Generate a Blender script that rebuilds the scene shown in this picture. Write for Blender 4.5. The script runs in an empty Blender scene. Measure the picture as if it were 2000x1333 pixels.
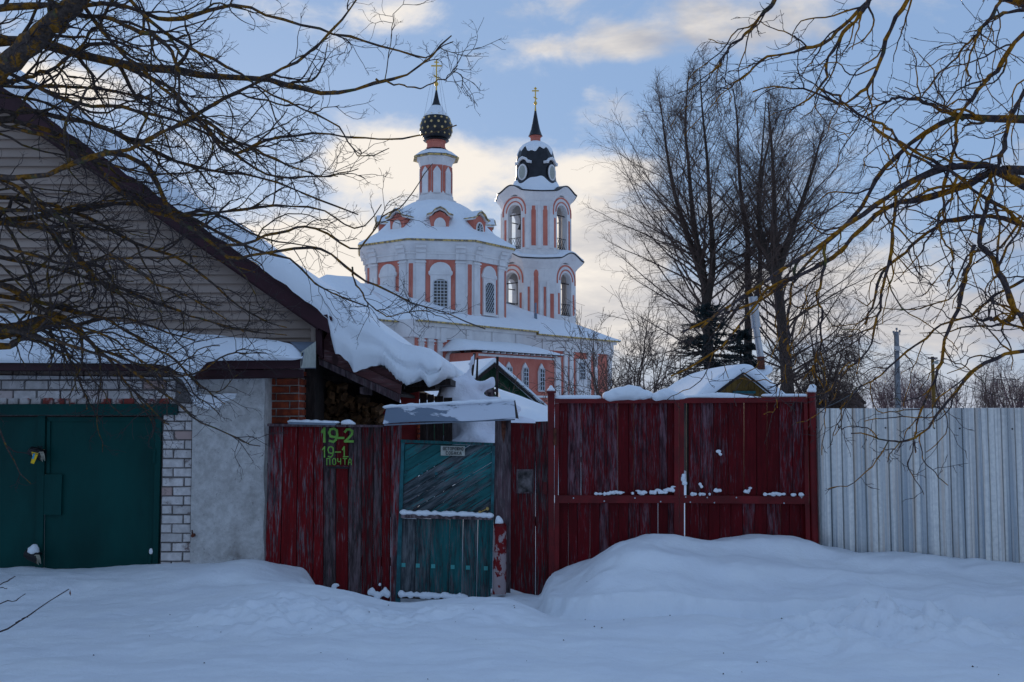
import bpy, bmesh, math, random
import numpy as np
from mathutils import Vector
random.seed(7)
S = bpy.context.scene
COL = S.collection
rad = math.radians
# ---------------------------------------------------------------- camera, world, sun, exposure
EYE = np.array([0.0, 0.0, 1.73])
FPX = 1944.0
PITCH = math.atan((800 - 666.5) / FPX)
cam_d = bpy.data.cameras.new('camera')
cam_d.lens = 35.0; cam_d.sensor_width = 36.0
cam_d.clip_start = 0.05; cam_d.clip_end = 3000
cam = bpy.data.objects.new('camera', cam_d); COL.objects.link(cam)
cam.location = EYE.tolist(); cam.rotation_euler = (rad(90) + PITCH, 0, 0)
S.camera = cam
SUN_EL, SUN_AZ = 11.0, -16.0            # azimuth from +Y, positive to +X
sun_d = bpy.data.lights.new('sun', 'SUN'); sun_d.energy = 1.1; sun_d.angle = rad(10); sun_d.color = (1.0, 0.82, 0.62)
sun = bpy.data.objects.new('sun', sun_d); COL.objects.link(sun)
sv = Vector((math.sin(rad(SUN_AZ)) * math.cos(rad(SUN_EL)), math.cos(rad(SUN_AZ)) * math.cos(rad(SUN_EL)), math.sin(rad(SUN_EL))))
sun.rotation_euler = sv.to_track_quat('Z', 'Y').to_euler()
W = bpy.data.worlds.new('World'); S.world = W; W.use_nodes = True
SKY_STRENGTH = 0.10
CLOUD_GAIN = 0.76
S.view_settings.view_transform = 'Standard'; S.view_settings.look = 'None'
S.view_settings.exposure = 0.54; S.view_settings.gamma = 1.0; S.view_settings.use_curve_mapping = False
S.cycles.max_bounces = 5; S.cycles.diffuse_bounces = 3; S.cycles.glossy_bounces = 2
S.cycles.transparent_max_bounces = 4

def build_world():
    nt = W.node_tree; nt.nodes.clear(); L = nt.links.new
    def nd(t, **k):
        n = nt.nodes.new(t)
        for a, b in k.items(): setattr(n, a, b)
        return n
    def mth(op, a, b=None, c=None, clamp=False):
        n = nd('ShaderNodeMath', operation=op); n.use_clamp = clamp
        for i, v in enumerate((a, b, c)):
            if v is None: continue
            if isinstance(v, (int, float)): n.inputs[i].default_value = v
            else: L(v, n.inputs[i])
        return n.outputs[0]
    out = nd('ShaderNodeOutputWorld')
    sky = nd('ShaderNodeTexSky', sky_type='NISHITA'); sky.sun_disc = False
    sky.sun_elevation = rad(SUN_EL); sky.sun_rotation = rad(SUN_AZ)
    sky.air_density = 1.0; sky.dust_density = 0.25; sky.ozone_density = 2.2
    tc = nd('ShaderNodeTexCoord')
    nrm = nd('ShaderNodeVectorMath', operation='NORMALIZE'); L(tc.outputs['Generated'], nrm.inputs[0])
    D = nrm.outputs[0]
    sep = nd('ShaderNodeSeparateXYZ'); L(D, sep.inputs[0])
    def noise(scale, vec_scale, detail=5, rough=0.55, dist=0.0, off=(0, 0, 0)):
        m = nd('ShaderNodeMapping'); m.inputs['Scale'].default_value = vec_scale; m.inputs['Location'].default_value = off
        L(D, m.inputs['Vector'])
        n = nd('ShaderNodeTexNoise'); n.inputs['Scale'].default_value = scale; n.inputs['Detail'].default_value = detail
        n.inputs['Roughness'].default_value = rough; n.inputs['Distortion'].default_value = dist
        L(m.outputs[0], n.inputs['Vector']); return n.outputs['Fac']
    n1 = noise(4.5, (1, 1, 2.2), 7, 0.6, 0.25, (3.1, .4, 1.7))
    n2 = noise(11.0, (1, 1, 1.8), 6, 0.6, 0.3, (1.1, 4.2, .3))
    # cloud banks: (px, py, rx, ry, weight) as they stood in the sky
    lobes = CLOUDS
    acc = None
    for (px, py, rx, ry, w) in lobes:
        d = ray(px, py); d = d / np.linalg.norm(d)
        sub = nd('ShaderNodeVectorMath', operation='SUBTRACT'); L(D, sub.inputs[0]); sub.inputs[1].default_value = d.tolist()
        mul = nd('ShaderNodeVectorMath', operation='MULTIPLY'); L(sub.outputs[0], mul.inputs[0])
        mul.inputs[1].default_value = (FPX / rx, FPX / rx, FPX / ry)
        ln = nd('ShaderNodeVectorMath', operation='LENGTH'); L(mul.outputs[0], ln.inputs[0])
        mr = nd('ShaderNodeMapRange', interpolation_type='SMOOTHSTEP'); L(ln.outputs['Value'], mr.inputs['Value'])
        mr.inputs['From Min'].default_value = 1.35; mr.inputs['From Max'].default_value = 0.0
        mr.inputs['To Min'].default_value = 0.0; mr.inputs['To Max'].default_value = w
        acc = mr.outputs[0] if acc is None else mth('ADD', acc, mr.outputs[0])
    f = mth('ADD', mth('MULTIPLY', n1, 0.5), mth('MULTIPLY', n2, 0.5))
    f = mth('ADD', f, mth('MULTIPLY', acc, 0.30))
    mask = nd('ShaderNodeMapRange', interpolation_type='SMOOTHSTEP'); L(f, mask.inputs['Value'])
    mask.inputs['From Min'].default_value = 0.51; mask.inputs['From Max'].default_value = 0.74
    # low elevations: thicker cloud veil
    veil = nd('ShaderNodeMapRange'); L(sep.outputs['Z'], veil.inputs['Value'])
    veil.inputs['From Min'].default_value = 0.22; veil.inputs['From Max'].default_value = 0.0
    veil.inputs['To Min'].default_value = 0.0; veil.inputs['To Max'].default_value = 0.45
    m2 = mth('ADD', mask.outputs[0], veil.outputs[0], clamp=True)
    # cloud colour: grey to warm white, brighter toward the sun
    dot = nd('ShaderNodeVectorMath', operation='DOT_PRODUCT'); L(D, dot.inputs[0]); dot.inputs[1].default_value = sv[:]
    glow = nd('ShaderNodeMapRange', interpolation_type='SMOOTHSTEP'); L(dot.outputs['Value'], glow.inputs['Value'])
    glow.inputs['From Min'].default_value = 0.90; glow.inputs['From Max'].default_value = 1.0
    n3 = noise(7.0, (1, 1, 3.0), 5, 0.6, 0.2, (7.7, 2.2, 5.0))
    br = mth('ADD', mth('MULTIPLY', n3, 1.3), mth('MULTIPLY', glow.outputs[0], 0.65))
    cr = nd('ShaderNodeValToRGB'); L(br, cr.inputs['Fac'])
    e = cr.color_ramp.elements
    e[0].position = 0.38; e[0].color = (0.30, 0.335, 0.44, 1)
    e[1].position = 1.0; e[1].color = (0.86, 0.80, 0.73, 1)
    x = e.new(0.62); x.color = (0.50, 0.50, 0.53, 1)
    bgc = nd('ShaderNodeBackground'); L(cr.outputs['Color'], bgc.inputs['Color']); bgc.inputs['Strength'].default_value = CLOUD_GAIN
    # sky: soften the blue with thin high haze
    hs = nd('ShaderNodeHueSaturation'); hs.inputs['Saturation'].default_value = 0.95; hs.inputs['Value'].default_value = 1.0
    L(sky.outputs[0], hs.inputs['Color'])
    bgs = nd('ShaderNodeBackground'); L(hs.outputs[0], bgs.inputs['Color']); bgs.inputs['Strength'].default_value = SKY_STRENGTH
    # thin high veil of cloud over the whole sky evens the blue
    bgh = nd('ShaderNodeBackground'); bgh.inputs['Color'].default_value = (.222, .340, .56, 1); bgh.inputs['Strength'].default_value = .84
    mh = nd('ShaderNodeMixShader'); mh.inputs[0].default_value = .84; L(bgs.outputs[0], mh.inputs[1]); L(bgh.outputs[0], mh.inputs[2])
    mix = nd('ShaderNodeMixShader'); L(m2, mix.inputs[0]); L(mh.outputs[0], mix.inputs[1]); L(bgc.outputs[0], mix.inputs[2])
    L(mix.outputs[0], out.inputs['Surface'])

def ray(px, py):
    dx = (px - 1000.0) / FPX; dz = -(py - 666.5) / FPX
    c, s = math.cos(PITCH), math.sin(PITCH)
    return np.array([dx, c - dz * s, s + dz * c])
def P(px, py, Y):
    d = ray(px, py); return EYE + d * (Y / d[1])
CLOUDS = [(1190, 85, 120, 38, .75), (1440, 60, 170, 70, .6), (1060, 95, 60, 25, .4), (880, 340, 300, 95, .9), (760, 300, 160, 80, .6),
          (1160, 480, 190, 130, 1.0), (1190, 335, 110, 40, .9), (640, 520, 260, 130, 1.2), (1850, 620, 420, 80, .8),
          (120, 170, 130, 50, .8), (1560, 540, 200, 90, .7), (760, 15, 110, 40, .5), (1300, 640, 300, 80, .9), (1200, 230, 110, 50, .5),
          (1950, 480, 200, 60, .5)]
build_world()
# ---------------------------------------------------------------- materials
def srgb(r, g, b):
    def f(c):
        c /= 255.0
        return c / 12.92 if c <= 0.04045 else ((c + 0.055) / 1.055) ** 2.4
    return (f(r), f(g), f(b), 1)
class M:
    """small node-graph helper; texture space is world position (+ a per-object shift)"""
    def __init__(s, name, rough=0.8, metal=0.0, spec=0.3):
        s.m = bpy.data.materials.new(name); s.m.use_nodes = True
        s.nt = s.m.node_tree; s.b = s.nt.nodes['Principled BSDF']
        s.b.inputs['Roughness'].default_value = rough; s.b.inputs['Metallic'].default_value = metal
        s.b.inputs['Specular IOR Level'].default_value = spec
        g = s.nd('ShaderNodeNewGeometry'); oi = s.nd('ShaderNodeObjectInfo')
        s.rnd = oi.outputs['Random']; s.geo = g
        c = s.nd('ShaderNodeCombineXYZ'); k = s.mth('MULTIPLY', s.rnd, 37.0)
        s.L(k, c.inputs[0]); s.L(k, c.inputs[1]); s.L(k, c.inputs[2])
        a = s.nd('ShaderNodeVectorMath', operation='ADD'); s.L(g.outputs['Position'], a.inputs[0]); s.L(c.outputs[0], a.inputs[1])
        s.posr = a.outputs[0]; s.pos = g.outputs['Position']
    def nd(s, t, **k):
        n = s.nt.nodes.new(t)
        for a, b in k.items(): setattr(n, a, b)
        return n
    def L(s, a, b): s.nt.links.new(a, b)
    def mth(s, op, a, b=None, clamp=False):
        n = s.nd('ShaderNodeMath', operation=op); n.use_clamp = clamp
        for i, v in enumerate((a, b)):
            if v is None: continue
            if isinstance(v, (int, float)): n.inputs[i].default_value = v
            else: s.L(v, n.inputs[i])
        return n.outputs[0]
    def noise(s, scale, vs=(1, 1, 1), detail=4, rough=0.55, dist=0, own=True):
        mp = s.nd('ShaderNodeMapping'); mp.inputs['Scale'].default_value = vs
        s.L(s.posr if own else s.pos, mp.inputs['Vector'])
        n = s.nd('ShaderNodeTexNoise'); n.inputs['Scale'].default_value = scale; n.inputs['Detail'].default_value = detail
        n.inputs['Roughness'].default_value = rough; n.inputs['Distortion'].default_value = dist
        s.L(mp.outputs[0], n.inputs['Vector']); return n.outputs['Fac']
    def ramp(s, f, stops):
        r = s.nd('ShaderNodeValToRGB'); s.L(f, r.inputs['Fac']); e = r.color_ramp.elements
        e[0].position = stops[0][0]; e[0].color = stops[0][1]; e[1].position = stops[-1][0]; e[1].color = stops[-1][1]
        for p, c in stops[1:-1]:
            x = e.new(p); x.color = c
        return r.outputs['Color']
    def step(s, f, a, b, lo=0.0, hi=1.0):
        r = s.nd('ShaderNodeMapRange', interpolation_type='SMOOTHSTEP'); s.L(f, r.inputs['Value'])
        r.inputs['From Min'].default_value = a; r.inputs['From Max'].default_value = b
        r.inputs['To Min'].default_value = lo; r.inputs['To Max'].default_value = hi
        return r.outputs[0]
    def mix(s, f, a, b, mode='MIX'):
        n = s.nd('ShaderNodeMix', data_type='RGBA', blend_type=mode)
        for i, v in ((0, f), (6, a), (7, b)):
            if isinstance(v, (int, float)): n.inputs[i].default_value = v
            elif isinstance(v, tuple): n.inputs[i].default_value = v if len(v) == 4 else v + (1,)
            else: s.L(v, n.inputs[i])
        return n.outputs[2]
    def color(s, c):
        if isinstance(c, tuple): s.b.inputs['Base Color'].default_value = c if len(c) == 4 else c + (1,)
        else: s.L(c, s.b.inputs['Base Color'])
    def vary(s, c, amt=0.25):          # per-object brightness
        hs = s.nd('ShaderNodeHueSaturation'); s.L(s.mth('ADD', s.mth('MULTIPLY', s.rnd, 2 * amt), 1 - amt), hs.inputs['Value'])
        if isinstance(c, tuple): hs.inputs['Color'].default_value = c if len(c) == 4 else c + (1,)
        else: s.L(c, hs.inputs['Color'])
        return hs.outputs[0]
    def rough(s, f): s.L(f, s.b.inputs['Roughness'])
    def bump(s, f, dist=0.01, st=1.0):
        bn = s.nd('ShaderNodeBump'); bn.inputs['Distance'].default_value = dist; bn.inputs['Strength'].default_value = st
        s.L(f, bn.inputs['Height']); s.L(bn.outputs[0], s.b.inputs['Normal'])

def m_snow(name, col=(0.87, 0.895, 0.92), dirty=0.0, lump=0.012):
    m = M(name, 0.65, 0, 0.25)
    n = m.noise(2.2, detail=4, own=False); fine = m.noise(60, detail=3, own=False)
    c = m.mix(m.step(n, .35, .7), (col[0] * .96, col[1] * .965, col[2] * .985), col)
    if dirty: c = m.mix(m.step(m.noise(7, detail=5, own=False), .55, .8, 0, dirty), c, (0.5, 0.42, 0.42))
    m.color(c)
    h = m.mth('ADD', m.mth('MULTIPLY', m.noise(5, detail=3, own=False), 1.0), m.mth('MULTIPLY', fine, 0.16))
    m.bump(m.mth('ADD', h, m.mth('MULTIPLY', m.noise(22, detail=3, own=False), .18)), lump, 1.0)
    return m.m
def m_boards(name, paint, wood, dark, amount=0.5, axis=(14, 14, .9), gloss=.55, tilt=0, zfade=None):
    """old paint over bare grey wood: paint flaked off in long streaks along the grain"""
    m = M(name, gloss, 0, 0.12)
    if tilt:
        vr = m.nd('ShaderNodeVectorRotate', rotation_type='Y_AXIS'); m.L(m.posr, vr.inputs['Vector']); vr.inputs['Angle'].default_value = rad(tilt); m.posr = vr.outputs[0]
    grain = m.noise(6.0, axis, 6, 0.65, 0.4)
    big = m.noise(1.6, (1, 1, .45), 3, .5)
    fine = m.noise(30, (1.0, 1.0, .12) if axis[2] < 2 else (.12, 1, 1), 4, .7)
    sel = m.mth('ADD', m.mth('MULTIPLY', grain, .62), m.mth('MULTIPLY', big, .38))
    sel = m.mth('ADD', sel, m.mth('MULTIPLY', m.mth('SUBTRACT', m.rnd, .5), .16))
    fl = m.noise(24, (axis[0] / 7, axis[1] / 7, axis[2] / 5) if axis[2] < 2 else (.25, 1.2, 1.2), 5, .7, .3)
    sel = m.mth('ADD', sel, m.mth('MULTIPLY', m.mth('SUBTRACT', fl, .5), .45))
    if zfade:
        sz = m.nd('ShaderNodeSeparateXYZ'); m.L(m.pos, sz.inputs[0])
        sel = m.mth('ADD', sel, m.step(sz.outputs[2], zfade[0], zfade[1], zfade[2], 0.0))
    k = m.step(sel, amount - .03, amount + .05)
    w = m.mix(m.step(fine, .35, .7), dark, wood)
    p = m.mix(m.step(fine, .3, .75), tuple(c * .55 for c in paint[:3]), paint)
    p = m.mix(m.step(m.noise(3.1, detail=4), .4, .8), p, tuple(c * .6 for c in paint[:3]))
    c = m.mix(k, p, w)
    kn = m.step(m.noise(5, (1, 1, .55), 1), .72, .78)          # knots
    c = m.mix(kn, c, dark)
    m.color(m.vary(c, .22))
    m.bump(m.mth('ADD', m.mth('MULTIPLY', fine, .5), m.mth('MULTIPLY', grain, .5)), .006, .8)
    m.rough(m.step(k, 0, 1, gloss, .9))
    return m.m
def m_plain(name, col, rough=.7, metal=0, var=.15, nscale=6, spec=.3, bump=.002, own=True, vs=(1, 1, 1), objvar=0):
    m = M(name, rough, metal, spec)
    n = m.noise(nscale, vs, 5, .6, own=own)
    c = m.mix(m.step(n, .3, .75), tuple(x * (1 - var) for x in col[:3]), tuple(min(1, x * (1 + var)) for x in col[:3]))
    if objvar: c = m.vary(c, objvar)
    m.color(c)
    if bump: m.bump(n, bump, .7)
    return m.m
def m_brick(name, white=True, red=0):
    m = M(name, .9, 0, .15)
    n = m.noise(14, detail=5, rough=.65); n2 = m.noise(40, detail=3)
    if white:
        a = m.mix(m.step(n, .35, .7), (.56, .52, .50), (.74, .69, .67))
        a = m.mix(m.step(m.rnd, .80, .97), a, (.42, .30, .27))
        a = m.mix(m.step(m.noise(9, detail=6, rough=.7), .56, .70), a, (.20, .15, .14))
        if red: a = m.mix(m.step(m.mth('ADD', m.mth('MULTIPLY', m.noise(11, detail=5), .6), m.mth('MULTIPLY', m.rnd, .4)), .42, .55), a, (.26, .06, .05))
    else:
        a = m.mix(m.step(n, .35, .7), (.22, .045, .025), (.42, .085, .035))
        a = m.mix(m.step(m.noise(5, detail=4), .45, .75), a, (.10, .03, .025))
    m.color(m.vary(a, .16)); m.bump(m.mth('ADD', n, m.mth('MULTIPLY', n2, .5)), .004, 1)
    return m.m
def m_bark(name, base=(.035, .028, .026), lich=(.30, .12, .018), thr=.55, sc=9):
    m = M(name, .9, 0, .15)
    n = m.noise(sc, detail=5, rough=.6, own=False); f = m.noise(45, detail=4, rough=.65, own=False)
    c = m.mix(m.step(f, .3, .7), tuple(x * .55 for x in base), tuple(x * 1.5 for x in base))
    if lich:
        l = m.mix(m.step(f, .35, .65), tuple(x * .4 for x in lich), lich)
        c = m.mix(m.step(n, thr, thr + .09), c, l)
        gr = m.noise(sc * .8, detail=4, own=True)
        c = m.mix(m.step(gr, .60, .72, 0, .6), c, (.10, .12, .035))
    m.color(c); m.bump(f, .006, 1)
    return m.m
MT = {}
MT['snow'] = m_snow('snow')
MT['snow_ground'] = m_snow('ground_snow', lump=.02)
MT['snow_old'] = m_snow('old_snow', (0.78, 0.78, 0.83), dirty=.45, lump=.03)
RED = (.195, .006, .009); WOOD = (.20, .14, .15); DK = (.035, .024, .028)
MT['red'] = m_boards('flaking_red_boards', RED, WOOD, DK, .55)
MT['red_worn'] = m_boards('worn_red_boards', (.155, .006, .010), (.135, .095, .10), (.03, .022, .022), .46)
MT['red_gate'] = m_boards('gate_red_boards', (.145, .004, .008), (.17, .09, .105), (.028, .010, .013), .53, (18, 18, 1.3))
MT['red_frame'] = m_plain('red_enamel', (.135, .003, .005), .5, var=.35, nscale=5, bump=.002)
MT['teal'] = m_boards('teal_boards', (.025, .175, .185), (.10, .12, .13), (.02, .03, .035), .56, (1.6, 10, 10))
MT['teal_worn'] = m_boards('bare_teal_boards', (.02, .15, .155), (.13, .14, .145), (.03, .035, .04), .46)
MT['teal_diag'] = m_boards('teal_diagonal_boards', (.028, .19, .195), (.12, .135, .145), (.02, .03, .035), .57, (1.0, 12, 12), tilt=31, zfade=(.75, 1.3, .13))
MT['teal_frame'] = m_plain('teal_paint', (.012, .10, .115), .5, var=.5, nscale=7)
MT['greywood'] = m_boards('weathered_wood', (.13, .075, .085), (.19, .145, .15), (.035, .025, .028), .45)
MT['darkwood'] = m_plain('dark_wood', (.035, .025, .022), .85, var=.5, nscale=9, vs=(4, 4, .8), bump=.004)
MT['brownwood'] = m_boards('brown_stained_boards', (.17, .07, .07), (.24, .16, .16), (.06, .03, .03), .58, (1.2, 12, 12))
MT['brick_white'] = m_brick('whitewashed_brick'); MT['brick_red'] = m_brick('red_brick', False); MT['brick_patchy'] = m_brick('patchy_whitewashed_brick', True, 1)
MT['mortar'] = m_plain('mortar', (.16, .145, .14), .95, var=.35, nscale=30, bump=.006)
MT['mortar_light'] = m_plain('pale_mortar', (.36, .33, .31), .95, var=.3, nscale=30, bump=.006)
MT['maroon'] = m_plain('maroon_sheet', (.038, .009, .014), .5, var=.25, nscale=4)
MT['green_door'] = m_plain('dark_green_enamel', (.001, .050, .045), .55, spec=.15, var=.25, nscale=1.6, own=False, bump=.03, vs=(1, 1, .4))
MT['siding'] = m_plain('beige_siding', (.33, .255, .21), .6, var=.08, nscale=3, bump=.001, objvar=.05)
MT['sheet'] = m_plain('grey_blue_sheet', (.19, .23, .29), .45, .2, var=.15, nscale=5)
MT['black'] = m_plain('black_rubber', (.012, .012, .014), .5, var=.3)
MT['rust'] = m_plain('rusty_iron', (.11, .035, .02), .85, var=.6, nscale=20)
MT['bolt_teal'] = m_plain('turquoise_bolt_paint', (.07, .33, .32), .6)
MT['green_paint'] = m_plain('lime_green_paint', (.17, .38, .06), .6, var=.18, nscale=20)
MT['text'] = m_plain('black_paint', (.03, .03, .03), .7)
MT['plate'] = m_plain('faded_sign_plate', (.40, .41, .36), .6, var=.15, nscale=14)
MT['yellow'] = m_plain('yellow_label', (.75, .48, .01), .5); MT['cyan'] = m_plain('blue_print', (.03, .35, .6), .5)
MT['cord'] = m_plain('pale_cord', (.45, .42, .33), .8)
MT['bark'] = m_bark('lichen_bark', (.065, .048, .04), (.27, .125, .02), .48, 13); MT['twig'] = m_bark('lichen_twig', (.07, .05, .042), (.19, .115, .022), .52, 16)
MT['bark_right'] = m_bark('orange_lichen_bark', (.06, .045, .045), (.40, .17, .015), .47, 8)
MT['twig_fine'] = m_plain('dark_twigs', (.05, .036, .036), .9, bump=0)
MT['bark_lime'] = m_bark('lime_bark', (.065, .050, .042), None)
MT['twig_lime'] = m_plain('lime_twigs', (.11, .07, .055), .9, bump=0)
MT['twig_far'] = m_plain('birch_twigs', (.16, .10, .10), .9, bump=0); MT['bark_far'] = m_plain('birch_bark', (.35, .31, .30), .9, var=.4, bump=0)
MT['needles'] = m_plain('spruce_needles', (.012, .032, .035), .8, var=.5, nscale=1.2, bump=0)
MT['gold'] = m_plain('gold_leaf', (.75, .46, .10), .28, 1.0, var=.1, bump=0); MT['gold_paint'] = m_plain('gilded_stars', (.80, .58, .25), .4, .55, var=.1, bump=0)
MT['dome'] = m_plain('black_dome_sheet', (.016, .016, .02), .35, .3, var=.35, nscale=2, spec=.5, bump=.004)
MT['ochre'] = m_plain('brass', (.5, .32, .10), .5, .3, var=.35, nscale=4)
MT['concrete'] = m_plain('pole_concrete', (.22, .22, .23), .9, var=.25, nscale=8)
MT['steel'] = m_plain('stainless_pipe', (.38, .39, .42), .25, 1.0, var=.12, nscale=3)
MT['yellowwood'] = m_boards('yellow_boards', (.24, .14, .035), (.20, .13, .06), (.05, .03, .015), .55)
MT['greenboards'] = m_plain('green_boards', (.012, .05, .022), .7, var=.5, nscale=5)
MT['log'] = m_plain('split_firewood', (.15, .078, .036), .9, var=.55, nscale=12, objvar=.6)
MT['far_house'] = m_plain('far_house_boards', (.12, .09, .085), .9)
MT['darkglass'] = m_plain('dark_glass', (.02, .025, .032), .12, 0, spec=.6, bump=0)
MT['iron'] = m_plain('dark_iron', (.02, .02, .022), .6, .3)
MT['white_iron'] = m_plain('white_painted_grille', (.55, .57, .60), .6)
def mk():
    m = M('church_pink_plaster', .9, 0, .15)
    n = m.noise(.7, detail=6, rough=.62, own=False); d = m.noise(3.5, (1, 1, .25), 4, own=False)
    c = m.mix(m.step(n, .3, .7), (.52, .15, .11), (.64, .215, .155))
    m.color(m.mix(m.step(d, .55, .8, 0, .45), c, (.66, .40, .36))); m.bump(n, .02, .4); MT['pink'] = m.m
    m = M('church_white_lime', .9, 0, .15)
    n = m.noise(.9, detail=6, rough=.65, own=False); d = m.noise(2.5, (1, 1, .22), 5, own=False)
    c = m.mix(m.step(n, .3, .75), (.70, .67, .66), (.84, .81, .79))
    c = m.mix(m.step(d, .56, .78, 0, .5), c, (.46, .43, .44)); m.color(c); m.bump(n, .02, .5); MT['white'] = m.m
    m = M('rough_plaster', .95, 0, .1)  # noqa
    n = m.noise(9, detail=9, rough=.78, own=False); f = m.noise(45, detail=4, rough=.6, own=False); b = m.noise(1.7, detail=5, rough=.6, own=False)
    c = m.mix(m.step(n, .34, .66), (.45, .43, .41), (.66, .64, .62))
    sz = m.nd('ShaderNodeSeparateXYZ'); m.L(m.pos, sz.inputs[0])
    low = m.step(sz.outputs[2], 1.1, .1)           # splash dirt near the ground
    c = m.mix(m.mth('MULTIPLY', m.step(b, .50, .68), m.mth('ADD', m.mth('MULTIPLY', low, .7), .10)), c, (.13, .10, .085))
    c = m.mix(m.step(m.noise(26, detail=6, rough=.75, own=False), .60, .68, 0, .7), c, (.19, .175, .17))
    m.color(c); m.bump(m.mth('ADD', n, m.mth('MULTIPLY', f, .5)), .012, 1); MT['plaster'] = m.m
    m = M('galvanised_sheet', .30, 1.0, .5)
    n = m.noise(1.6, (9, 9, .10), 4, .6, own=False); sp = m.noise(26, detail=2, own=False); b = m.noise(3.1, (6, 6, .12), 2, own=False)
    c = m.mix(m.step(n, .35, .65), (.34, .38, .41), (.80, .79, .75)); c = m.mix(m.step(sp, .35, .7, 0, .25), c, (.30, .33, .36)); c = m.mix(m.step(b, .55, .68, 0, .55), c, (.56, .47, .39)); m.color(c)  # warm and cool rib streaks painted into the colour, standing in for varied reflections
    m.rough(m.step(n, .3, .7, .22, .42)); MT['galv'] = m.m
    m = M('sheet_with_frozen_snow', .5, .0, .3)
    n = m.noise(3.3, (.55, 1, 1.3), 6, .6, .5, own=False)
    k = m.step(n, .45, .49)
    m.color(m.mix(k, (.15, .19, .25), (.62, .65, .72))); m.rough(m.step(k, 0, 1, .4, .7)); m.bump(k, .008, 1); MT['canopy'] = m.m
    m = M('pipe_flaking_red', .7, 0, .2)
    n = m.noise(9, (1, 1, .7), 5, .6, own=False)
    m.color(m.mix(m.step(n, .46, .5), (.17, .008, .01), (.34, .26, .26))); m.bump(n, .004, .6); MT['pipe_red'] = m.m
    m = M('scalloped_eave_trim', .6, .1, .3)
    n = m.noise(4.5, (1, 1, .6), 3, .6, own=False)
    m.color(m.mix(m.step(n, .46, .54), (.22, .17, .11), (.66, .46, .16))); MT['trim'] = m.m
mk()
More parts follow.
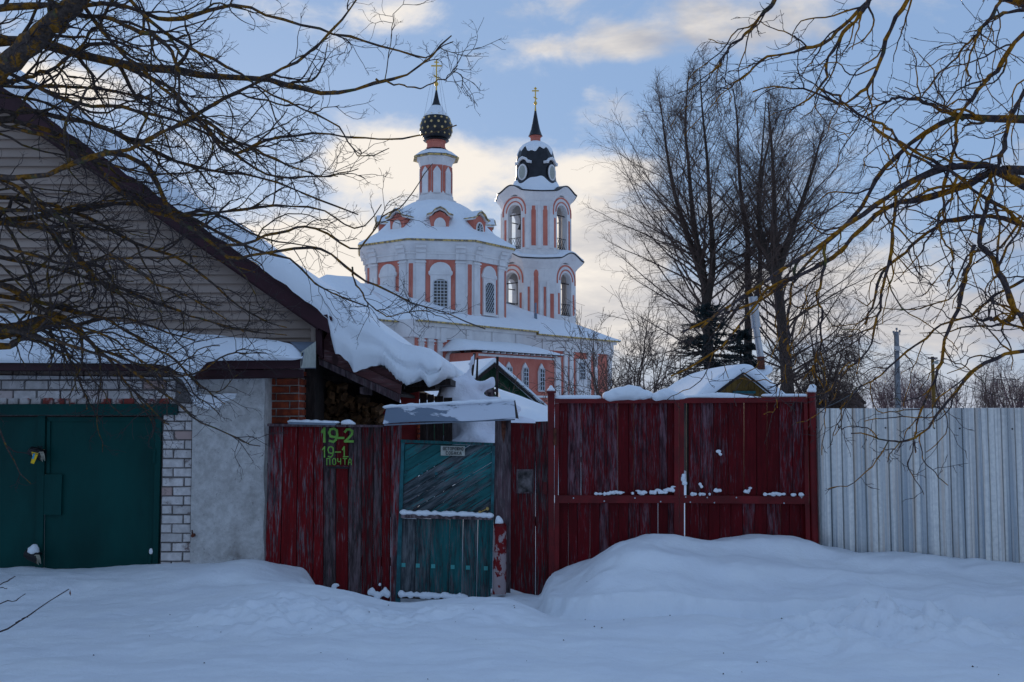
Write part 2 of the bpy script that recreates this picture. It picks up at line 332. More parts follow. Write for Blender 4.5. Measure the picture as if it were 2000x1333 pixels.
# ---------------------------------------------------------------- object helpers (all shapes are given in world metres)
ORG = {}
def put(o, parent=None):
    COL.objects.link(o)
    if parent is not None: o.parent = parent
    return o
def tag(o, label=None, cat=None, group=None, kind=None):
    if label: o['label'] = label
    if cat: o['category'] = cat
    if group: o['group'] = group
    if kind: o['kind'] = kind
    return o
def thing(name, loc, label, cat, group=None):
    o = bpy.data.objects.new(name, None); o.location = [float(c) for c in loc]; o.empty_display_size = .2
    put(o); ORG[o.name] = np.array(loc, float); return tag(o, label, cat, group)
class MB:
    def __init__(s): s.v = []; s.f = []; s.mi = []
    def add(s, vs, fs, mi=0):
        b = len(s.v); s.v.extend([tuple(map(float, p)) for p in vs]); s.f.extend([tuple(b + i for i in f) for f in fs]); s.mi.extend([mi] * len(fs))
    def box(s, a, b, mi=0):
        x0, y0, z0 = a; x1, y1, z1 = b
        s.add([(x0, y0, z0), (x1, y0, z0), (x1, y1, z0), (x0, y1, z0), (x0, y0, z1), (x1, y0, z1), (x1, y1, z1), (x0, y1, z1)],
              [(0, 3, 2, 1), (4, 5, 6, 7), (0, 1, 5, 4), (1, 2, 6, 5), (2, 3, 7, 6), (3, 0, 4, 7)], mi)
    def prism(s, pts, off, mi=0):
        n = len(pts); off = np.array(off, float); p = [np.array(q, float) for q in pts]
        s.add(p + [q + off for q in p], [tuple(range(n)), tuple(range(2 * n - 1, n - 1, -1))] + [(i, i + n, (i + 1) % n + n, (i + 1) % n) for i in range(n)], mi)
    def px(s, pts, Y, th, mi=0):       # outline in photo px standing at depth Y, real thickness th going back
        s.prism([P(x, y, Y) for x, y in pts], (0, th, 0), mi)
    def tube(s, pts, rs, sides=8, cap=True, mi=0):
        pts = [np.array(p, float) for p in pts]; n = len(pts)
        if not hasattr(rs, '__len__'): rs = [rs] * n
        vs = []
        ref = np.array([.13, .27, .95])
        for i, p in enumerate(pts):
            t = pts[min(i + 1, n - 1)] - pts[max(i - 1, 0)]; t = t / (np.linalg.norm(t) + 1e-9)
            r = ref if abs(t @ ref) < .93 else np.array([1., .1, 0])
            u = np.cross(t, r); u /= np.linalg.norm(u); w = np.cross(t, u)
            for k in range(sides):
                a = 2 * math.pi * k / sides; vs.append(p + rs[i] * (math.cos(a) * u + math.sin(a) * w))
        fs = [(i * sides + k, i * sides + (k + 1) % sides, (i + 1) * sides + (k + 1) % sides, (i + 1) * sides + k) for i in range(n - 1) for k in range(sides)]
        if cap: fs += [tuple(range(sides - 1, -1, -1)), tuple((n - 1) * sides + k for k in range(sides))]
        s.add(vs, fs, mi)
    def lathe(s, c, prof, sides=24, rot=0.0, mi=0, squash=None):   # prof: (r, z) bottom to top
        vs = []; n = len(prof)
        for r, z in prof:
            for k in range(sides):
                a = rot + 2 * math.pi * k / sides; vs.append((c[0] + r * math.cos(a), c[1] + r * math.sin(a), z))
        fs = [(i * sides + k, i * sides + (k + 1) % sides, (i + 1) * sides + (k + 1) % sides, (i + 1) * sides + k) for i in range(n - 1) for k in range(sides)]
        fs += [tuple(range(sides - 1, -1, -1)), tuple((n - 1) * sides + k for k in range(sides))]
        s.add(vs, fs, mi)
    def build(s, name, mat, parent=None, smooth=False, sub=False):
        o_ = ORG[parent.name] if parent is not None else np.zeros(3)
        me = bpy.data.meshes.new(name)
        v = np.array(s.v, float)
        if parent is None: o_ = np.array([v[:, 0].mean(), v[:, 1].mean(), v[:, 2].min()])
        me.from_pydata((v - o_).tolist(), [], s.f)
        for m in (mat if isinstance(mat, (list, tuple)) else [mat]): me.materials.append(MT[m])
        if isinstance(mat, (list, tuple)): me.polygons.foreach_set('material_index', s.mi)
        bm = bmesh.new(); bm.from_mesh(me); bmesh.ops.recalc_face_normals(bm, faces=bm.faces); bm.to_mesh(me); bm.free()
        if smooth:
            me.polygons.foreach_set('use_smooth', [True] * len(me.polygons))
            if smooth != 1: me.set_sharp_from_angle(angle=rad(smooth))
        o = bpy.data.objects.new(name, me); put(o, parent)
        if parent is None: o.location = o_.tolist(); ORG[o.name] = o_
        else: ORG[o.name] = o_.copy()
        return o
def mesh_of(name, v, f, mat, smooth=False):
    me = bpy.data.meshes.new(name); me.from_pydata([tuple(map(float, p)) for p in v], [], f); me.materials.append(MT[mat])
    if smooth: me.polygons.foreach_set('use_smooth', [True] * len(me.polygons))
    return me
def inst(name, me, loc, parent=None, rot=None, scale=None):
    o = bpy.data.objects.new(name, me); put(o, parent)
    b = ORG[parent.name] if parent is not None else np.zeros(3)
    o.location = (np.array(loc, float) - b).tolist()
    if rot is not None: o.rotation_euler = rot
    if scale is not None: o.scale = scale
    ORG[o.name] = np.array(loc, float)
    return o
def board(name, pts, Y, th, mat, parent, ch=.55):
    """plank with chamfered long edges, so that neighbours meet in a groove"""
    cx = sum(p[0] for p in pts) / len(pts); cy = sum(p[1] for p in pts) / len(pts)
    ins = []
    n = len(pts)
    for i_ in range(n):
        a, b, c = np.array(pts[i_ - 1], float), np.array(pts[i_], float), np.array(pts[(i_ + 1) % n], float)
        u = (a - b) / (np.linalg.norm(a - b) + 1e-6); w = (c - b) / (np.linalg.norm(c - b) + 1e-6); d = u + w
        sn = abs(u[0] * w[1] - u[1] * w[0]); q = b + d * ch / max(sn, .25); ins.append(q)
    fr = [P(x, y, Y) for x, y in ins]; md = [P(x, y, Y + .007) for x, y in pts]; bk_ = [p + np.array([0, th, 0]) for p in md]
    v = fr + md + bk_; f = [tuple(range(n)), tuple(range(3 * n - 1, 2 * n - 1, -1))]
    for k_ in (0, n): f += [(k_ + i_, k_ + n + i_, k_ + n + (i_ + 1) % n, k_ + (i_ + 1) % n) for i_ in range(n)]
    m = MB(); m.add(v, f); return m.build(name, mat, parent)
_G = np.random.RandomState(5).rand(256, 256)
def vnoise(x, y):
    xi = np.floor(x).astype(int); yi = np.floor(y).astype(int); fx = x - xi; fy = y - yi
    fx = fx * fx * (3 - 2 * fx); fy = fy * fy * (3 - 2 * fy)
    g = lambda a, b: _G[a % 256, b % 256]
    return (g(xi, yi) * (1 - fx) + g(xi + 1, yi) * fx) * (1 - fy) + (g(xi, yi + 1) * (1 - fx) + g(xi + 1, yi + 1) * fx) * fy - .5
def fbm(x, y, f, o=4, r=.5):
    t = 0; a = 1.
    for i in range(o): t = t + a * vnoise(x * f + 17.3 * i, y * f + 9.1 * i); f *= 2.03; a *= r
    return t
def blob(name, balls, parent, mat='snow', voxel=.03, smooth_it=6, cut=None):
    """soft snow mass: ellipsoids merged into one skin. balls: (centre, (rx, ry, rz))"""
    bm = bmesh.new()
    for c, r in balls:
        g = bmesh.ops.create_icosphere(bm, subdivisions=3, radius=1.0)
        for v in g['verts']:
            p = np.array(v.co[:]) * np.array(r)
            k = 1 + .12 * math.sin(7 * v.co.x + 3 * c[0] * 5) * math.cos(6 * v.co.z + c[2] * 9)
            v.co = p * k + np.array(c)
    o_ = ORG[parent.name] if parent is not None else np.array([balls[0][0][0], balls[0][0][1], min(c[2] - r[2] for c, r in balls)])
    bmesh.ops.translate(bm, verts=bm.verts, vec=(-o_).tolist())
    me = bpy.data.meshes.new(name); bm.to_mesh(me); bm.free(); me.materials.append(MT[mat])
    me.polygons.foreach_set('use_smooth', [True] * len(me.polygons))
    o = bpy.data.objects.new(name, me); put(o, parent)
    if parent is None: o.location = o_.tolist()
    ORG[o.name] = o_.copy()
    r = o.modifiers.new('merge', 'REMESH'); r.mode = 'VOXEL'; r.voxel_size = voxel; r.use_smooth_shade = True
    s = o.modifiers.new('soften', 'SMOOTH'); s.factor = .6; s.iterations = smooth_it
    return o
def interp(st, x, k):
    xs = [s[0] for s in st]; return float(np.interp(x, xs, [s[k] for s in st]))
# ---------------------------------------------------------------- ground: one snow sheet to the horizon
def gp(px, py, Y):
    p = P(px, py, Y); return (p[0], Y, p[2])
CTRL = [gp(-200, 1120, 10.2), gp(0, 1120, 10.2), gp(150, 1120, 10.2), gp(270, 1117, 10.25), gp(340, 1108, 10.2), gp(420, 1106, 10.2), gp(470, 1094, 10.1), gp(515, 1095, 10.2),
        gp(560, 1115, 10.3), gp(600, 1122, 10.2), gp(622, 1165, 10.3), gp(700, 1172, 10.4), gp(760, 1178, 10.4), gp(870, 1176, 10.35), gp(950, 1172, 10.3), gp(1000, 1140, 10.3), gp(1055, 1158, 10.3),
        gp(640, 1185, 9.7), gp(760, 1195, 9.7), gp(880, 1195, 9.8), gp(980, 1195, 9.8), gp(1050, 1205, 9.7),
        gp(1100, 1122, 10.1), gp(1180, 1080, 10.1), gp(1240, 1045, 9.95), gp(1290, 1040, 10.1), gp(1390, 1056, 10.3), gp(1420, 1052, 10.3), gp(1480, 1046, 10.2), gp(1560, 1050, 10.2), gp(1600, 1070, 10.2),
        gp(1700, 1085, 10.0), gp(1800, 1086, 9.8), gp(1900, 1096, 9.55), gp(2000, 1104, 9.35), gp(2150, 1112, 9.1), gp(2400, 1120, 8.8),
        gp(1100, 1130, 9.7), gp(1200, 1085, 9.6), gp(1300, 1100, 9.4), gp(1450, 1110, 9.5), gp(1600, 1115, 9.5), gp(1800, 1130, 9.2), gp(2000, 1135, 9.0), gp(2300, 1140, 8.9),
        gp(1110, 1160, 9.2), gp(1200, 1140, 9.1), gp(1350, 1160, 8.9), gp(1500, 1165, 8.9), gp(1700, 1165, 8.8), gp(1900, 1160, 8.8), gp(2100, 1160, 8.8),
        gp(1075, 1205, 9.0), gp(1150, 1218, 8.75), gp(1300, 1221, 8.55), gp(1450, 1222, 8.5), gp(1600, 1222, 8.45), gp(1900, 1218, 8.35), gp(2100, 1215, 8.3),
        gp(120, 1160, 9.3), gp(300, 1155, 9.2), gp(480, 1130, 9.35), gp(580, 1140, 9.6), gp(300, 1200, 8.5), gp(100, 1205, 8.5),
        gp(420, 1180, 8.6), gp(500, 1152, 8.7), gp(570, 1148, 8.75), gp(640, 1175, 8.6), gp(760, 1196, 8.5), gp(850, 1195, 8.5), gp(900, 1178, 8.5), gp(960, 1186, 8.4), gp(1040, 1210, 8.3),
        gp(1150, 1226, 7.9), gp(1300, 1198, 8.15), gp(1400, 1203, 8.0), gp(1500, 1222, 7.9), gp(1600, 1205, 8.0), gp(1740, 1188, 7.95), gp(1860, 1212, 7.9), gp(2050, 1203, 8.0),
        gp(600, 1240, 7.4), gp(300, 1260, 7.2), gp(900, 1250, 7.3), gp(1200, 1262, 7.2), gp(1500, 1265, 7.2), gp(1750, 1250, 7.2), gp(2100, 1260, 7.2), gp(0, 1262, 7.2),
        gp(0, 1333, 6.1), gp(500, 1333, 6.1), gp(1000, 1333, 6.1), gp(1500, 1333, 6.1), gp(2000, 1333, 6.1), (-3, 3, .15), (0, 3, .12), (3, 3, .15), (-8, 6, .1), (8, 6, .1), (0, 0, .12), (-9, 10, 0), (9, 8, .2),
        (-8, 2, .1), (8, 2, .1), gp(1040, 1172, 10.4), gp(640, 1188, 10.1), gp(700, 1190, 10.1), gp(800, 1190, 10.1), gp(900, 1186, 10.1), gp(1000, 1165, 10.1), gp(1040, 1190, 9.9)]
BANK = [gp(1064, 1140, 11.2), gp(1064, 1140, 10.4), gp(1052, 1190, 9.75), gp(1062, 1200, 9.2), gp(1105, 1215, 8.85), gp(1180, 1215, 8.62), gp(1300, 1215, 8.62), gp(1380, 1215, 8.5), gp(1600, 1215, 8.45), gp(1690, 1200, 8.55), gp(1800, 1215, 8.35), gp(2000, 1215, 8.35), gp(2700, 1215, 8.1), (30, 8.0, 0), (30, 11.2, 0)]
BANK_T = [gp(1075, 1130, 10.2), gp(1110, 1112, 10.1), gp(1140, 1095, 10.15), gp(1180, 1078, 10.1), gp(1225, 1048, 10.0), gp(1260, 1038, 9.9), gp(1300, 1040, 10.1), gp(1345, 1056, 10.2), gp(1385, 1062, 10.3), gp(1400, 1052, 10.25), gp(1440, 1047, 10.3), gp(1500, 1046, 10.25), gp(1560, 1048, 10.2), gp(1597, 1062, 10.3), gp(1625, 1076, 10.15),
        gp(1700, 1085, 10.0), gp(1740, 1082, 9.9), gp(1800, 1086, 9.8), gp(1850, 1090, 9.7), gp(1900, 1096, 9.55), gp(2000, 1104, 9.35), gp(2150, 1112, 9.1), gp(2400, 1120, 8.8),
        gp(1085, 1160, 9.7), gp(1130, 1115, 9.75), gp(1200, 1075, 9.65), gp(1260, 1055, 9.5), gp(1320, 1078, 9.6), gp(1400, 1095, 9.6), gp(1500, 1095, 9.6), gp(1600, 1105, 9.6), gp(1700, 1118, 9.4), gp(1850, 1125, 9.2), gp(2000, 1130, 9.05), gp(2300, 1135, 8.9),
        gp(1085, 1180, 9.25), gp(1110, 1150, 9.2), gp(1180, 1118, 9.2), gp(1280, 1125, 9.1), gp(1400, 1142, 9.1), gp(1550, 1145, 9.1), gp(1750, 1148, 9.0), gp(2000, 1150, 8.8), gp(2300, 1150, 8.6),
        gp(1130, 1172, 8.9), gp(1200, 1160, 8.75), gp(1260, 1166, 8.7), gp(1320, 1160, 8.75), gp(1420, 1170, 8.65), gp(1500, 1168, 8.65), gp(1600, 1168, 8.6), gp(1700, 1158, 8.65), gp(1800, 1166, 8.5), gp(1900, 1160, 8.5), gp(2100, 1162, 8.4), (20, 9, .25)]
LEFT_ = [gp(607, 1140, 11.2), gp(607, 1140, 10.4), gp(614, 1150, 10.05), gp(604, 1160, 9.7), gp(560, 1165, 9.45), gp(480, 1170, 9.3), gp(380, 1170, 9.2), (-5.5, 9.0, 0), (-30, 9.0, 0), (-30, 11.2, 0)]
LEFT_T = [gp(-200, 1120, 10.2), gp(0, 1120, 10.2), gp(80, 1121, 10.2), gp(150, 1120, 10.2), gp(230, 1118, 10.2), gp(262, 1114, 10.25), gp(300, 1109, 10.2), gp(340, 1108, 10.2), gp(380, 1106, 10.2), gp(420, 1104, 10.2), gp(455, 1096, 10.1), gp(480, 1091, 10.05), gp(505, 1093, 10.05), gp(530, 1106, 10.2), gp(545, 1116, 10.25), gp(575, 1118, 10.2), gp(597, 1127, 10.15),
        gp(0, 1138, 9.7), gp(200, 1136, 9.7), gp(380, 1120, 9.75), gp(470, 1108, 9.75), gp(530, 1125, 9.75), gp(590, 1140, 9.8), gp(0, 1165, 9.2), gp(200, 1162, 9.2), gp(400, 1148, 9.3), gp(500, 1135, 9.45), gp(560, 1142, 9.6)]
def kern(pts, X, Y, s1):
    num = 0; den = 0
    for cx, cy, cz in pts:
        d2 = (X - cx) ** 2 + (Y - cy) ** 2
        w = np.exp(-d2 / s1) + .02 * np.exp(-d2 / .4) + 1e-5 / (d2 + .2) ** 1.5
        num = num + w * cz; den = den + w
    return num / den
def inside_dist(poly, X, Y):
    """signed distance to a polygon outline, positive inside"""
    best = np.full(X.shape, 1e9); ins = np.zeros(X.shape, bool); n = len(poly)
    for i_ in range(n):
        (x0, y0), (x1, y1) = poly[i_][:2], poly[(i_ + 1) % n][:2]; dx, dy = x1 - x0, y1 - y0
        t = np.clip(((X - x0) * dx + (Y - y0) * dy) / (dx * dx + dy * dy + 1e-12), 0, 1)
        best = np.minimum(best, (X - x0 - t * dx) ** 2 + (Y - y0 - t * dy) ** 2)
        c = ((y0 > Y) != (y1 > Y)) & (X < (x1 - x0) * (Y - y0) / (y1 - y0 + 1e-12) + x0); ins ^= c
    return np.where(ins, 1, -1) * np.sqrt(best)
def sst(x, a, b): t = np.clip((x - a) / (b - a), 0, 1); return t * t * (3 - 2 * t)
def base_h(X, Y):
    m_ = (np.abs(X) < 14) & (Y > -2) & (Y < 12.5); out = np.full(X.shape, .1)
    x, y = X[m_], Y[m_]
    if not len(x): return out
    S_ = [c for c in CTRL if not (c[1] > 8.75 and P2X(c) > 1062) and not (c[1] > 9.0 and P2X(c) < 605)]
    st = kern(S_, x, y, .10)
    wob = .16 * fbm(x, y, 2.6, 3) + .03 * fbm(x, y, 9, 2)
    k1 = sst(inside_dist(BANK, x, y) + wob, -.04, .08); st = st * (1 - k1) + kern(BANK_T, x, y, .05) * k1
    k2 = sst(inside_dist(LEFT_, x, y) + wob, -.10, .16 + .5 * sst(-x, 2.2, 3.5)); st = st * (1 - k2) + kern(LEFT_T, x, y, .07) * k2
    out[m_] = st; return out
def P2X(c): return 1000 + FPX * c[0] / c[1]
def ground_h(X, Y):
    near = base_h(X, Y)
    back = .12 + .25 * fbm(X, Y, .12, 3) * np.clip((Y - 14) / 20, 0, 1)
    k = np.clip((Y - 10.75) / .8, 0, 1); k = k * k * (3 - 2 * k)
    h = near * (1 - k) + back * k
    kf = np.clip((np.abs(X) - 12) / 6, 0, 1); kb = np.clip((-1 - Y) / 4, 0, 1); kk = np.maximum(kf, kb) * (1 - k)
    h = h * (1 - kk) + .1 * kk
    d = .035 * fbm(X, Y, .9, 3) + .022 * fbm(X, Y, 3.2, 4) + .022 * fbm(X * .45 + Y * .3, Y * 1.6, 2.2, 3) + .03 * np.abs(fbm(X, Y * 1.3, 1.4, 2)) + .005 * fbm(X, Y, 11, 3)
    def spot(px, py, Yc, rx, ry):
        c = P(px, py, Yc); return np.exp(-(((X - c[0]) / rx) ** 2 + ((Y - Yc) / ry) ** 2))
    rough = spot(1740, 1230, 7.55, .85, .5) + .55 * spot(560, 1200, 8.0, .9, .55) + .3 * spot(850, 1200, 8.2, .8, .3)
    d = d + rough * (.20 * fbm(X, Y, 5, 3, .6) + .10 * np.abs(fbm(X + 9, Y, 8, 3, .7)) + .02)
    inb = sst(inside_dist(BANK, X, Y), 0, .2) * (np.abs(X) < 14); d = d + inb * (.05 * fbm(X, Y, 2.3, 3) - .05 * np.abs(fbm(X * .7, Y, 2.1, 2)))
    path = spot(900, 1190, 10.0, .9, .35); d = d + path * .035 * fbm(X, Y, 5, 4)
    return h + d * (1 - k * .5)
def axis(segs):
    a = []
    for x0, x1, st in segs: a += list(np.arange(x0, x1, st))
    return np.array(a + [segs[-1][1]])
gx = axis([(-900, -300, 100), (-300, -60, 20), (-60, -12, 3), (-12, -6.2, .25), (-6.2, 6.2, .028), (6.2, 12, .25), (12, 60, 3), (60, 300, 20), (300, 900, 100)])
gy = axis([(-200, -20, 20), (-20, -2, 1.5), (-2, 5.2, .2), (5.2, 10.8, .024), (10.8, 14, .15), (14, 60, 1.5), (60, 300, 15), (300, 1500, 100)])
GX, GY = np.meshgrid(gx, gy); GZ = ground_h(GX, GY)
nx, ny = len(gx), len(gy)
me = bpy.data.meshes.new('ground'); V = np.stack([GX, GY, GZ], -1).reshape(-1, 3)
i = np.arange((ny - 1) * (nx - 1)); r_, c_ = i // (nx - 1), i % (nx - 1); a_ = r_ * nx + c_
FQ = np.stack([a_, a_ + 1, a_ + nx + 1, a_ + nx], -1)
def fast_mesh(me, V, F):
    me.vertices.add(len(V)); me.vertices.foreach_set('co', V.astype(np.float32).ravel())
    k = F.shape[1]; me.loops.add(F.size); me.loops.foreach_set('vertex_index', F.astype(np.int32).ravel())
    me.polygons.add(len(F)); me.polygons.foreach_set('loop_start', np.arange(0, F.size, k, dtype=np.int32))
    me.polygons.foreach_set('use_smooth', np.ones(len(F), bool)); me.update(calc_edges=True)
fast_mesh(me, V, FQ); me.materials.append(MT['snow_ground'])
g = bpy.data.objects.new('ground', me); put(g); tag(g, 'deep untrodden snow with shovelled banks in front of the gates', kind='structure')
def gz(x, y): return float(ground_h(np.array([[x]]), np.array([[y]]))[0, 0])

# ---------------------------------------------------------------- house with siding gable
def X_(px, Y, py=800): return P(px, py, Y)[0]
def Z_(py, Y, px=1000): return P(px, py, Y)[2]
YG = 11.0                                   # gable wall plane
house = thing('house', (P(300, 800, YG)[0], YG, 0), 'house with a beige siding gable and dark maroon bargeboard behind the bare branches', 'house')
def rake(x): return 176 + .703 * (x - 13)   # top edge of the bargeboard in px
APX = -100
def gable_right(y):                         # px x of the lower bargeboard edge at height y
    return 13 + (y - 38 - 176) / .703
y = 640 + 20
k = 0
row = 17.6
yy = 678.0
while yy > 120:
    y0, y1 = yy, yy - row
    xr0 = min(618, gable_right(y0)); xr1 = min(618, gable_right(y1))
    if xr1 < APX + 8: break
    xl0 = 2 * APX - xr0; xl1 = 2 * APX - xr1
    a, b, c, d = P(xl0, y0, YG), P(xr0, y0, YG), P(xr1, y1, YG), P(xl1, y1, YG)
    # clapboard profile: lower lip proud, top tucked under
    m = MB(); o1 = np.array([0, -.036, 0]); o2 = np.array([0, 0, 0]); bk = np.array([0, .05, 0])
    m.add([a + o1, b + o1, c + o2, d + o2, a + bk, b + bk, c + bk, d + bk], [(0, 1, 2, 3), (7, 6, 5, 4), (0, 4, 5, 1), (1, 5, 6, 2), (2, 6, 7, 3), (3, 7, 4, 0)])
    m.build('siding_plank', 'siding', house); yy -= row
# bargeboard and its lower edge trim
m = MB(); pts = [(APX, rake(APX)), (645, rake(645)), (645, rake(645) + 32), (618, rake(618) + 38), (APX, rake(APX) + 40)]
m.px(pts, YG - .24, .04); m.px([(2 * APX - x, y) for x, y in pts], YG - .24, .04); m.build('bargeboard', 'maroon', house)
m = MB(); m.px([(APX, rake(APX) + 36), (624, rake(624) + 34), (620, rake(620) + 42), (APX, rake(APX) + 45)], YG - .20, .19); m.build('soffit', 'maroon', house)
# roof deck behind
m = MB(); q = [P(APX, rake(APX) - 2, YG - .26), P(648, rake(648) - 2, YG - .26), P(648, rake(648) + 5, YG - .26), P(APX, rake(APX) + 5, YG - .26)]; m.prism(q, (0, 8.5, 0))
q = [P(APX, rake(APX) - 2, YG - .26), P(2 * APX - 648, rake(648) - 2, YG - .26), P(2 * APX - 648, rake(648) + 5, YG - .26), P(APX, rake(APX) + 5, YG - .26)]; m.prism(q, (0, 8.5, 0)); m.build('roof', 'maroon', house)
# side and back walls of the body
xw = P(615, 640, YG)[0]; m = MB(); m.box((xw - .2, YG + .06, 0), (xw, YG + 7.5, 2.75)); m.box((-14.5, YG + 7.3, 0), (xw - .2, YG + 7.5, 2.75)); m.build('wall', 'darkwood', house)
# roof snow: stations (px, top, bottom)
ST = [(-100, 48, 97), (13, 128, 174), (140, 217, 264), (247, 296, 339), (330, 353, 397), (420, 414, 461), (500, 469, 516), (560, 512, 560), (600, 541, 590), (640, 568, 622), (646, 572, 655), (655, 578, 690),
      (665, 584, 696), (680, 595, 708), (690, 603, 726), (700, 610, 723), (715, 621, 719), (728, 632, 718), (740, 642, 713), (752, 652, 712), (765, 661, 728), (775, 667, 740), (790, 674, 752), (800, 677, 750), (812, 680, 742), (819, 682, 734),
      (828, 684, 744), (837, 687, 758), (845, 691, 753), (854, 698, 742), (860, 707, 728), (862, 713, 718)]
xs = list(np.arange(-100, 640, 12)) + list(np.arange(640, 863, 2.2)); 
NV = 15; rows = []
for x in xs:
    t = interp(ST, x, 1); b = interp(ST, x, 2)
    if 742 < x < 800: b += 5.0 * (((x - 742) % 6.6) / 6.6) - 2
    t += 2.5 * math.sin(x * .021) + 1.3 * math.sin(x * .057 + 1)
    b += 1.8 * math.sin(x * .11) + 1.2 * math.sin(x * .31)
    kk = min(1, max(0, (x - 610) / 60)); Yf = YG - .30 + .12 * kk
    thick = (b - t) / FPX * Yf; ring = []
    for j in range(NV):
        v = j / (NV - 1)
        if j < 10:                       # front face bottom -> top, bulging
            w = j / 9; py = b + (t - b) * w
            bul = .07 * math.sin(math.pi * min(1, w * 1.05)) * (.5 + .5 * kk) * min(1, thick / .25) - .06 * w
            bul -= kk * .06 * math.exp(-((w - (.42 + .1 * math.sin(x * .02))) / .07) ** 2)       # settled crease
            bul += .008 * math.sin(x * .05 + w * 3) * kk
            p = P(x, py, Yf); ring.append(np.array([p[0], Yf - bul, p[2]]))
        elif j < 12:
            p = P(x, t, Yf); w = (j - 9); ring.append(np.array([p[0] , Yf + .07 * w * w, p[2] + .012 * w]))
        else:
            p = P(x, t, Yf); w = (j - 11) / 3; ring.append(np.array([p[0], Yf + .28 + 7.8 * w, p[2] + .03]))
    rows.append(ring)
V = [p for r in rows for p in r]; n = NV
F = [(i * n + j, i * n + j + 1, (i + 1) * n + j + 1, (i + 1) * n + j) for i in range(len(rows) - 1) for j in range(n - 1)]
F += [(i * n + n - 1, i * n, (i + 1) * n, (i + 1) * n + n - 1) for i in range(len(rows) - 1)]
F += [tuple(range(n - 1, -1, -1)), tuple((len(rows) - 1) * n + j for j in range(n))]
m = MB(); m.add(V, F); m.build('roof_snow', 'snow', house, smooth=70)
m = MB(); q = [P(APX, 48, YG - .3), P(2 * APX - 648, rake(648) - 45, YG - .3), P(2 * APX - 648, rake(648) - 2, YG - .3), P(APX, rake(APX) - 2, YG - .3)]; m.prism(q, (0, 8.2, 0)); m.build('roof_snow', 'snow', house)
# corner post and end of siding
m = MB(); m.px([(616, 628), (628, 636), (630, 700), (617, 690)], YG - .1, .12); m.build('corner_trim', 'maroon', house)
m = MB(); m.px([(607, 630), (616, 632), (617, 670), (607, 668)], YG - .06, .05); m.build('corner_trim', 'siding', house)

# ---------------------------------------------------------------- garage under the pent roof
YB = 10.45
gar = thing('garage', (P(200, 800, YB)[0], YB, 0), 'white brick garage with green metal doors under a snowy pent roof', 'garage')
# brick backing (mortar)
m = MB(); m.px([(-260, 718), (378, 718), (374, 1125), (312, 1125), (318, 812), (-260, 812)], YB, .25); m.build('mortar_wall', 'mortar', gar)
m = MB(); m.px([(-700, 700), (-262, 700), (-262, 1125), (-700, 1125)], YB - .01, .25); m.build('side_wall', 'plaster', gar)
def brick_mesh(name, w, h, d, mat, seed):
    r = random.Random(seed); b = .006
    v = []
    for (yy_, s) in ((0, 1), (.02, 0)):
        e = b * s
        for (x, z) in ((-w / 2 + e, -h / 2 + e), (w / 2 - e, -h / 2 + e), (w / 2 - e, h / 2 - e), (-w / 2 + e, h / 2 - e)):
            v.append((x + r.uniform(-.003, .003), yy_, z + r.uniform(-.003, .003)))
    for (x, z) in ((-w / 2, -h / 2), (w / 2, -h / 2), (w / 2, h / 2), (-w / 2, h / 2)): v.append((x, d, z))
    f = [(0, 1, 2, 3), (0, 4, 5, 1), (1, 5, 6, 2), (2, 6, 7, 3), (3, 7, 4, 0), (4, 8, 9, 5), (5, 9, 10, 6), (6, 10, 11, 7), (7, 11, 8, 4)]
    return mesh_of(name, v, f, mat)
def lay(name, parent, x0, x1, zc, h, w, Y, mat, start=0.0, cache={}, gap=.010, wob=.0015):
    x = x0 - start * w
    while x < x1 - .02:
        a = max(x, x0); b = min(x + w, x1)
        if x1 - b < .05: b = x1; x += w
        if b - a > .035:
            ww = round(b - a - gap, 3); key = (ww, h, mat, random.randrange(3))
            if key not in cache: cache[key] = brick_mesh(name, ww, h, .05, mat, len(cache))
            inst(name, cache[key], ((a + b) / 2, Y - random.uniform(.010, .017), zc + random.uniform(-wob, wob)), parent)
        x += w
zt = Z_(722, YB)
hb = 19.2 / FPX * YB
for r in range(3):
    py = 733 + r * 19.2
    lay('brick', gar, P(-250, py, YB)[0], P(344 + (0 if r < 2 else 0), py, YB)[0], Z_(py, YB), hb - .013, 46 / FPX * YB, YB, 'brick_white', .5 * (r % 2))
lay('brick', gar, P(-250, 786, YB)[0], P(344, 786, YB)[0], Z_(784, YB), 15 / FPX * YB - .006, 22.6 / FPX * YB, YB, 'brick_patchy', .3)
r = 0; py = 796
while py < 1118:
    xl = 347 if py < 812 else 318 - (py - 812) * .022; xr = 377 - (py - 812) * .012
    lay('brick', gar, P(xl + 1, py, YB)[0], P(xr, py, YB)[0], Z_(py, YB), 18.2 / FPX * YB - .010, 44 / FPX * YB, YB, 'brick_white', .5 if r % 2 else .02); r += 1; py += 18.2
# plaster pier
m = MB(); nxp, nzp = 30, 60; vs = []
for j in range(nzp + 1):
    for i_ in range(nxp + 1):
        u, v = i_ / nxp, j / nzp; py = 738 + v * 392
        xl = 377 - v * 6; xr = 517 - 2 * v + 2.5 * math.sin(v * 23) * .5; p = P(xl + (xr - xl) * u, py, YB - .05)
        dz = .012 * fbm(np.array([p[0]]), np.array([p[2]]), 4, 4)[0]
        vs.append((p[0], YB - .05 - dz, p[2]))
f = [(j * (nxp + 1) + i_, j * (nxp + 1) + i_ + 1, (j + 1) * (nxp + 1) + i_ + 1, (j + 1) * (nxp + 1) + i_) for j in range(nzp) for i_ in range(nxp)]
m.add(vs, f); m.px([(378, 738), (517, 738), (515, 1130), (371, 1130)], YB - .03, .5); m.build('plaster_pier', 'plaster', gar, smooth=30)
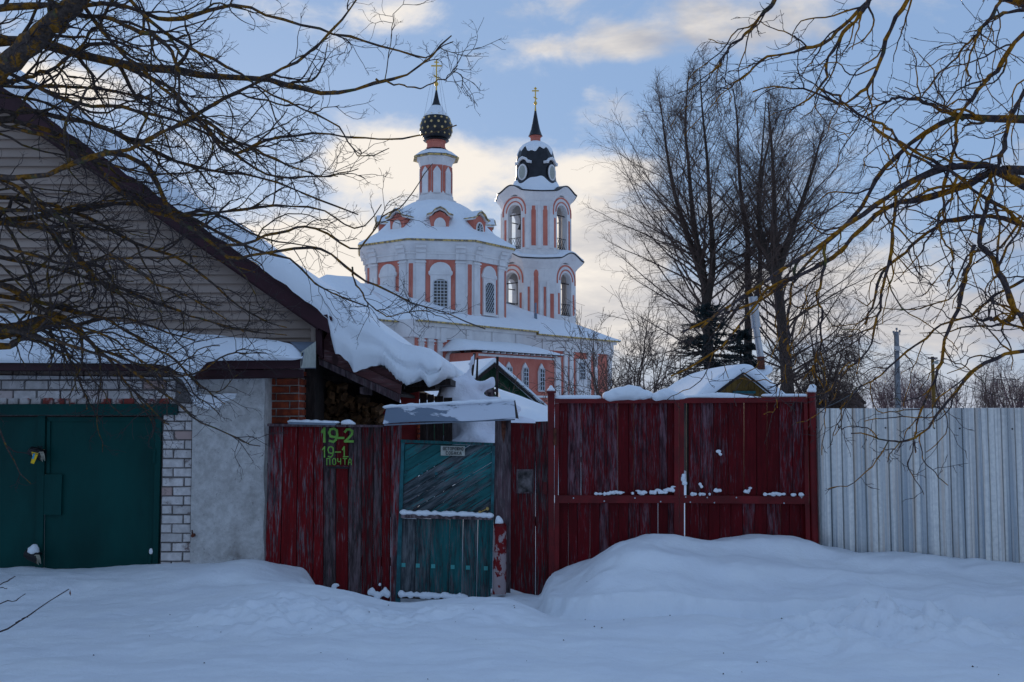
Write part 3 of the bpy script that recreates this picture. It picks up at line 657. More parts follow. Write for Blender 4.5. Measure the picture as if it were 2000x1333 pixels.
# snow splat stuck on the plaster
m = MB(); m.px([(372, 775), (392, 770), (415, 772), (440, 768), (462, 769), (458, 778), (440, 784), (428, 796), (410, 801), (392, 796), (378, 790)], YB - .085, .05); m.build('stuck_snow', 'snow', gar, smooth=50)
m = MB(); m.px([(352, 728), (372, 738), (380, 752), (388, 768), (372, 772), (364, 756), (356, 742), (338, 733)], YB - .16, .12); m.build('stuck_snow', 'snow', gar, smooth=50)
# door frame and leaves
m = MB(); m.px([(-60, 790), (346, 789), (346, 811), (-60, 811)], YB - .05, .12); m.px([(304, 811), (315, 811), (307, 1135), (297, 1135)], YB - .03, .10); m.build('door_frame', 'green_door', gar)
lf = MB(); lf.px([(-150, 815), (76, 815), (74, 1140), (-150, 1140)], YB + .03, .03); dl = lf.build('door', 'green_door', gar)
lf = MB(); lf.px([(91, 817), (303, 817), (296, 1140), (86, 1140)], YB + .03, .03)
dr = lf.build('door', 'green_door', gar)
m = MB()   # pressed rim of the right leaf
m.px([(92, 815), (304, 815), (304, 823), (97, 823)], YB + .012, .02); m.px([(92, 823.5), (98, 823.5), (97, 925), (91, 925)], YB + .012, .02)
m.px([(296, 823.5), (303.5, 823.5), (297, 1138), (290, 1138)], YB + .012, .02); m.build('door_rim', 'green_door', dr)
m = MB(); m.px([(74, 812), (88, 812), (82, 1140), (68, 1140)], YB - .005, .035); m.build('cover_strip', 'green_door', dl)
m = MB(); m.px([(84, 927), (121, 927), (119, 1006), (81, 1006)], YB - .0, .03); m.build('lock_plate', 'green_door', dr)
for hy, px_ in ((880, 302), (1083, 294)):
    m = MB(); a = P(px_, hy, YB - .03); b = P(px_ - 1, hy + 25, YB - .03); m.tube([a, b], .017, 10); m.tube([(a[0], a[1], a[2] + .004), (a[0], a[1], a[2] + .02)], .010, 8); m.build('hinge', 'green_door', gar, smooth=40)
a = P(295, 1083, YB - .03); blob('hinge_snow', [((a[0], a[1], a[2] + .03), (.02, .02, .035))], gar, voxel=.006)
m = MB(); a = P(376, 1047, YB - .1); m.tube([a, a + np.array([.0, .1, .005])], .018, 8); m.tube([a + np.array([0, 0, .0]), a + np.array([-.005, .0, .06])], .008, 6); m.build('iron_pin', 'rust', gar)
# padlock covers cut from bottles
def lock_cover(px_, py_, label, snow):
    c = P(px_, py_, YB - .06); t = thing('padlock_cover', c, label, 'padlock cover')
    m = MB(); ax = np.array([.9, 0, -.35]); ax /= np.linalg.norm(ax)
    m.tube([c - ax * .10, c - ax * .085, c - ax * .03, c + ax * .06], [.018, .045, .058, .062], 14, cap=False); m.build('bottle_cup', 'black', t, smooth=40)
    m = MB(); s = c + np.array([.03, -.02, .01]); m.tube([s + np.array([0, 0, .03]), s + np.array([0, 0, -.05])], .028, 8); m.tube([s + np.array([-.02, 0, .03]), s + np.array([-.02, 0, .06]), s + np.array([.02, 0, .06]), s + np.array([.02, 0, .03])], .006, 6); m.build('padlock', 'iron', t)
    for k_ in range(5):
        m = MB(); q = c + np.array([.055 + .008 * k_, -.055, .0]); 
        m.tube([q + np.array([-.02, 0, .01]), q + np.array([.0, -.01, .02]), q + np.array([.012, -.01, -.02]), q + np.array([.0 + .004 * k_, -.005, -.06 - .012 * (k_ % 3)])], .0035, 5); m.build('cord', 'cord', t, smooth=1)
    if not snow:
        m = MB(); q = c + np.array([-.035, -.066, .02]); m.add([q, q + np.array([.075, -.0, -.015]), q + np.array([.03, .0, -.125]), q + np.array([-.005, 0, -.115]), q + np.array([.012, 0, -.05])], [(0, 1, 4), (1, 2, 3, 4)]); o = m.build('label_strip', 'yellow', t)
        m = MB(); q = q + np.array([.018, -.002, -.015]); m.add([q, q + np.array([.022, 0, -.003]), q + np.array([.008, 0, -.06]), q + np.array([-.008, 0, -.058])], [(0, 1, 2, 3)]); m.build('label_print', 'cyan', o)
    else: blob('snow_lump', [(c + np.array([0, -.01, .055]), (.062, .055, .05)), (c + np.array([.01, -.01, .09]), (.035, .04, .035))], t, voxel=.008)
lock_cover(74, 886, 'cut dark bottle with yellow label sheltering the upper padlock on green garage door', False)
lock_cover(66, 1086, 'dark padlock cover topped with a lump of snow low on green garage door', True)
# pent roof
m = MB(); fr = [P(-700, 706, 10.0), P(338, 708, 10.0), P(352, 716, 10.0), P(352, 722, 10.0), P(338, 714, 10.0), P(-700, 712, 10.0)]
m = MB(); m.px([(-700, 709), (300, 711), (340, 716), (346, 726), (330, 724), (-700, 724)], 10.02, .04); m.build('fascia', 'maroon', gar)
m = MB(); m.px([(400, 704), (590, 702), (588, 720), (380, 722)], 10.02, .04); m.px([(378, 724), (592, 722), (592, 738), (372, 742)], 10.12, .04); m.build('fascia', 'maroon', gar)
m = MB(); m.add([P(-700, 708, 10.0), P(345, 711, 10.0), P(400, 702, 10.0), P(590, 701, 10.0), P(612, 668, 10.95), P(-700, 655, 10.95)], [(0, 1, 2, 3, 4, 5)]); 
m.add([P(-700, 726, 10.1), P(592, 740, 10.1), P(612, 735, 10.95), P(-700, 720, 10.95)], [(0, 1, 2, 3)]); m.build('pent_roof', 'maroon', gar)
m = MB(); a, b, c, d, e_ = P(566, 668, 10.7), P(616, 668, 10.95), P(617, 720, 10.6), P(588, 720, 10.02), P(592, 690, 10.02)
m.add([a, b, e_, P(590, 702, 10.0), c, d], [(0, 1, 2), (1, 4, 5, 2)]); m.build('flashing', 'sheet', gar)
m = MB(); m.add([P(588, 688, 10.0), P(617, 667, 10.55), P(617, 718, 10.55), P(587, 719, 10.0)], [(0, 1, 2, 3)]); m.build('flashing', 'plate', gar)
# snow on the pent roof
SB = [(-260, 600), (0, 612), (120, 618), (200, 626), (300, 640), (380, 652), (450, 659), (520, 664), (570, 674), (596, 690)]
SF = [(-260, 709), (0, 709), (200, 710), (300, 711), (330, 716), (346, 726), (358, 738), (366, 744), (376, 738), (392, 722), (404, 708), (420, 705), (520, 704), (575, 704), (592, 700)]
m = MB(); vs = []; xs2 = np.linspace(-260, 592, 170); nn = 16
for x in xs2:
    pb = interp([(a, b) for a, b in SB], x, 1); pf = interp([(a, b) for a, b in SF], x, 1)
    ptop = min(pf, 711) - 17 - 4 * math.sin(x * .02)
    if x > 540: ptop = pf - 15 * max(0, (592 - x) / 52) - 1
    A, B, Cc = P(x, pf, 9.97), P(x, ptop, 9.99), P(x, pb, 10.97)
    for j in range(nn):
        w = j / (nn - 1)
        if w < .3: q = w / .3; p = A + (B - A) * q + np.array([0, -.05 * math.sin(math.pi * q), 0])
        else: q = (w - .3) / .7; p = B + (Cc - B) * q + np.array([0, 0, .06 * math.sin(math.pi * q) + .02 * fbm(np.array([x * .02]), np.array([q * 3]), 1.3, 3)[0]])
        vs.append(p)
f = [(i_ * nn + j, i_ * nn + j + 1, (i_ + 1) * nn + j + 1, (i_ + 1) * nn + j) for i_ in range(len(xs2) - 1) for j in range(nn - 1)]
m.add(vs, f); m.build('roof_snow', 'snow', gar, smooth=1)

# ---------------------------------------------------------------- red brick pillar and firewood shed
pil = thing('brick_pillar', (P(548, 800, 10.75)[0], 10.75, 0), 'red brick pillar between the white plaster pier and the firewood', 'pillar')
YP = 10.75
m = MB(); m.px([(515, 712), (584, 712), (584, 1160), (515, 1160)], YP + .008, .35); m.build('mortar_core', 'mortar_light', pil)
py = 731; r = 0
while py < 880:
    lay('brick', pil, P(516, py, YP)[0], P(584, py, YP)[0], Z_(py, YP), 15.0 / FPX * YP - .012, 36 / FPX * YP, YP, 'brick_red', .35 if r % 2 else .62)
    xr_ = P(584, 800, YP)[0]
    for k_, (y_a, y_b) in enumerate(((.0, .12), (.13, .35)) if r % 2 else ((.0, .22), (.23, .35))):
        me_ = brick_mesh('brick_side', y_b - y_a - .008, 15.0 / FPX * YP - .012, .04, 'brick_red', r * 2 + k_); inst('brick', me_, (xr_ + .010, YP + .01 + (y_a + y_b) / 2, Z_(py, YP)), pil, (0, 0, math.pi / 2))
    r += 1; py += 15.0
shed = thing('firewood_shed', (P(700, 800, 11.4)[0], 11.4, 0), 'open woodshed with brown stained verge boards below the overhanging roof snow', 'shed')
m = MB(); m.px([(626, 678), (784, 752), (782, 770), (622, 699)], 11.0, .04); m.build('verge_board', 'brownwood', shed)
m = MB(); m.px([(622, 700), (782, 771), (780, 787), (624, 713)], 10.96, .05); m.build('verge_board', 'greywood', shed)
m = MB(); m.px([(640, 650), (700, 700), (790, 735), (786, 752), (626, 678)], 11.04, .03); m.build('verge_board', 'brownwood', shed)
m = MB(); q = [P(622, 696, 11.05), P(784, 770, 11.05), P(784, 776, 11.05), P(622, 702, 11.05)]; m.prism(q, (0, 6.5, 0)); m.build('roof', 'darkwood', shed)
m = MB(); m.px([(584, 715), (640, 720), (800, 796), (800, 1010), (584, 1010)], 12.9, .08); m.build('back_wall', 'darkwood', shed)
m = MB(); m.px([(702, 756), (710, 756), (710, 771), (703, 769)], 11.1, .7); m.build('rafter', 'greywood', shed)
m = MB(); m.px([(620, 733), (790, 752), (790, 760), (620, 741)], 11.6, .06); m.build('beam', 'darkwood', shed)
# logs: split billets stacked, ends to the viewer
fw = thing('firewood_stack', (P(660, 800, 11.7)[0], 11.7, .2), 'stacked split firewood in the dark shed above the red fence', 'firewood')
lm = []
for k_ in range(10):
    r = random.Random(k_ + 50); n_ = r.choice([3, 4, 4, 5]); w = r.uniform(.032, .06); h = r.uniform(.045, .085)
    ring = [(w * math.cos(2 * math.pi * i_ / n_ + .5) * r.uniform(.6, 1.15), h * math.sin(2 * math.pi * i_ / n_ + .5) * r.uniform(.7, 1.1)) for i_ in range(n_)]
    v = [(x, r.uniform(-.01, .01), z) for x, z in ring] + [(x * 1.05, .4, z) for x, z in ring]
    f = [tuple(range(n_)), tuple(range(2 * n_ - 1, n_ - 1, -1))] + [(i_, i_ + n_, (i_ + 1) % n_ + n_, (i_ + 1) % n_) for i_ in range(n_)]
    lm.append(mesh_of('log', v, f, 'log'))
px = 590
nl = 0
while px < 738:
    top = 745 if px < 640 else 750 + (px - 640) * .55
    py = 838
    while py > top:
        if nl < 295:
            inst('log', random.choice(lm), P(px + random.uniform(-3, 3), py + random.uniform(-2, 2), 11.7 + random.uniform(-.10, .14)), fw, (random.uniform(-.25, .25), random.uniform(-.5, .5), random.uniform(-.35, .35)), (random.uniform(.6, 1.05),) * 3); nl += 1
        py -= 9.0 if py > 800 else 10.5
    px += 8.6
# ---------------------------------------------------------------- building glimpsed behind the wicket
bk = thing('red_outhouse', (P(800, 800, 12.9)[0], 12.9, 0), 'low red painted outhouse glimpsed behind the wicket, under the hanging snow', 'shed')
m = MB(); m.px([(778, 757), (818, 752), (814, 1000), (742, 1000), (742, 792), (784, 792)], 12.6, .1); m.build('wall', 'pink_shed', bk) if 'pink_shed' in MT else None
MT['pink_shed'] = m_plain('faded_red_wall', (.30, .035, .035), .85, var=.2, nscale=5)
m.build('wall', 'pink_shed', bk)
m = MB(); m.px([(784, 745), (850, 735), (850, 760), (786, 770)], 12.4, .12); m.build('lintel', 'darkwood', bk)
for i_, (x0, x1) in enumerate(((820, 834), (835, 848), (849, 866), (867, 884))):
    m = MB(); m.px([(x0, 768 + 3 * i_), (x1 - 1, 768 + 3 * i_), (x1 - 1, 1000), (x0, 1000)], 12.7, .05); m.build('door_plank', 'darkwood', bk)
for i_ in range(9):
    lay('brick', bk, P(812, 830, 12.5)[0], P(820, 830, 12.5)[0], Z_(795 + i_ * 9.5, 12.5), .05, .12, 12.55, 'brick_red', .0)
m = MB(); m.px([(745, 745), (880, 740), (880, 752), (745, 757)], 12.2, 3.2); m.build('roof', 'darkwood', bk)
# ---------------------------------------------------------------- red board fence with painted numbers
YF = 10.35
fen = thing('board_fence', (P(650, 800, YF)[0], YF, -.3), 'flaking dark red board fence painted with green numbers, left of the teal wicket', 'fence')
TB = [525, 554, 583, 614, 633, 657, 681, 707, 730, 746, 764]
BB = [516, 547, 578, 611, 632, 656, 680, 706, 729, 745, 762]
BOT = [1150, 1170, 1175, 1190, 1210, 1215, 1215, 1200, 1190, 1190, 1190]
for i_ in range(len(TB) - 1):
    t0, t1 = TB[i_], TB[i_ + 1] - random.uniform(.6, 1.3); b0, b1 = BB[i_], BB[i_ + 1] - random.uniform(.6, 1.2)
    yb = BOT[i_] + 10; tp = 832 + random.uniform(0, 2)
    Yb = YF + random.uniform(-.012, .012)
    board('board', [(t0, tp), (t1, tp), (b1, yb), (b0, yb)], Yb, .03, 'red_worn' if i_ in (4, 6, 7, 8) else 'red', fen)
m = MB(); m.px([(522, 828), (748, 831), (750, 835), (522, 833)], YF - .09, .16); m.build('cap_rail', 'greywood', fen)
m = MB(); m.px([(565, 824), (655, 827), (655, 831), (562, 829)], YF - .10, .14); m.build('sheet_strip', 'sheet', fen)
blob('rail_snow', [(P(x, 824 + random.uniform(-.5, .8) + (x - 565) * .02, YF - .03), (.06, .07, .022 + .008 * math.sin(x))) for x in range(572, 656, 9)], fen, voxel=.012)
blob('rail_snow', [(P(672, 827, YF - .03), (.035, .05, .03)), (P(680, 826, YF - .03), (.055, .06, .035)), (P(688, 828, YF - .03), (.04, .05, .02))], fen, voxel=.01)
for y_ in (905, 1090):
    m = MB(); m.px([(522, y_), (770, y_), (770, y_ + 16), (522, y_ + 16)], YF + .05, .05); m.build('rail', 'darkwood', fen)
# mail slot
m = MB(); m.px([(641, 911), (680, 912), (680, 916), (641, 915)], YF - .022, .03); m.build('mail_slot', 'black', fen)
m = MB(); m.px([(640, 909), (681, 910), (681, 912), (640, 911)], YF - .04, .04); m.build('slot_lip', 'red_worn', fen)
G = {'1': [[(0, .72), (.42, 1), (.42, 0)]], '9': [[(.9, .42), (.6, .36), (.2, .42), (.05, .7), (.2, .95), (.55, 1.02), (.88, .88), (.92, .5), (.78, .15), (.5, -.02), (.12, .06)]],
     '-': [[(0, .42), (.9, .42)]], '2': [[(.05, .8), (.25, .98), (.6, 1.0), (.88, .85), (.85, .6), (.5, .32), (.05, .02), (.95, .02)]],
     'П': [[(.05, 0), (.05, 1), (.85, 1), (.85, 0)]], 'О': [[(.1, .2), (.1, .8), (.35, 1), (.7, 1), (.9, .8), (.9, .2), (.7, 0), (.35, 0), (.1, .2)]],
     'Ч': [[(.08, 1), (.1, .55), (.35, .42), (.85, .5)], [(.85, 1), (.85, 0)]], 'Т': [[(0, 1), (1, 1)], [(.5, 1), (.5, 0)]],
     'А': [[(.05, 0), (.2, .75), (.45, 1), (.75, .8), (.85, 0)], [(.12, .38), (.85, .38)]], 'С': [[(.9, .85), (.6, 1), (.3, 1), (.08, .75), (.08, .25), (.3, 0), (.6, 0), (.9, .15)]],
     'Р': [[(.1, 0), (.1, 1), (.6, 1), (.88, .85), (.88, .6), (.6, .45), (.1, .45)]], 'Ж': [[(.5, 1), (.5, 0)], [(0, 1), (.42, .5), (0, 0)], [(1, 1), (.58, .5), (1, 0)]],
     'Н': [[(.08, 1), (.08, 0)], [(.9, 1), (.9, 0)], [(.08, .5), (.9, .5)]], 'Б': [[(.85, 1), (.1, 1), (.1, 0), (.6, 0), (.88, .15), (.88, .4), (.6, .55), (.1, .55)]],
     'К': [[(.1, 1), (.1, 0)], [(.88, 1), (.12, .48), (.9, 0)]]}
def write(txt, boxes, Y, wpx, mat, parent, names='letter'):
    for ch, (x0, y0, x1, y1) in zip(txt, boxes):
        m = MB(); hw = wpx / 2.0
        for li, line in enumerate(G[ch]):
            pts = [np.array([x0 + u * (x1 - x0), y1 - v * (y1 - y0)], float) for u, v in line]
            for si, (a, b) in enumerate(zip(pts[:-1], pts[1:])):
                d = b - a; ln = np.linalg.norm(d)
                if ln < 1e-3: continue
                d /= ln; nn_ = np.array([-d[1], d[0]]) * hw; a2 = a - d * hw * .8; b2 = b + d * hw * .8
                q = [a2 + nn_, b2 + nn_, b2 - nn_, a2 - nn_]
                m.px([(p[0], p[1]) for p in q], Y - .0004 * (si + 3 * li), .003)
        m.build(names, mat, parent)
write('19-2', [(629, 837, 640, 863), (642, 838, 660, 863), (661, 843, 672, 865), (673, 839, 690, 863)], YF - .018, 4.4, 'green_paint', fen, 'painted_digit')
write('19-1', [(630, 873, 639, 893), (640, 873, 652, 893), (655, 874, 666, 890), (669, 873, 677, 893)], YF - .018, 2.4, 'green_paint', fen, 'painted_digit')
m = MB(); m.px([(670, 891.5), (681, 891.5), (681, 893.5), (670, 893.5)], YF - .0195, .003); m.build('painted_digit', 'green_paint', fen)
write('ПОЧТА', [(638, 896, 645.5, 908.5), (649, 896, 656.5, 908), (659, 896, 666.5, 907), (670, 896, 677.5, 907.5), (680, 896, 687.5, 908)], YF - .018, 1.7, 'green_paint', fen, 'painted_letter')
# snow caught on the boards and in the gap
blob('stuck_snow', [(P(652, 1150, YF - .03), (.03, .02, .05)), (P(656, 1143, YF - .03), (.04, .02, .02)), (P(649, 1160, YF - .03), (.025, .02, .03))], fen, voxel=.008)
blob('stuck_snow', [(P(x, 1160 + 5 * math.sin(x), YF - .05), (random.uniform(.02, .04), .03, random.uniform(.02, .055))) for x in range(722, 762, 5)] + [(P(742, 1142, YF - .03), (.02, .015, .02))], fen, voxel=.01)
# ---------------------------------------------------------------- gate posts, wicket, canopy
pl = thing('gate_post', (P(775, 800, YF)[0], YF, -.3), 'narrow red post on the hinge side of the teal wicket', 'post')
m = MB(); m.px([(764, 832), (783, 830), (774, 1182), (763, 1182)], YF - .04, .09); m.build('post_board', 'red', pl)
YW = 10.32
wk = thing('wicket_gate', (P(870, 800, YW)[0], YW, -.25), 'teal wooden wicket with diagonal boards above upright bare ones', 'gate')
m = MB(); m.px([(784, 862), (790, 862), (781, 1180), (772, 1180)], YW - .02, .05); m.build('stile', 'teal_frame', wk)
m = MB(); m.px([(783, 859), (967, 866), (967, 871), (783, 865)], YW - .03, .07); m.build('top_rail', 'teal_worn', wk)
m = MB(); m.px([(961, 870), (967, 870), (961, 1150), (956, 1150)], YW - .015, .04); m.build('stile', 'teal_frame', wk)
# diagonal boards clipped to the upper panel
def clip_poly(poly, a, b, c):       # keep a*x+b*y<=c
    out = []
    for i_ in range(len(poly)):
        p, q = poly[i_], poly[(i_ + 1) % len(poly)]; fp = a * p[0] + b * p[1] - c; fq = a * q[0] + b * q[1] - c
        if fp <= 0: out.append(p)
        if fp * fq < 0: t = fp / (fp - fq); out.append((p[0] + t * (q[0] - p[0]), p[1] + t * (q[1] - p[1])))
    return out
sl = .60
cc = 1338; ii = 0
while cc < 1582:
    w = random.Random(ii + 3).uniform(17, 25); quad = [(791, 867), (962, 871), (959, 1003), (786, 1003)]
    # line y + sl*x = const
    q = clip_poly(quad, -sl, -1, -cc); q = clip_poly(q, sl, 1, cc + w - (1.0 if ii in (3, 6) else .35))
    if len(q) > 2:
        board('diagonal_board', q, YW + random.uniform(-.004, .006), .024, 'teal_diag', wk, .4)
    cc += w; ii += 1
for a_, b_ in zip((781, 812, 841, 878, 904, 933), (812, 841, 878, 904, 933, 961)):
    yb = 1166 if a_ < 900 else 1168
    board('board', [(a_ + 1.2, 1013), (b_ + (.6 if b_ < 900 else 0), 1015), (b_ - (2.4 if b_ < 900 else 3.0), yb), (a_ - 2.2, yb)], YW + random.uniform(-.004, .006), .024, 'teal_worn', wk)
m = MB(); m.px([(783, 1003), (962, 1008), (962, 1016), (783, 1012)], YW - .07, .075); m.build('middle_rail', 'greywood', wk)
blob('rail_snow', [(P(x, 1001 + (x - 785) * .033 + random.uniform(-.8, .8), YW - .05), (random.uniform(.03, .05), .04, random.uniform(.014, .034))) for x in range(789, 962, 6)], wk, voxel=.009, smooth_it=3)
m = MB(); m.px([(775, 1163), (912, 1168), (912, 1173), (775, 1169)], YW - .06, .06); m.build('bottom_rail', 'darkwood', wk)
blob('rail_snow', [(P(x, 1161 + (x - 785) * .033 + random.uniform(-1.5, 1.5), YW - .05), (random.uniform(.02, .045), .035, random.uniform(.012, .04))) for x in range(784, 912, 6)], wk, voxel=.009, smooth_it=2)
def nut(name, x, y, Y, parent, mat='teal_frame', s=.02):
    m = MB(); c = P(x, y, Y); m.box((c[0] - s, c[1], c[2] - s), (c[0] + s, c[1] + .006, c[2] + s)); m.tube([c + np.array([0, .002, 0]), c + np.array([0, -.01, 0])], s * .45, 6, mi=0); m.build(name, mat, parent)
for x in (788, 816, 846, 884, 914, 949): nut('bolt', x, 1104 + (x - 788) * .04, YW - .012, wk, 'bolt_teal' if 'bolt_teal' in MT else 'teal_frame')
for x in (793, 824, 852, 890, 921, 954): nut('bolt', x, 923 + (x - 793) * .04, YW - .014, wk, 'teal_frame', .014)
# handle: two round plates joined by a bar
m = MB(); a, b = P(937, 1001, YW - .05), P(952, 994, YW - .05); m.tube([a, b], .006, 6)
for q in (a, b): m.lathe((0, 0), [], 8) if False else m.tube([q + np.array([0, -.012, 0]), q + np.array([0, .05, 0])], .016, 10)
m.build('handle', 'ochre', wk, smooth=40)
# sign plate
m = MB(); m.px([(861, 871), (908, 872), (908, 891), (861, 890)], YW - .028, .006); sg = m.build('sign_plate', 'plate', wk)
write('ОСТОРОЖНО', [(865.2 + 4.55 * i_, 873.5 + .1 * i_, 868.6 + 4.55 * i_, 879.3 + .1 * i_) for i_ in range(9)], YW - .032, .95, 'text', sg, 'letter')
write('СОБАКА', [(871.0 + 5.3 * i_, 882.2 + .1 * i_, 874.8 + 5.3 * i_, 888.2 + .1 * i_) for i_ in range(6)], YW - .032, .95, 'text', sg, 'letter')
# canopy
cn = thing('gate_canopy', (P(880, 805, 10.25)[0], 10.25, 1.6), 'small grey sheet metal canopy crusted with snow over the wicket', 'canopy')
A, B, C_, D_ = P(748, 828, 10.1), P(1007, 817, 10.1), P(1004, 782, 10.3), P(755, 795, 10.3)
m = MB(); ns = 26; vs = []
for j in range(7):
    for i_ in range(ns + 1):
        u, v = i_ / ns, j / 6; p = (A * (1 - u) + B * u) * (1 - v) + (D_ * (1 - u) + C_ * u) * v
        p = p + np.array([0, -.012 * math.sin(u * 9) * math.sin(math.pi * v), .008 * math.sin(u * 7)]); vs.append(p)
vs2 = [p + np.array([0, .012, -.004]) for p in vs]; nn = ns + 1
f = [(j * nn + i_, j * nn + i_ + 1, (j + 1) * nn + i_ + 1, (j + 1) * nn + i_) for j in range(6) for i_ in range(ns)]
m.add(vs, f); m.add(vs2, f); m.build('front_sheet', 'canopy', cn, smooth=40)
m = MB(); m.add([D_ + [0, .01, 0], C_ + [0, .01, 0], P(1010, 815, 10.62), P(752, 828, 10.62)], [(0, 1, 2, 3)]); m.build('rear_sheet', 'canopy', cn)
m = MB(); m.prism([B, C_, P(1011, 818, 10.62)], (.012, 0, 0)); m.build('end_cheek', 'darkwood', cn)
m = MB(); m.px([(750, 829), (1006, 818.5), (1006, 821), (750, 832)], 10.13, .03); m.build('drip_edge', 'sheet', cn)
blob('canopy_snow', [(P(757 + k__ * 9.2, 795 - k__ * .5 + random.uniform(-.6, .6), 10.31), (.055, .05, .018 + random.uniform(0, .008))) for k__ in range(27)], cn, voxel=.012)
# post to the right of the wicket
pr = thing('gate_post', (P(983, 800, YF)[0], YF, -.3), 'thick weathered wooden post splitting at the top, right of the teal wicket', 'post')
m = MB(); m.px([(967, 818), (998, 820), (997, 1160), (962, 1160)], YF - .02, .16); m.build('post_timber', 'greywood', pr)
m = MB(); m.px([(979, 822), (989, 822), (987, 850), (984, 866), (980, 850)], YF - .034, .01); m.build('split', 'rust', pr)
m = MB(); m.px([(968, 1030), (990, 1030), (988, 1150), (962, 1146)], YF - .14, .0001)
pipe = thing('bollard_pipe', (P(975, 1140, YF - .16)[0], YF - .16, -.3), 'leaning stub of pipe with flaking red paint and a snow cap beside the wicket', 'post')
m = MB(); a, b = P(975, 1160, YF - .16), P(977, 1028, YF - .12); m.tube([a, b], [.070, .066], 14); m.build('pipe', 'pipe_red', pipe, smooth=40)
m = MB(); m.tube([b + [0, 0, .001], b + [0, 0, .03]], [.068, .05], 14); m.build('pipe_rim', 'red_frame', pipe, smooth=40)
blob('snow_cap', [(b + np.array([-.01, 0, .045]), (.045, .045, .045)), (b + np.array([-.02, 0, .075]), (.028, .03, .035))], pipe, voxel=.01)
# two broad boards
f2 = thing('board_fence', (P(1035, 800, YF)[0], YF, -.3), 'narrow red board fence of two broad boards between thick post and big gate', 'fence')
hb_ = [(996, 826), (1046, 827), (1045.4, 1166), (997, 1150)]
board('board', hb_, YF, .035, 'red_worn', f2)
board('board', [(1046, 824), (1073, 823), (1075, 1150), (1046.6, 1168)], YF + .01, .035, 'red_worn', f2)
m = MB(); m.px([(1009, 917), (1042, 917), (1042, 964), (1009, 964)], YF - .01, .012); h = m.build('hatch_frame', 'greywood', f2)
m = MB(); m.px([(1012, 920), (1039, 920), (1039, 961), (1012, 961)], YF - .016, .008); m.build('hatch', 'plate_dark', f2) if 'plate_dark' in MT else None
MT['plate_dark'] = m_plain('scratched_tin', (.10, .085, .085), .5, .4, var=.9, nscale=9)
m.build('hatch', 'plate_dark', f2)
m = MB(); m.px([(1061, 942), (1068, 942), (1068, 966), (1061, 966)], YF - .004, .012); m.build('latch_patch', 'red_frame', f2)
m = MB(); m.px([(1000, 1010), (1076, 1010), (1076, 1028), (1000, 1028)], YF + .05, .05); m.build('rail', 'darkwood', f2); m = MB(); m.px([(1000, 880), (1076, 880), (1076, 896), (1000, 896)], YF + .05, .05); m.build('rail', 'darkwood', f2)
# ---------------------------------------------------------------- big double gate
YD = 10.35
gt = thing('double_gate', (P(1330, 800, YD)[0], YD, 0), 'wide dark red double gate of narrow boards in a steel frame, snow along its top', 'gate')
def gate_boards(bt, y0, y1, Y):
    for a_, b_ in zip(bt[:-1], bt[1:]):
        mat = 'red_gate'; g1 = random.choice([.0, .05, .1, .15, .8 if random.random() < .5 else .1])
        lean = random.uniform(-.3, .3)
        board('board', [(a_ + .2, y0), (b_ - g1, y0), (b_ - g1 + lean, y1), (a_ + .2 + lean, y1)], Y + random.uniform(-.007, .007), .022, mat, gt)
z7 = lambda L_: [1050 + v / 3.417 for v in L_]
gate_boards(z7([140, 200, 290, 378, 462, 535, 608, 640, 725, 812, 865, 918]), 786, 970, YD)
gate_boards(z7([1008, 1088, 1172, 1270, 1378, 1462, 1530, 1612, 1700, 1782]), 786, 970, YD)
gate_boards(z7([128, 205, 265, 350, 412, 475, 540, 605, 680, 750, 805, 870, 930]), 980, 1150, YD + .01)
gate_boards(z7([985, 1015, 1078, 1142, 1215, 1290, 1368, 1450, 1530, 1622, 1680, 1752, 1800]), 980, 1110, YD + .01)
m = MB(); m.px([(1341, 786), (1344.5, 786), (1344.5, 970), (1341, 970)], YD + .02, .02); m.build('board', 'darkwood', gt)
m = MB(); m.px([(1084, 779), (1326, 779), (1326, 788), (1084, 788)], YD - .045, .05); m.px([(1084, 968), (1326, 968), (1326, 983), (1084, 983)], YD - .042, .045)
m.px([(1084, 788.2), (1092, 788.2), (1090, 967.8), (1083, 967.8)], YD - .043, .045); m.px([(1083, 983.2), (1092, 983.2), (1092, 1150), (1082, 1150)], YD - .043, .045)
m.px([(1317, 788.2), (1326, 788.2), (1326, 967.8), (1317, 967.8)], YD - .043, .045); m.px([(1317, 983.2), (1326, 983.2), (1326, 1120), (1317, 1120)], YD - .043, .045); m.build('leaf_frame', 'red_frame', gt)
m = MB(); m.px([(1327, 778), (1577, 776), (1577, 786), (1327, 788)], YD - .045, .05); m.px([(1327, 968), (1580, 970), (1580, 985), (1327, 983)], YD - .042, .045)
m.px([(1327, 788.2), (1336, 788.2), (1336, 967.8), (1327, 967.8)], YD - .043, .045); m.px([(1327, 983.2), (1336, 983.2), (1336, 1120), (1327, 1120)], YD - .043, .045)
m.px([(1570, 786.2), (1577, 786.2), (1580, 969.8), (1572, 969.8)], YD - .043, .045); m.px([(1572, 985.2), (1581, 985.2), (1584, 1110), (1576, 1110)], YD - .043, .045); m.build('leaf_frame', 'red_frame', gt)
for (x, y) in ((1339, 971), (1381, 972), (1438, 972), (1348, 981), (1395, 982), (1531, 983), (1565, 972), (1120, 973), (1180, 979), (1240, 973), (1290, 980)):
    m = MB(); c = P(x, y, YD - .044); m.tube([c, c + np.array([0, -.006, 0])], .008, 8); m.build('bolt', 'steel', gt)
for x, y in ((1084, 848), (1575, 850)):
    m = MB(); m.tube([P(x, y - 10, YD - .06), P(x, y + 22, YD - .06)], .016, 8); m.build('hinge', 'rust' if x < 1200 else 'red_frame', gt)
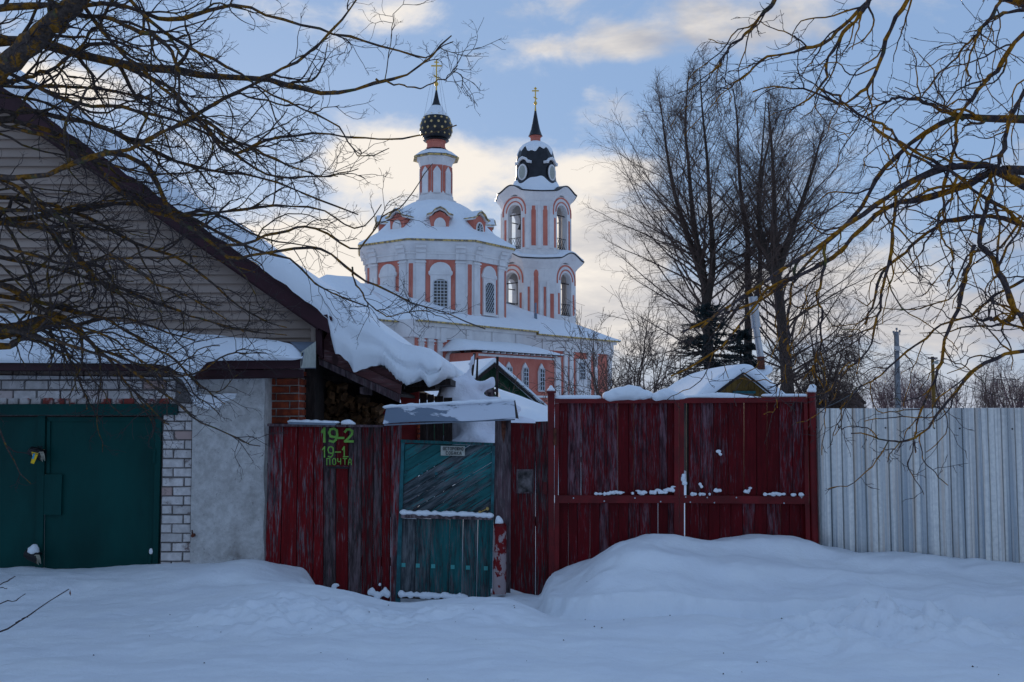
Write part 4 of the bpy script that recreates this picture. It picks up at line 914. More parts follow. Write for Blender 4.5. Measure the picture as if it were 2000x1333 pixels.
# snow along the top: soft pillows
def pillow(lst, par, vox=.018, Y=YD): return blob('snow_pillow', [(P(x, y, Y), (rx, ry, rz)) for x, y, rx, ry, rz in lst], par, voxel=vox)
pillow([(x, 777, .07, .06, .028) for x in range(1092, 1166, 9)], gt)
pillow([(1192, 775, .09, .10, .06), (1210, 770, .12, .12, .075), (1232, 768, .14, .12, .085), (1255, 772, .11, .10, .055), (1264, 776, .06, .08, .02)], gt)
pillow([(1282, 776, .07, .09, .05), (1300, 771, .11, .10, .065), (1318, 774, .09, .09, .05), (1334, 778, .07, .06, .025)], gt)
pillow([(x, 776 - 2 * math.sin((x - 1340) * .03), .07, .055, .03 + .012 * math.sin(x * .05)) for x in range(1342, 1486, 9)], gt)
pillow([(x, 773, .06, .045, .022) for x in range(1496, 1572, 8)], gt)
def rag(x0, x1, y, amp, n_):
    blob('rail_snow', [(P(x0 + (x1 - x0) * random.random(), y - abs(random.gauss(0, amp)), YD - .06 + random.uniform(0, .03)), (random.uniform(.012, .032), .02, random.uniform(.008, .024))) for _ in range(n_)], gt, voxel=.007, smooth_it=3)
rag(1150, 1190, 965, 1, 5); rag(1188, 1215, 963, 3, 8); rag(1235, 1300, 964, 2.2, 22); rag(1296, 1316, 960, 4, 9); rag(1352, 1390, 966, 1, 7); rag(1398, 1412, 963, 3, 5); rag(1455, 1470, 962, 4, 7); rag(1488, 1535, 966, 1, 10); rag(1545, 1568, 967, .6, 5)
blob('stuck_snow', [(P(1335, 929, YD - .06), (.022, .015, .02)), (P(1334, 936, YD - .06), (.024, .018, .03)), (P(1337, 944, YD - .06), (.03, .018, .025))], gt, voxel=.007, smooth_it=2)
blob('stuck_snow', [(P(1403, 882, YD - .02), (.03, .012, .02)), (P(1407, 888, YD - .02), (.02, .012, .015))], gt, voxel=.006, smooth_it=2)
blob('stuck_snow', [(P(1367, 946, YD - .02), (.018, .012, .018)), (P(1370, 951, YD - .02), (.018, .012, .018))], gt, voxel=.006, smooth_it=2)
gl = thing('gate_post', (P(1076, 800, YD)[0], YD, 0), 'square red steel post capped with a snow cone, left of the big gate', 'post')
m = MB(); m.px([(1070, 768), (1083, 768), (1082, 1160), (1072, 1160)], YD - .05, .09); m.px([(1067, 764), (1086, 764), (1086, 768), (1067, 768)], YD - .07, .13); m.build('post_tube', 'red_frame', gl)
blob('snow_cap', [(P(1076, 763, YD), (.045, .05, .028)), (P(1076, 758, YD), (.022, .03, .03))], gl, voxel=.008)
gr_ = thing('gate_post', (P(1585, 800, YD)[0], YD, 0), 'round red steel post with tall snow cap between big gate and metal fence', 'post')
m = MB(); m.tube([P(1591, 1110, YD), P(1584, 769, YD)], .045, 14); m.tube([P(1584, 769, YD), P(1584, 767, YD)], .055, 14); m.build('post_tube', 'red_frame', gr_, smooth=40)
blob('snow_cap', [(P(1585, 764, YD), (.05, .05, .03)), (P(1587, 757, YD), (.04, .04, .035))], gr_, voxel=.008)
# ---------------------------------------------------------------- corrugated metal fence
mf = thing('metal_fence', (4.2, 9.8, 0), 'bright galvanised corrugated sheet fence right of the red gate', 'fence')
pA = P(1589, 798, 10.42); pB = P(2000, 797.5, 9.40); dirf = (pB - pA)[:2]; Lf = np.linalg.norm(dirf); dirf = dirf / Lf; nf = np.array([dirf[1], -dirf[0]])
if nf[1] > 0: nf = -nf
pitch = Lf / 17.2; ztop = pA[2]
def prof(s):      # C8 trapezoid
    u = (s / pitch) % 1.0; return .010 * (1 if u < .42 else (1 - (u - .42) / .06 if u < .48 else (0 if u < .92 else (u - .92) / .08)))
nper = 10; tot = 8.0; s0 = 0; ip = 0
while s0 < tot:
    s1 = s0 + nper * pitch; ss = []
    k_ = 0
    while s0 + k_ * pitch < s1 - 1e-6:
        for u in (0, .44, .51, .93): ss.append((s0 + (k_ + u) * pitch, (.034 if u in (0, .44) else 0.0) + random.uniform(-.0012, .0012)))
        k_ += 1
    ss.append((s1, .034)); vs = []
    tw = random.uniform(-.012, .012)
    for (s_, dd) in ss:
        for z_, tt in ((ztop + .004 * math.sin(ip * 2.1), 0), (1.15, .5), (.6, .75), (-.1, 1)):
            wob = .003 * math.sin(s_ * 5.1 + z_ * 3 + ip) * (1 - tt) + tw * tt + .005 * math.sin(s_ * 11 + z_)
            q = pA[:2] + dirf * s_ + nf * (dd + wob + .004 * (ip % 2)); lean = .05 * tt * (0)
            vs.append((q[0], q[1], z_))
    f = [(i_ * 4 + j, (i_ + 1) * 4 + j, (i_ + 1) * 4 + j + 1, i_ * 4 + j + 1) for i_ in range(len(ss) - 1) for j in range(3)]
    m = MB(); m.add(vs, f); m.add([(x + .0012 * nf[0] * -1, y + .0012 * nf[1] * -1, z) for x, y, z in vs], f); m.build('corrugated_sheet', 'galv', mf)
    s0 = s1; ip += 1
s_ = .1 * pitch
k_ = 0
while s_ < tot:
    q = pA[:2] + dirf * (s_ + .2 * pitch) + nf * .034; z_ = ztop - .195
    m = MB(); m.tube([(q[0], q[1], z_), (q[0] + nf[0] * .008, q[1] + nf[1] * .008, z_)], .009, 6); m.build('screw', 'iron', mf); s_ += 2 * pitch
for z_ in (ztop - .22, .5):
    m = MB()
    q0 = pA[:2] - nf * .05; q1 = pA[:2] + dirf * tot - nf * .05; m.prism([(q0[0], q0[1], z_), (q1[0], q1[1], z_), (q1[0], q1[1], z_ + .04), (q0[0], q0[1], z_ + .04)], (-nf[0] * .03, -nf[1] * .03, 0))
    m.build('rail', 'iron', mf)
# ---------------------------------------------------------------- church
TH = rad(50); OC = np.array([-6.2, 80.0]); dU = np.array([math.cos(TH), math.sin(TH)]); nV = np.array([math.sin(TH), -math.cos(TH)])
def Cw(u, v, z): q = OC + dU * u + nV * v; return np.array([q[0], q[1], z])
class Fr:      # wall frame: s along the wall (to the viewer's right), d outward, z up
    def __init__(s, o, n):
        s.o = np.array(o, float)[:2]; s.n = np.array(n, float); s.n /= np.linalg.norm(s.n); s.t = np.array([-s.n[1], s.n[0]])
    def p(s, a, d, z): q = s.o + s.t * a + s.n * d; return np.array([q[0], q[1], z])
def fbox(m, F_, s0, s1, d0, d1, z0, z1, mi=0):
    c = [F_.p(a, d, z) for z in (z0, z1) for a, d in ((s0, d0), (s1, d0), (s1, d1), (s0, d1))]
    m.add(c, [(0, 3, 2, 1), (4, 5, 6, 7), (0, 1, 5, 4), (1, 2, 6, 5), (2, 3, 7, 6), (3, 0, 4, 7)], mi)
def fpoly(m, F_, pts, d0, d1, mi=0):
    off = F_.p(0, d1, 0) - F_.p(0, d0, 0); m.prism([F_.p(a, d0, z) for a, z in pts], off, mi)
def archpts(c, w, z0, zs, rise, n=10):
    h = w / 2; pts = [(c - h, z0), (c + h, z0)]
    for i_ in range(n + 1):
        a = math.pi * i_ / n; pts.append((c + h * math.cos(a), zs + rise * math.sin(a)))
    return pts
def band(m, F_, c, w, zs, rise, th, d0, d1, n=14, a0=0.0, a1=math.pi):      # arched trim strip
    for i_ in range(n):
        A_, B_ = a0 + (a1 - a0) * i_ / n, a0 + (a1 - a0) * (i_ + 1) / n; q = []
        for a, k_ in ((A_, 0), (B_, 0), (B_, 1), (A_, 1)): q.append((c + (w / 2 + th * k_) * math.cos(a), zs + (rise + th * k_) * math.sin(a)))
        fpoly(m, F_, q, d0, d1)
def grille(F_, c, w, z0, z1, d, parent, diag=False, nx_=5, nz=7, r=.045, mat='white_iron', name='window_grille'):
    m = MB()
    if not diag:
        for i_ in range(nx_): a = c - w / 2 + w * i_ / (nx_ - 1); fbox(m, F_, a - r / 2, a + r / 2, d, d + r, z0, z1)
        for j in range(nz): z = z0 + (z1 - z0) * j / (nz - 1); fbox(m, F_, c - w / 2, c + w / 2, d + r * .2, d + r * 1.2, z - r / 2, z + r / 2)
    else:
        st = w / (nx_ - 1)
        k_ = -int((z1 - z0) / st / 1.4) - 1
        for sgn in (1, -1):
            for kk in range(-12, 24):
                # line z = z0 + 1.4*sgn*(x) + kk*st*1.4
                pts = []
                for t in np.linspace(0, 1, 2): pass
                x0, x1 = -w / 2, w / 2; za = z0 + 1.4 * sgn * (x0) + kk * st * 1.4; zb = z0 + 1.4 * sgn * (x1) + kk * st * 1.4
                t0, t1 = 0.0, 1.0
                for zl, hi in ((z0, False), (z1, True)):
                    fa, fb = za - zl, zb - zl
                    if hi: fa, fb = -fa, -fb
                    if fa < 0 and fb < 0: t0, t1 = 1, 0; break
                    if fa < 0: t0 = max(t0, fa / (fa - fb))
                    elif fb < 0: t1 = min(t1, fa / (fa - fb))
                if t1 - t0 > .03:
                    g_ = lambda t: F_.p(c + x0 + (x1 - x0) * t, d + r / 2 * sgn, za + (zb - za) * t)
                    m.tube([g_(t0), g_(t1)], r * .5, 4, cap=False)
    return m.build(name, mat, parent)
CH = thing('church', (OC[0], OC[1], 0), 'pink and white baroque church with a star-covered black onion dome', 'church')
NAVE_U0, NAVE_U1, NV_ = -9.0, 14.8, 7.0
ZE = 1.73 + 6.10
# body walls
fl = [(NAVE_U0, NV_), (NAVE_U1, NV_), (NAVE_U1, -NV_), (NAVE_U0, -NV_)]
m = MB(); m.prism([Cw(u, v, 0) for u, v in fl], (0, 0, ZE - .35)); m.build('wall', 'pink', CH)
# apse reaching toward the camera-left
ap = [(NAVE_U0 + .1, 5.2), (NAVE_U0 - 4.5, 5.2), (NAVE_U0 - 7.0, 2.6), (NAVE_U0 - 7.0, -2.6), (NAVE_U0 - 4.5, -5.2), (NAVE_U0 + .1, -5.2)]
m = MB(); m.prism([Cw(u, v, 0) for u, v in ap], (0, 0, ZE - .30)); m.build('wall', 'pink', CH)
FN = Fr(Cw(0, NV_, 0), nV)          # south wall frame, s = u
# frame t direction: check sign against u
if FN.t @ dU < 0: FN.t = -FN.t
def u_at(px, v=NV_):
    k_ = (px - 1000) / FPX; a = OC + nV * v      # (a.x + dU.x s) = k (a.y + dU.y s)
    return (k_ * a[1] - a[0]) / (dU[0] - k_ * dU[1])
# entablature and cornice
m = MB(); c_lo, c_up = ZE - 1.05, ZE - .05
fbox(m, FN, NAVE_U0 - .15, u_at(1041), 0, .15, ZE - 1.15, ZE - .30); fbox(m, FN, NAVE_U0 - .3, u_at(1041), 0, .35, ZE - .30, ZE - .06)
fbox(m, FN, u_at(1041) + .01, NAVE_U1 + .15, 0, .15, ZE - 1.35, ZE - .50); fbox(m, FN, u_at(1041) + .01, NAVE_U1 + .35, 0, .35, ZE - .50, ZE - .26); m.build('cornice', 'white', CH)
for k_, uu in enumerate([u_at(x) for x in (862, 912, 962, 1008, 1060, 1105, 1148)]):
    m = MB(); fbox(m, FN, uu - .28, uu + .28, .15, .26, ZE - 1.32, ZE - .32 - (.2 if k_ > 3 else 0)); m.build('cornice_bracket', 'white', CH)
m = MB(); fbox(m, FN, NAVE_U0 - .35, u_at(1041), .0, .62, ZE - .055, ZE + .05); fbox(m, FN, u_at(1041) + .02, NAVE_U1 + .6, .0, .62, ZE - .25, ZE - .15); m.build('eave_trim', 'trim', CH)
FA = Fr(Cw(NAVE_U0, 5.2, 0), nV); FA.t = FN.t
m = MB(); fbox(m, FA, -4.6, 0, 0, .15, ZE - 1.1, ZE - .30); fbox(m, FA, -4.7, 0, 0, .35, ZE - .30, ZE - .06); fbox(m, FA, 0 - .0, .1, 0, 1.8, ZE - 1.1, ZE - .3)
m.build('cornice', 'white', CH)
m = MB(); fbox(m, FA, -4.8, 0, 0, .6, ZE - .055, ZE + .05); m.build('eave_trim', 'trim', CH)
FE = Fr(Cw(NAVE_U0, NV_, 0), -dU)
# pilasters on the south wall
def pilaster(F_, s0, s1, z0, z1, parent, mat='white', cap=True, d=.13):
    m = MB(); fbox(m, F_, s0, s1, 0, d, z0, z1)
    if cap: fbox(m, F_, s0 - .07, s1 + .07, 0, d + .09, z1 - .22, z1 - .10); fbox(m, F_, s0 - .04, s1 + .04, 0, d + .05, z1 - .42, z1 - .36); fbox(m, F_, s0 - .06, s1 + .06, 0, d + .07, z0, z0 + .5)
    return m.build('pilaster', mat, parent)
for x0, x1 in ((817, 826), (834, 845), (853, 862), (906, 917), (951, 961), (1100, 1107), (1111, 1118), (1146, 1152), (1160, 1165), (1186, 1193)):
    pilaster(FN, u_at(x0), u_at(x1), 0, ZE - (1.16 if x0 < 1041 else 1.36), CH)
pilaster(FE, -1.2, -.15, 0, ZE - .3, CH)
for s_ in (-4.4, -2.2, -.7): pilaster(FA, s_, s_ + .55, 0, ZE - 1.1, CH)
m = MB(); m.prism([Cw(NAVE_U0 - .5, 5.0, ZE - 1.1), Cw(NAVE_U0 - .5, NV_ + .3, ZE - 1.1), Cw(NAVE_U0 + .02, NV_ + .3, ZE - 1.1), Cw(NAVE_U0 + .02, 5.0, ZE - 1.1)], (0, 0, 1.22)); m.build('cornice', 'white', CH)
# blind niche with a small window
def niche(F_, c, w, z0, zs, rise, parent, d=.16):
    m = MB(); fpoly(m, F_, archpts(c, w, z0, zs, rise), .02, d); o = m.build('window_surround', 'white', parent)
    return o
c = (u_at(867) + u_at(903)) / 2; w_ = u_at(903) - u_at(867)
niche(FN, c, w_ * .92, ZE - 4.6, ZE - 2.6, .8, CH)
m = MB(); fpoly(m, FN, archpts(c, w_ * .45, ZE - 5.2, ZE - 3.7, .4), .17, .19); wn = m.build('window', 'darkglass', CH)
m = MB(); band(m, FN, c, w_ * .5, ZE - 3.7, .45, .15, .17, .26); band(m, FN, c, w_ * .8, ZE - 2.65, .7, .1, .17, .24); m.build('hood_moulding', 'white', CH)
m = MB(); fbox(m, FN, c - w_ * .4, c + w_ * .4, .17, .24, ZE - 2.95, ZE - 2.85); m.build('hood_moulding', 'white', CH)
c2 = u_at(1134); w2 = u_at(1145) - u_at(1122)
m = MB(); fbox(m, FN, c2 - w2 * .45, c2 + w2 * .45, .02, .16, ZE - 5.6, ZE - 1.9); m.build('window_surround', 'white', CH)
m = MB(); fbox(m, FN, c2 - w2 * .22, c2 + w2 * .22, .17, .19, ZE - 3.6, ZE - 2.2); m.build('window', 'darkglass', CH)
grille(FN, c2, w2 * .44, ZE - 3.6, ZE - 2.2, .2, CH, nx_=4, nz=6, r=.05)
m = MB(); fbox(m, FN, u_at(921), u_at(948), .0, .05, ZE - 2.2, ZE - 1.2)
# drainpipe
m = MB(); a = P(778, 630, 72.2); b = P(762, 655, 72.4); m.tube([a, b], .09, 8); m.build('drainpipe', 'sheet', CH)
# roofs
def roof(pts3, faces, name='roof', mat='snow', parent=CH, th=.25):
    m = MB(); m.add(pts3 + [p - np.array([0, 0, th]) for p in pts3], faces + [tuple(i_ + len(pts3) for i_ in reversed(f)) for f in faces]); return m.build(name, mat, parent)
def dense_roof(bot, top, name, parent, n=14, mseg=24, bulge=.25, mat='snow'):
    """snow plane between two edges (lists of 2 points), softly bulging"""
    m = MB(); vs = []
    for j in range(n + 1):
        v = j / n
        for i_ in range(mseg + 1):
            u = i_ / mseg; p = (bot[0] * (1 - u) + bot[1] * u) * (1 - v) + (top[0] * (1 - u) + top[1] * u) * v
            b = bulge * math.sin(math.pi * min(1, v * 1.3 + .08) * .5) + .08 * fbm(np.array([p[0]]), np.array([p[1]]), .5, 3)[0]
            vs.append(p + np.array([0, 0, b if v > 0 else .10]))
    k_ = mseg + 1; f = [(j * k_ + i_, j * k_ + i_ + 1, (j + 1) * k_ + i_ + 1, (j + 1) * k_ + i_) for j in range(n) for i_ in range(mseg)]
    base = len(vs); vs += [bot[0] * (1 - i_ / mseg) + bot[1] * i_ / mseg for i_ in range(k_)]; f += [(base + i_, base + i_ + 1, i_ + 1, i_) for i_ in range(mseg)]
    m.add(vs, f); return m.build(name, mat, parent, smooth=35)
ov = .6; ZR = 10.9; us = u_at(1041)
dense_roof([Cw(NAVE_U0 - .3, NV_ + ov, ZE + .05), Cw(us, NV_ + ov, ZE + .05)], [Cw(NAVE_U0 + 1, 0, ZR), Cw(us, 0, ZR)], 'roof_snow', CH)
dense_roof([Cw(us, NV_ + ov, ZE - .15), Cw(NAVE_U1 + ov, NV_ + ov, ZE - .15)], [Cw(us, 0, ZR - .15), Cw(10.2, 0, ZR - .15)], 'roof_snow', CH)
dense_roof([Cw(NAVE_U1 + ov, NV_ + ov, ZE - .15), Cw(NAVE_U1 + ov, -NV_ - ov, ZE - .15)], [Cw(10.2, 0, ZR - .15), Cw(10.2, -.01, ZR - .15)], 'roof_snow', CH)
dense_roof([Cw(NAVE_U1 + ov, -NV_ - ov, ZE), Cw(NAVE_U0 - .3, -NV_ - ov, ZE)], [Cw(10.2, 0, ZR), Cw(NAVE_U0 + 1, 0, ZR)], 'roof_snow', CH)
apz = ZE + .05; top = Cw(NAVE_U0 + .3, 0, 11.3); top2 = Cw(NAVE_U0 - 2.2, 0, 11.2)
E_ = [(NAVE_U0 + .1, 5.2 + ov), (NAVE_U0 - 4.7, 5.2 + ov), (NAVE_U0 - 7.6, 2.9), (NAVE_U0 - 7.6, -2.9), (NAVE_U0 - 4.7, -5.8), (NAVE_U0 + .1, -5.8)]
dense_roof([Cw(*E_[1], apz), Cw(*E_[0], apz)], [top2, top], 'roof_snow', CH)
for a_, b_ in ((2, 1), (3, 2), (4, 3)): dense_roof([Cw(*E_[a_], apz), Cw(*E_[b_], apz)], [top2, top2 + .001], 'roof_snow', CH)
dense_roof([Cw(NAVE_U0 - .35, -NV_ - ov, ZE), Cw(NAVE_U0 - .35, NV_ + ov, ZE)], [Cw(NAVE_U0 + 1, 0, ZR), Cw(NAVE_U0 + 1, .01, ZR)], 'roof_snow', CH)
m = MB(); q = P(1047, 636, 84); m.tube([P(1047, 641, 83.5), P(1046, 612, 83.5)], .13, 8); m.tube([P(1046, 611, 83.5), P(1046, 592, 83.5)], .09, 8); m.build('vent_pipe', 'sheet', CH)
# octagon
def octo(c, ap_, z, rot, k): a = rot + math.pi / 4 * (k + .5); r = ap_ / math.cos(math.pi / 8); return np.array([c[0] + r * math.cos(a), c[1] + r * math.sin(a), z])
ROT = math.atan2(nV[1], nV[0]) + rad(3.5)       # face normals
def face_fr(c, ap_, k, rot=None):
    a = (ROT if rot is None else rot) + math.pi / 4 * k; n = np.array([math.cos(a), math.sin(a)]); F_ = Fr((c[0] + n[0] * ap_, c[1] + n[1] * ap_), n)
    return F_
AP = 5.42; ZO0, ZO1 = 8.0, 13.0
m = MB(); r8 = AP / math.cos(math.pi / 8)
m.lathe(OC, [(r8, ZO0), (r8, 13.2)], 8, ROT + math.pi / 8); m.build('octagon_wall', 'white', CH)
m = MB(); q = 1 / math.cos(math.pi / 8)
m.lathe(OC, [((AP + .10) * q, 13.1), ((AP + .12) * q, 13.4), ((AP + .22) * q, 13.7), ((AP + .42) * q, 14.0), ((AP + .62) * q, 14.22), ((AP + .62) * q, 14.34)], 8, ROT + math.pi / 8); m.build('octagon_cornice', 'white', CH)
m = MB(); m.lathe(OC, [((AP + .74) * q, 14.345), ((AP + .78) * q, 14.46)], 8, ROT + math.pi / 8); m.build('eave_trim', 'trim', CH)
for z_, e_ in ((13.02, .15), (13.42, .22)):
    m = MB(); m.lathe(OC, [((AP + e_) * q, z_), ((AP + e_) * q, z_ + .11)], 8, ROT + math.pi / 8); m.build('moulding', 'white', CH)
fw_ = 2 * AP * math.tan(math.pi / 8)
def vface(F_, s): return s
for k in range(8):
    F_ = face_fr(OC, AP, k); F_r = F_
    # visible faces: normals toward camera
    if F_.n[1] > .25: continue
    blind = F_.n[0] < -.4
    pw = fw_ * .50
    m = MB(); z0 = 8.5 if not blind else 8.5
    fbox(m, F_, -pw / 2, pw / 2, .0, .035, z0, 13.0); m.build('wall_panel', 'pink', CH)
    for sg in (-1, 1):
        m = MB(); fbox(m, F_, sg * fw_ / 2 - .17 * (1 if sg > 0 else -.02), sg * fw_ / 2 + .17 * (1 if sg < 0 else -.02), .0, .035, z0, 12.7); m.build('wall_panel', 'pink', CH)
        pilaster(F_, *( (pw / 2 + .04, pw / 2 + .72) if sg > 0 else (-pw / 2 - .72, -pw / 2 - .04)), z0, 12.98, CH, d=.12)
    for sg in (-1, 1):
        m = MB(); c_ = sg * (pw / 2 + .38); fbox(m, F_, c_ - .36, c_ + .36, .0, .26, 13.0, 13.50); fbox(m, F_, c_ - .38, c_ + .38, .0, .38, 13.51, 13.82); fbox(m, F_, c_ - .40, c_ + .40, .0, .54, 13.83, 14.05); m.build('cornice_break', 'white', CH)
    # surround: lugged frame with curved top
    m = MB(); w = pw * .78
    pts = [(-w * .44, 9.05), (w * .44, 9.05), (w * .44, 11.75), (w * .52, 11.9), (w * .52, 12.1)] + [(w * .47 * math.cos(a), 12.12 + .70 * math.sin(a)) for a in np.linspace(.05, math.pi - .05, 11)] + [(-w * .52, 12.1), (-w * .52, 11.9), (-w * .44, 11.75)]
    fpoly(m, F_, pts, .036, .16); m.build('window_surround', 'white', CH)
    m = MB(); fbox(m, F_, -w * .48, w * .48, .16, .24, 11.86, 11.96); band(m, F_, 0, w * .56, 11.25, .30, .10, .16, .22); m.build('hood_moulding', 'white', CH)
    m = MB(); fbox(m, F_, -w * .52, w * .52, .16, .30, 8.92, 9.07); m.build('window_sill', 'white', CH)
    ww = 1.04
    if blind:
        m = MB(); fpoly(m, F_, archpts(0, w * .7, 8.6, 9.9, .35), .165, .175); m.build('wall_panel', 'pink', CH)
    else:
        m = MB(); fpoly(m, F_, archpts(0, ww, 9.2, 11.22, .28), .165, .17); wn = m.build('window', 'darkglass', CH)
        o = grille(F_, 0, ww, 9.2, 11.4, .18, CH, diag=(F_.n[0] > .4), nx_=5, nz=10, r=.05)
# dome roof (snow), lantern, onion
m = MB(); prof_ = [(AP + .80, 14.47), (AP + .70, 14.66), (5.45, 15.08), (4.85, 15.6), (4.3, 16.2), (3.85, 16.8), (3.35, 17.4), (2.75, 17.9), (2.05, 18.3), (1.2, 18.62)]
m.lathe(OC, [(r * (q if i_ < 3 else 1 + (q - 1) * max(0, (6 - i_) / 6)), z) for i_, (r, z) in enumerate(prof_)], 8, ROT + math.pi / 8); o = m.build('roof_snow', 'snow', CH, smooth=30)
sb = o.modifiers.new('sub', 'SUBSURF'); sb.subdivision_type = 'SIMPLE'; sb.levels = sb.render_levels = 2
for k in range(8):                                   # dormers
    F_ = face_fr(OC, 4.55, k); n_ = F_.n
    if n_[1] > .45: continue
    d = thing('dormer', F_.p(0, 0, 15), '', '') if False else None
    m = MB(); fpoly(m, F_, [(-.85, 14.9), (.85, 14.9), (.85, 15.1), (.68, 15.5), (.72, 16.1), (.78, 16.5), (.55, 16.55), (.35, 16.75), (0, 16.9), (-.35, 16.75), (-.55, 16.55), (-.78, 16.5), (-.72, 16.1), (-.68, 15.5), (-.85, 15.1)], -3.0, .0); dm = m.build('dormer', 'pink', CH)
    m = MB(); cur = [(-1.02, 16.42), (-.66, 16.52), (-.42, 16.82), (0, 17.02), (.42, 16.82), (.66, 16.52), (1.02, 16.42)]
    fpoly(m, F_, cur + [(x, z + .13) for x, z in reversed(cur)], -3.0, .12); m.build('dormer_cornice', 'white', dm)
    m = MB(); fpoly(m, F_, [(x, z + .135) for x, z in cur] + [(x, z + .21) for x, z in reversed(cur)], -3.0, .30); m.build('dormer_trim', 'trim', dm)
    m = MB(); fpoly(m, F_, [(x * .98, z + .215) for x, z in cur] + [(x * .9, z + .31) for x, z in reversed(cur)], -3.0, .2); m.build('dormer_snow', 'snow', dm, smooth=60)
    ov_ = [(.46 * math.cos(a), 15.82 + .58 * math.sin(a)) for a in np.linspace(0, 2 * math.pi, 20)[:-1]]
    m = MB(); fpoly(m, F_, ov_, .0, .05); m.build('dormer_oval', 'white', dm)
    if n_[0] > .3:
        m = MB(); fpoly(m, F_, [(x * .72, 15.82 + (z - 15.82) * .8) for x, z in ov_], .05, .06); m.build('dormer_window', 'darkglass', dm)
        m = MB()
        for a in np.linspace(0, math.pi, 5)[:-1]: m.tube([F_.p(-.34 * math.cos(a), .08, 15.82 - .46 * math.sin(a)), F_.p(.34 * math.cos(a), .08, 15.82 + .46 * math.sin(a))], .03, 4)
        m.build('dormer_bars', 'white_iron', dm)
# lantern drum
LZ0, LZ1 = 18.3, 21.6; LA = 1.24
m = MB(); m.lathe(OC, [(1.62 * q, 18.2), (1.62 * q, 18.5), (1.40 * q, 18.62), (1.36 * q, 18.9), (LA * q, 19.0), (LA * q, 21.35), (1.30 * q, 21.5), (1.42 * q, 21.9), (1.62 * q, 22.1)], 8, ROT + math.pi / 8); m.build('lantern', 'white', CH)
for k in range(8):
    F_ = face_fr(OC, LA, k)
    if F_.n[1] > .3: continue
    m = MB(); fbox(m, F_, -.42, .42, 0, .02, 19.1, 21.35); m.build('lantern_panel', 'pink', CH)
    m = MB(); fpoly(m, F_, [(-.30, 19.05), (.30, 19.05), (.30, 20.7), (.33, 20.75), (.2, 21.0), (0, 21.25), (-.2, 21.0), (-.33, 20.75), (-.30, 20.7)], .02, .10); m.build('lantern_niche', 'white', CH)
    m = MB(); fbox(m, F_, .51, .58, -.02, .02, 19.2, 21.3); fbox(m, F_, -.58, -.51, -.02, .02, 19.2, 21.3); m.build('lantern_panel', 'pink', CH)
m = MB(); m.lathe(OC, [(1.82 * q, 22.02), (1.82 * q, 22.12)], 8, ROT + math.pi / 8); m.build('lantern_eave', 'trim', CH)
m = MB(); m.lathe(OC, [(1.80 * q, 22.13), (1.3 * q, 22.5), (.85, 22.88), (.78, 22.95)], 8, ROT + math.pi / 8); m.build('lantern_roof', 'dome', CH)
m = MB(); m.lathe(OC, [(1.72 * q, 22.20), (1.22 * q, 22.62), (.9, 22.80)], 8, ROT + math.pi / 8); m.build('lantern_snow', 'snow', CH)
m = MB(); m.lathe(OC, [(.80, 22.9), (.80, 23.02), (.74, 23.03), (.74, 23.42), (.82, 23.45), (.82, 23.62)], 20); m.build('lantern_neck', 'pink', CH, smooth=30)
on = [(.98, 23.55), (1.06, 23.62), (.90, 23.7), (1.10, 23.85), (1.27, 24.15), (1.335, 24.5), (1.33, 24.8), (1.24, 25.15), (1.05, 25.5), (.82, 25.85), (.60, 26.15), (.42, 26.45), (.28, 26.8), (.18, 27.2), (.11, 27.6), (.06, 27.85)]
m = MB(); m.lathe(OC, on, 32); ond = m.build('onion_dome', 'dome', CH, smooth=60)
m = MB(); m.lathe(OC, [(r + .035, z + .02) for r, z in on[8:12]], 32); m.build('dome_snow', 'snow', CH, smooth=60)
# gold stars on the onion
sv_ = []; 
for i_ in range(16): a = math.pi * i_ / 8; r = .135 if i_ % 2 == 0 else .06; sv_.append((r * math.cos(a), 0, r * math.sin(a)))
star = mesh_of('star', sv_ + [(x, .03, z) for x, y_, z in sv_] + [(0, -.03, 0)], [(i_, (i_ + 1) % 16, 32) for i_ in range(16)] + [(i_, i_ + 16, (i_ + 1) % 16 + 16, (i_ + 1) % 16) for i_ in range(16)], 'gold_paint')
zr = sorted([(z, r) for r, z in on[3:]])
for row, z in enumerate((24.05, 24.45, 24.9, 25.3, 25.6)):
    r = np.interp(z, [a[0] for a in zr], [a[1] for a in zr]); r2 = np.interp(z + .05, [a[0] for a in zr], [a[1] for a in zr]); tilt = math.atan2(r - r2, .05); nst = 14 if row != 4 else 10
    for k in range(nst):
        a = 2 * math.pi * (k + .5 * (row % 2)) / nst
        inst('star', star, (OC[0] + (r + .02) * math.cos(a), OC[1] + (r + .02) * math.sin(a), z), CH, (-tilt if False else 0, 0, a + math.pi / 2), (.85 if row in (0, 4) else 1,) * 3)
        o = bpy.data.objects[-1] if False else None
def cross(c, z0, h, parent, yaw=0.25):
    ux = np.array([math.cos(yaw), math.sin(yaw), 0]); c = np.array([c[0], c[1], 0])
    def bar(m, x0, z_0, x1, z_1, r=.05):
        a = c + ux * x0 + [0, 0, z_0]; b = c + ux * x1 + [0, 0, z_1]; dd = (b - a) / np.linalg.norm(b - a); pn = np.cross(dd, np.array([-ux[1], ux[0], 0])); 
        m.prism([a + pn * r - np.array([-ux[1], ux[0], 0]) * r * .6, b + pn * r - np.array([-ux[1], ux[0], 0]) * r * .6, b - pn * r - np.array([-ux[1], ux[0], 0]) * r * .6, a - pn * r - np.array([-ux[1], ux[0], 0]) * r * .6], np.array([-ux[1], ux[0], 0]) * r * 1.2)
    m = MB(); bar(m, 0, z0, 0, z0 + h); w = h * .24; bar(m, -w, z0 + h * .72, w, z0 + h * .76, .055); bar(m, -w * .42, z0 + h * .90, w * .42, z0 + h * .91); bar(m, -w * .55, z0 + h * .30, w * .55, z0 + h * .18)
    return m.build('cross', 'gold', parent)
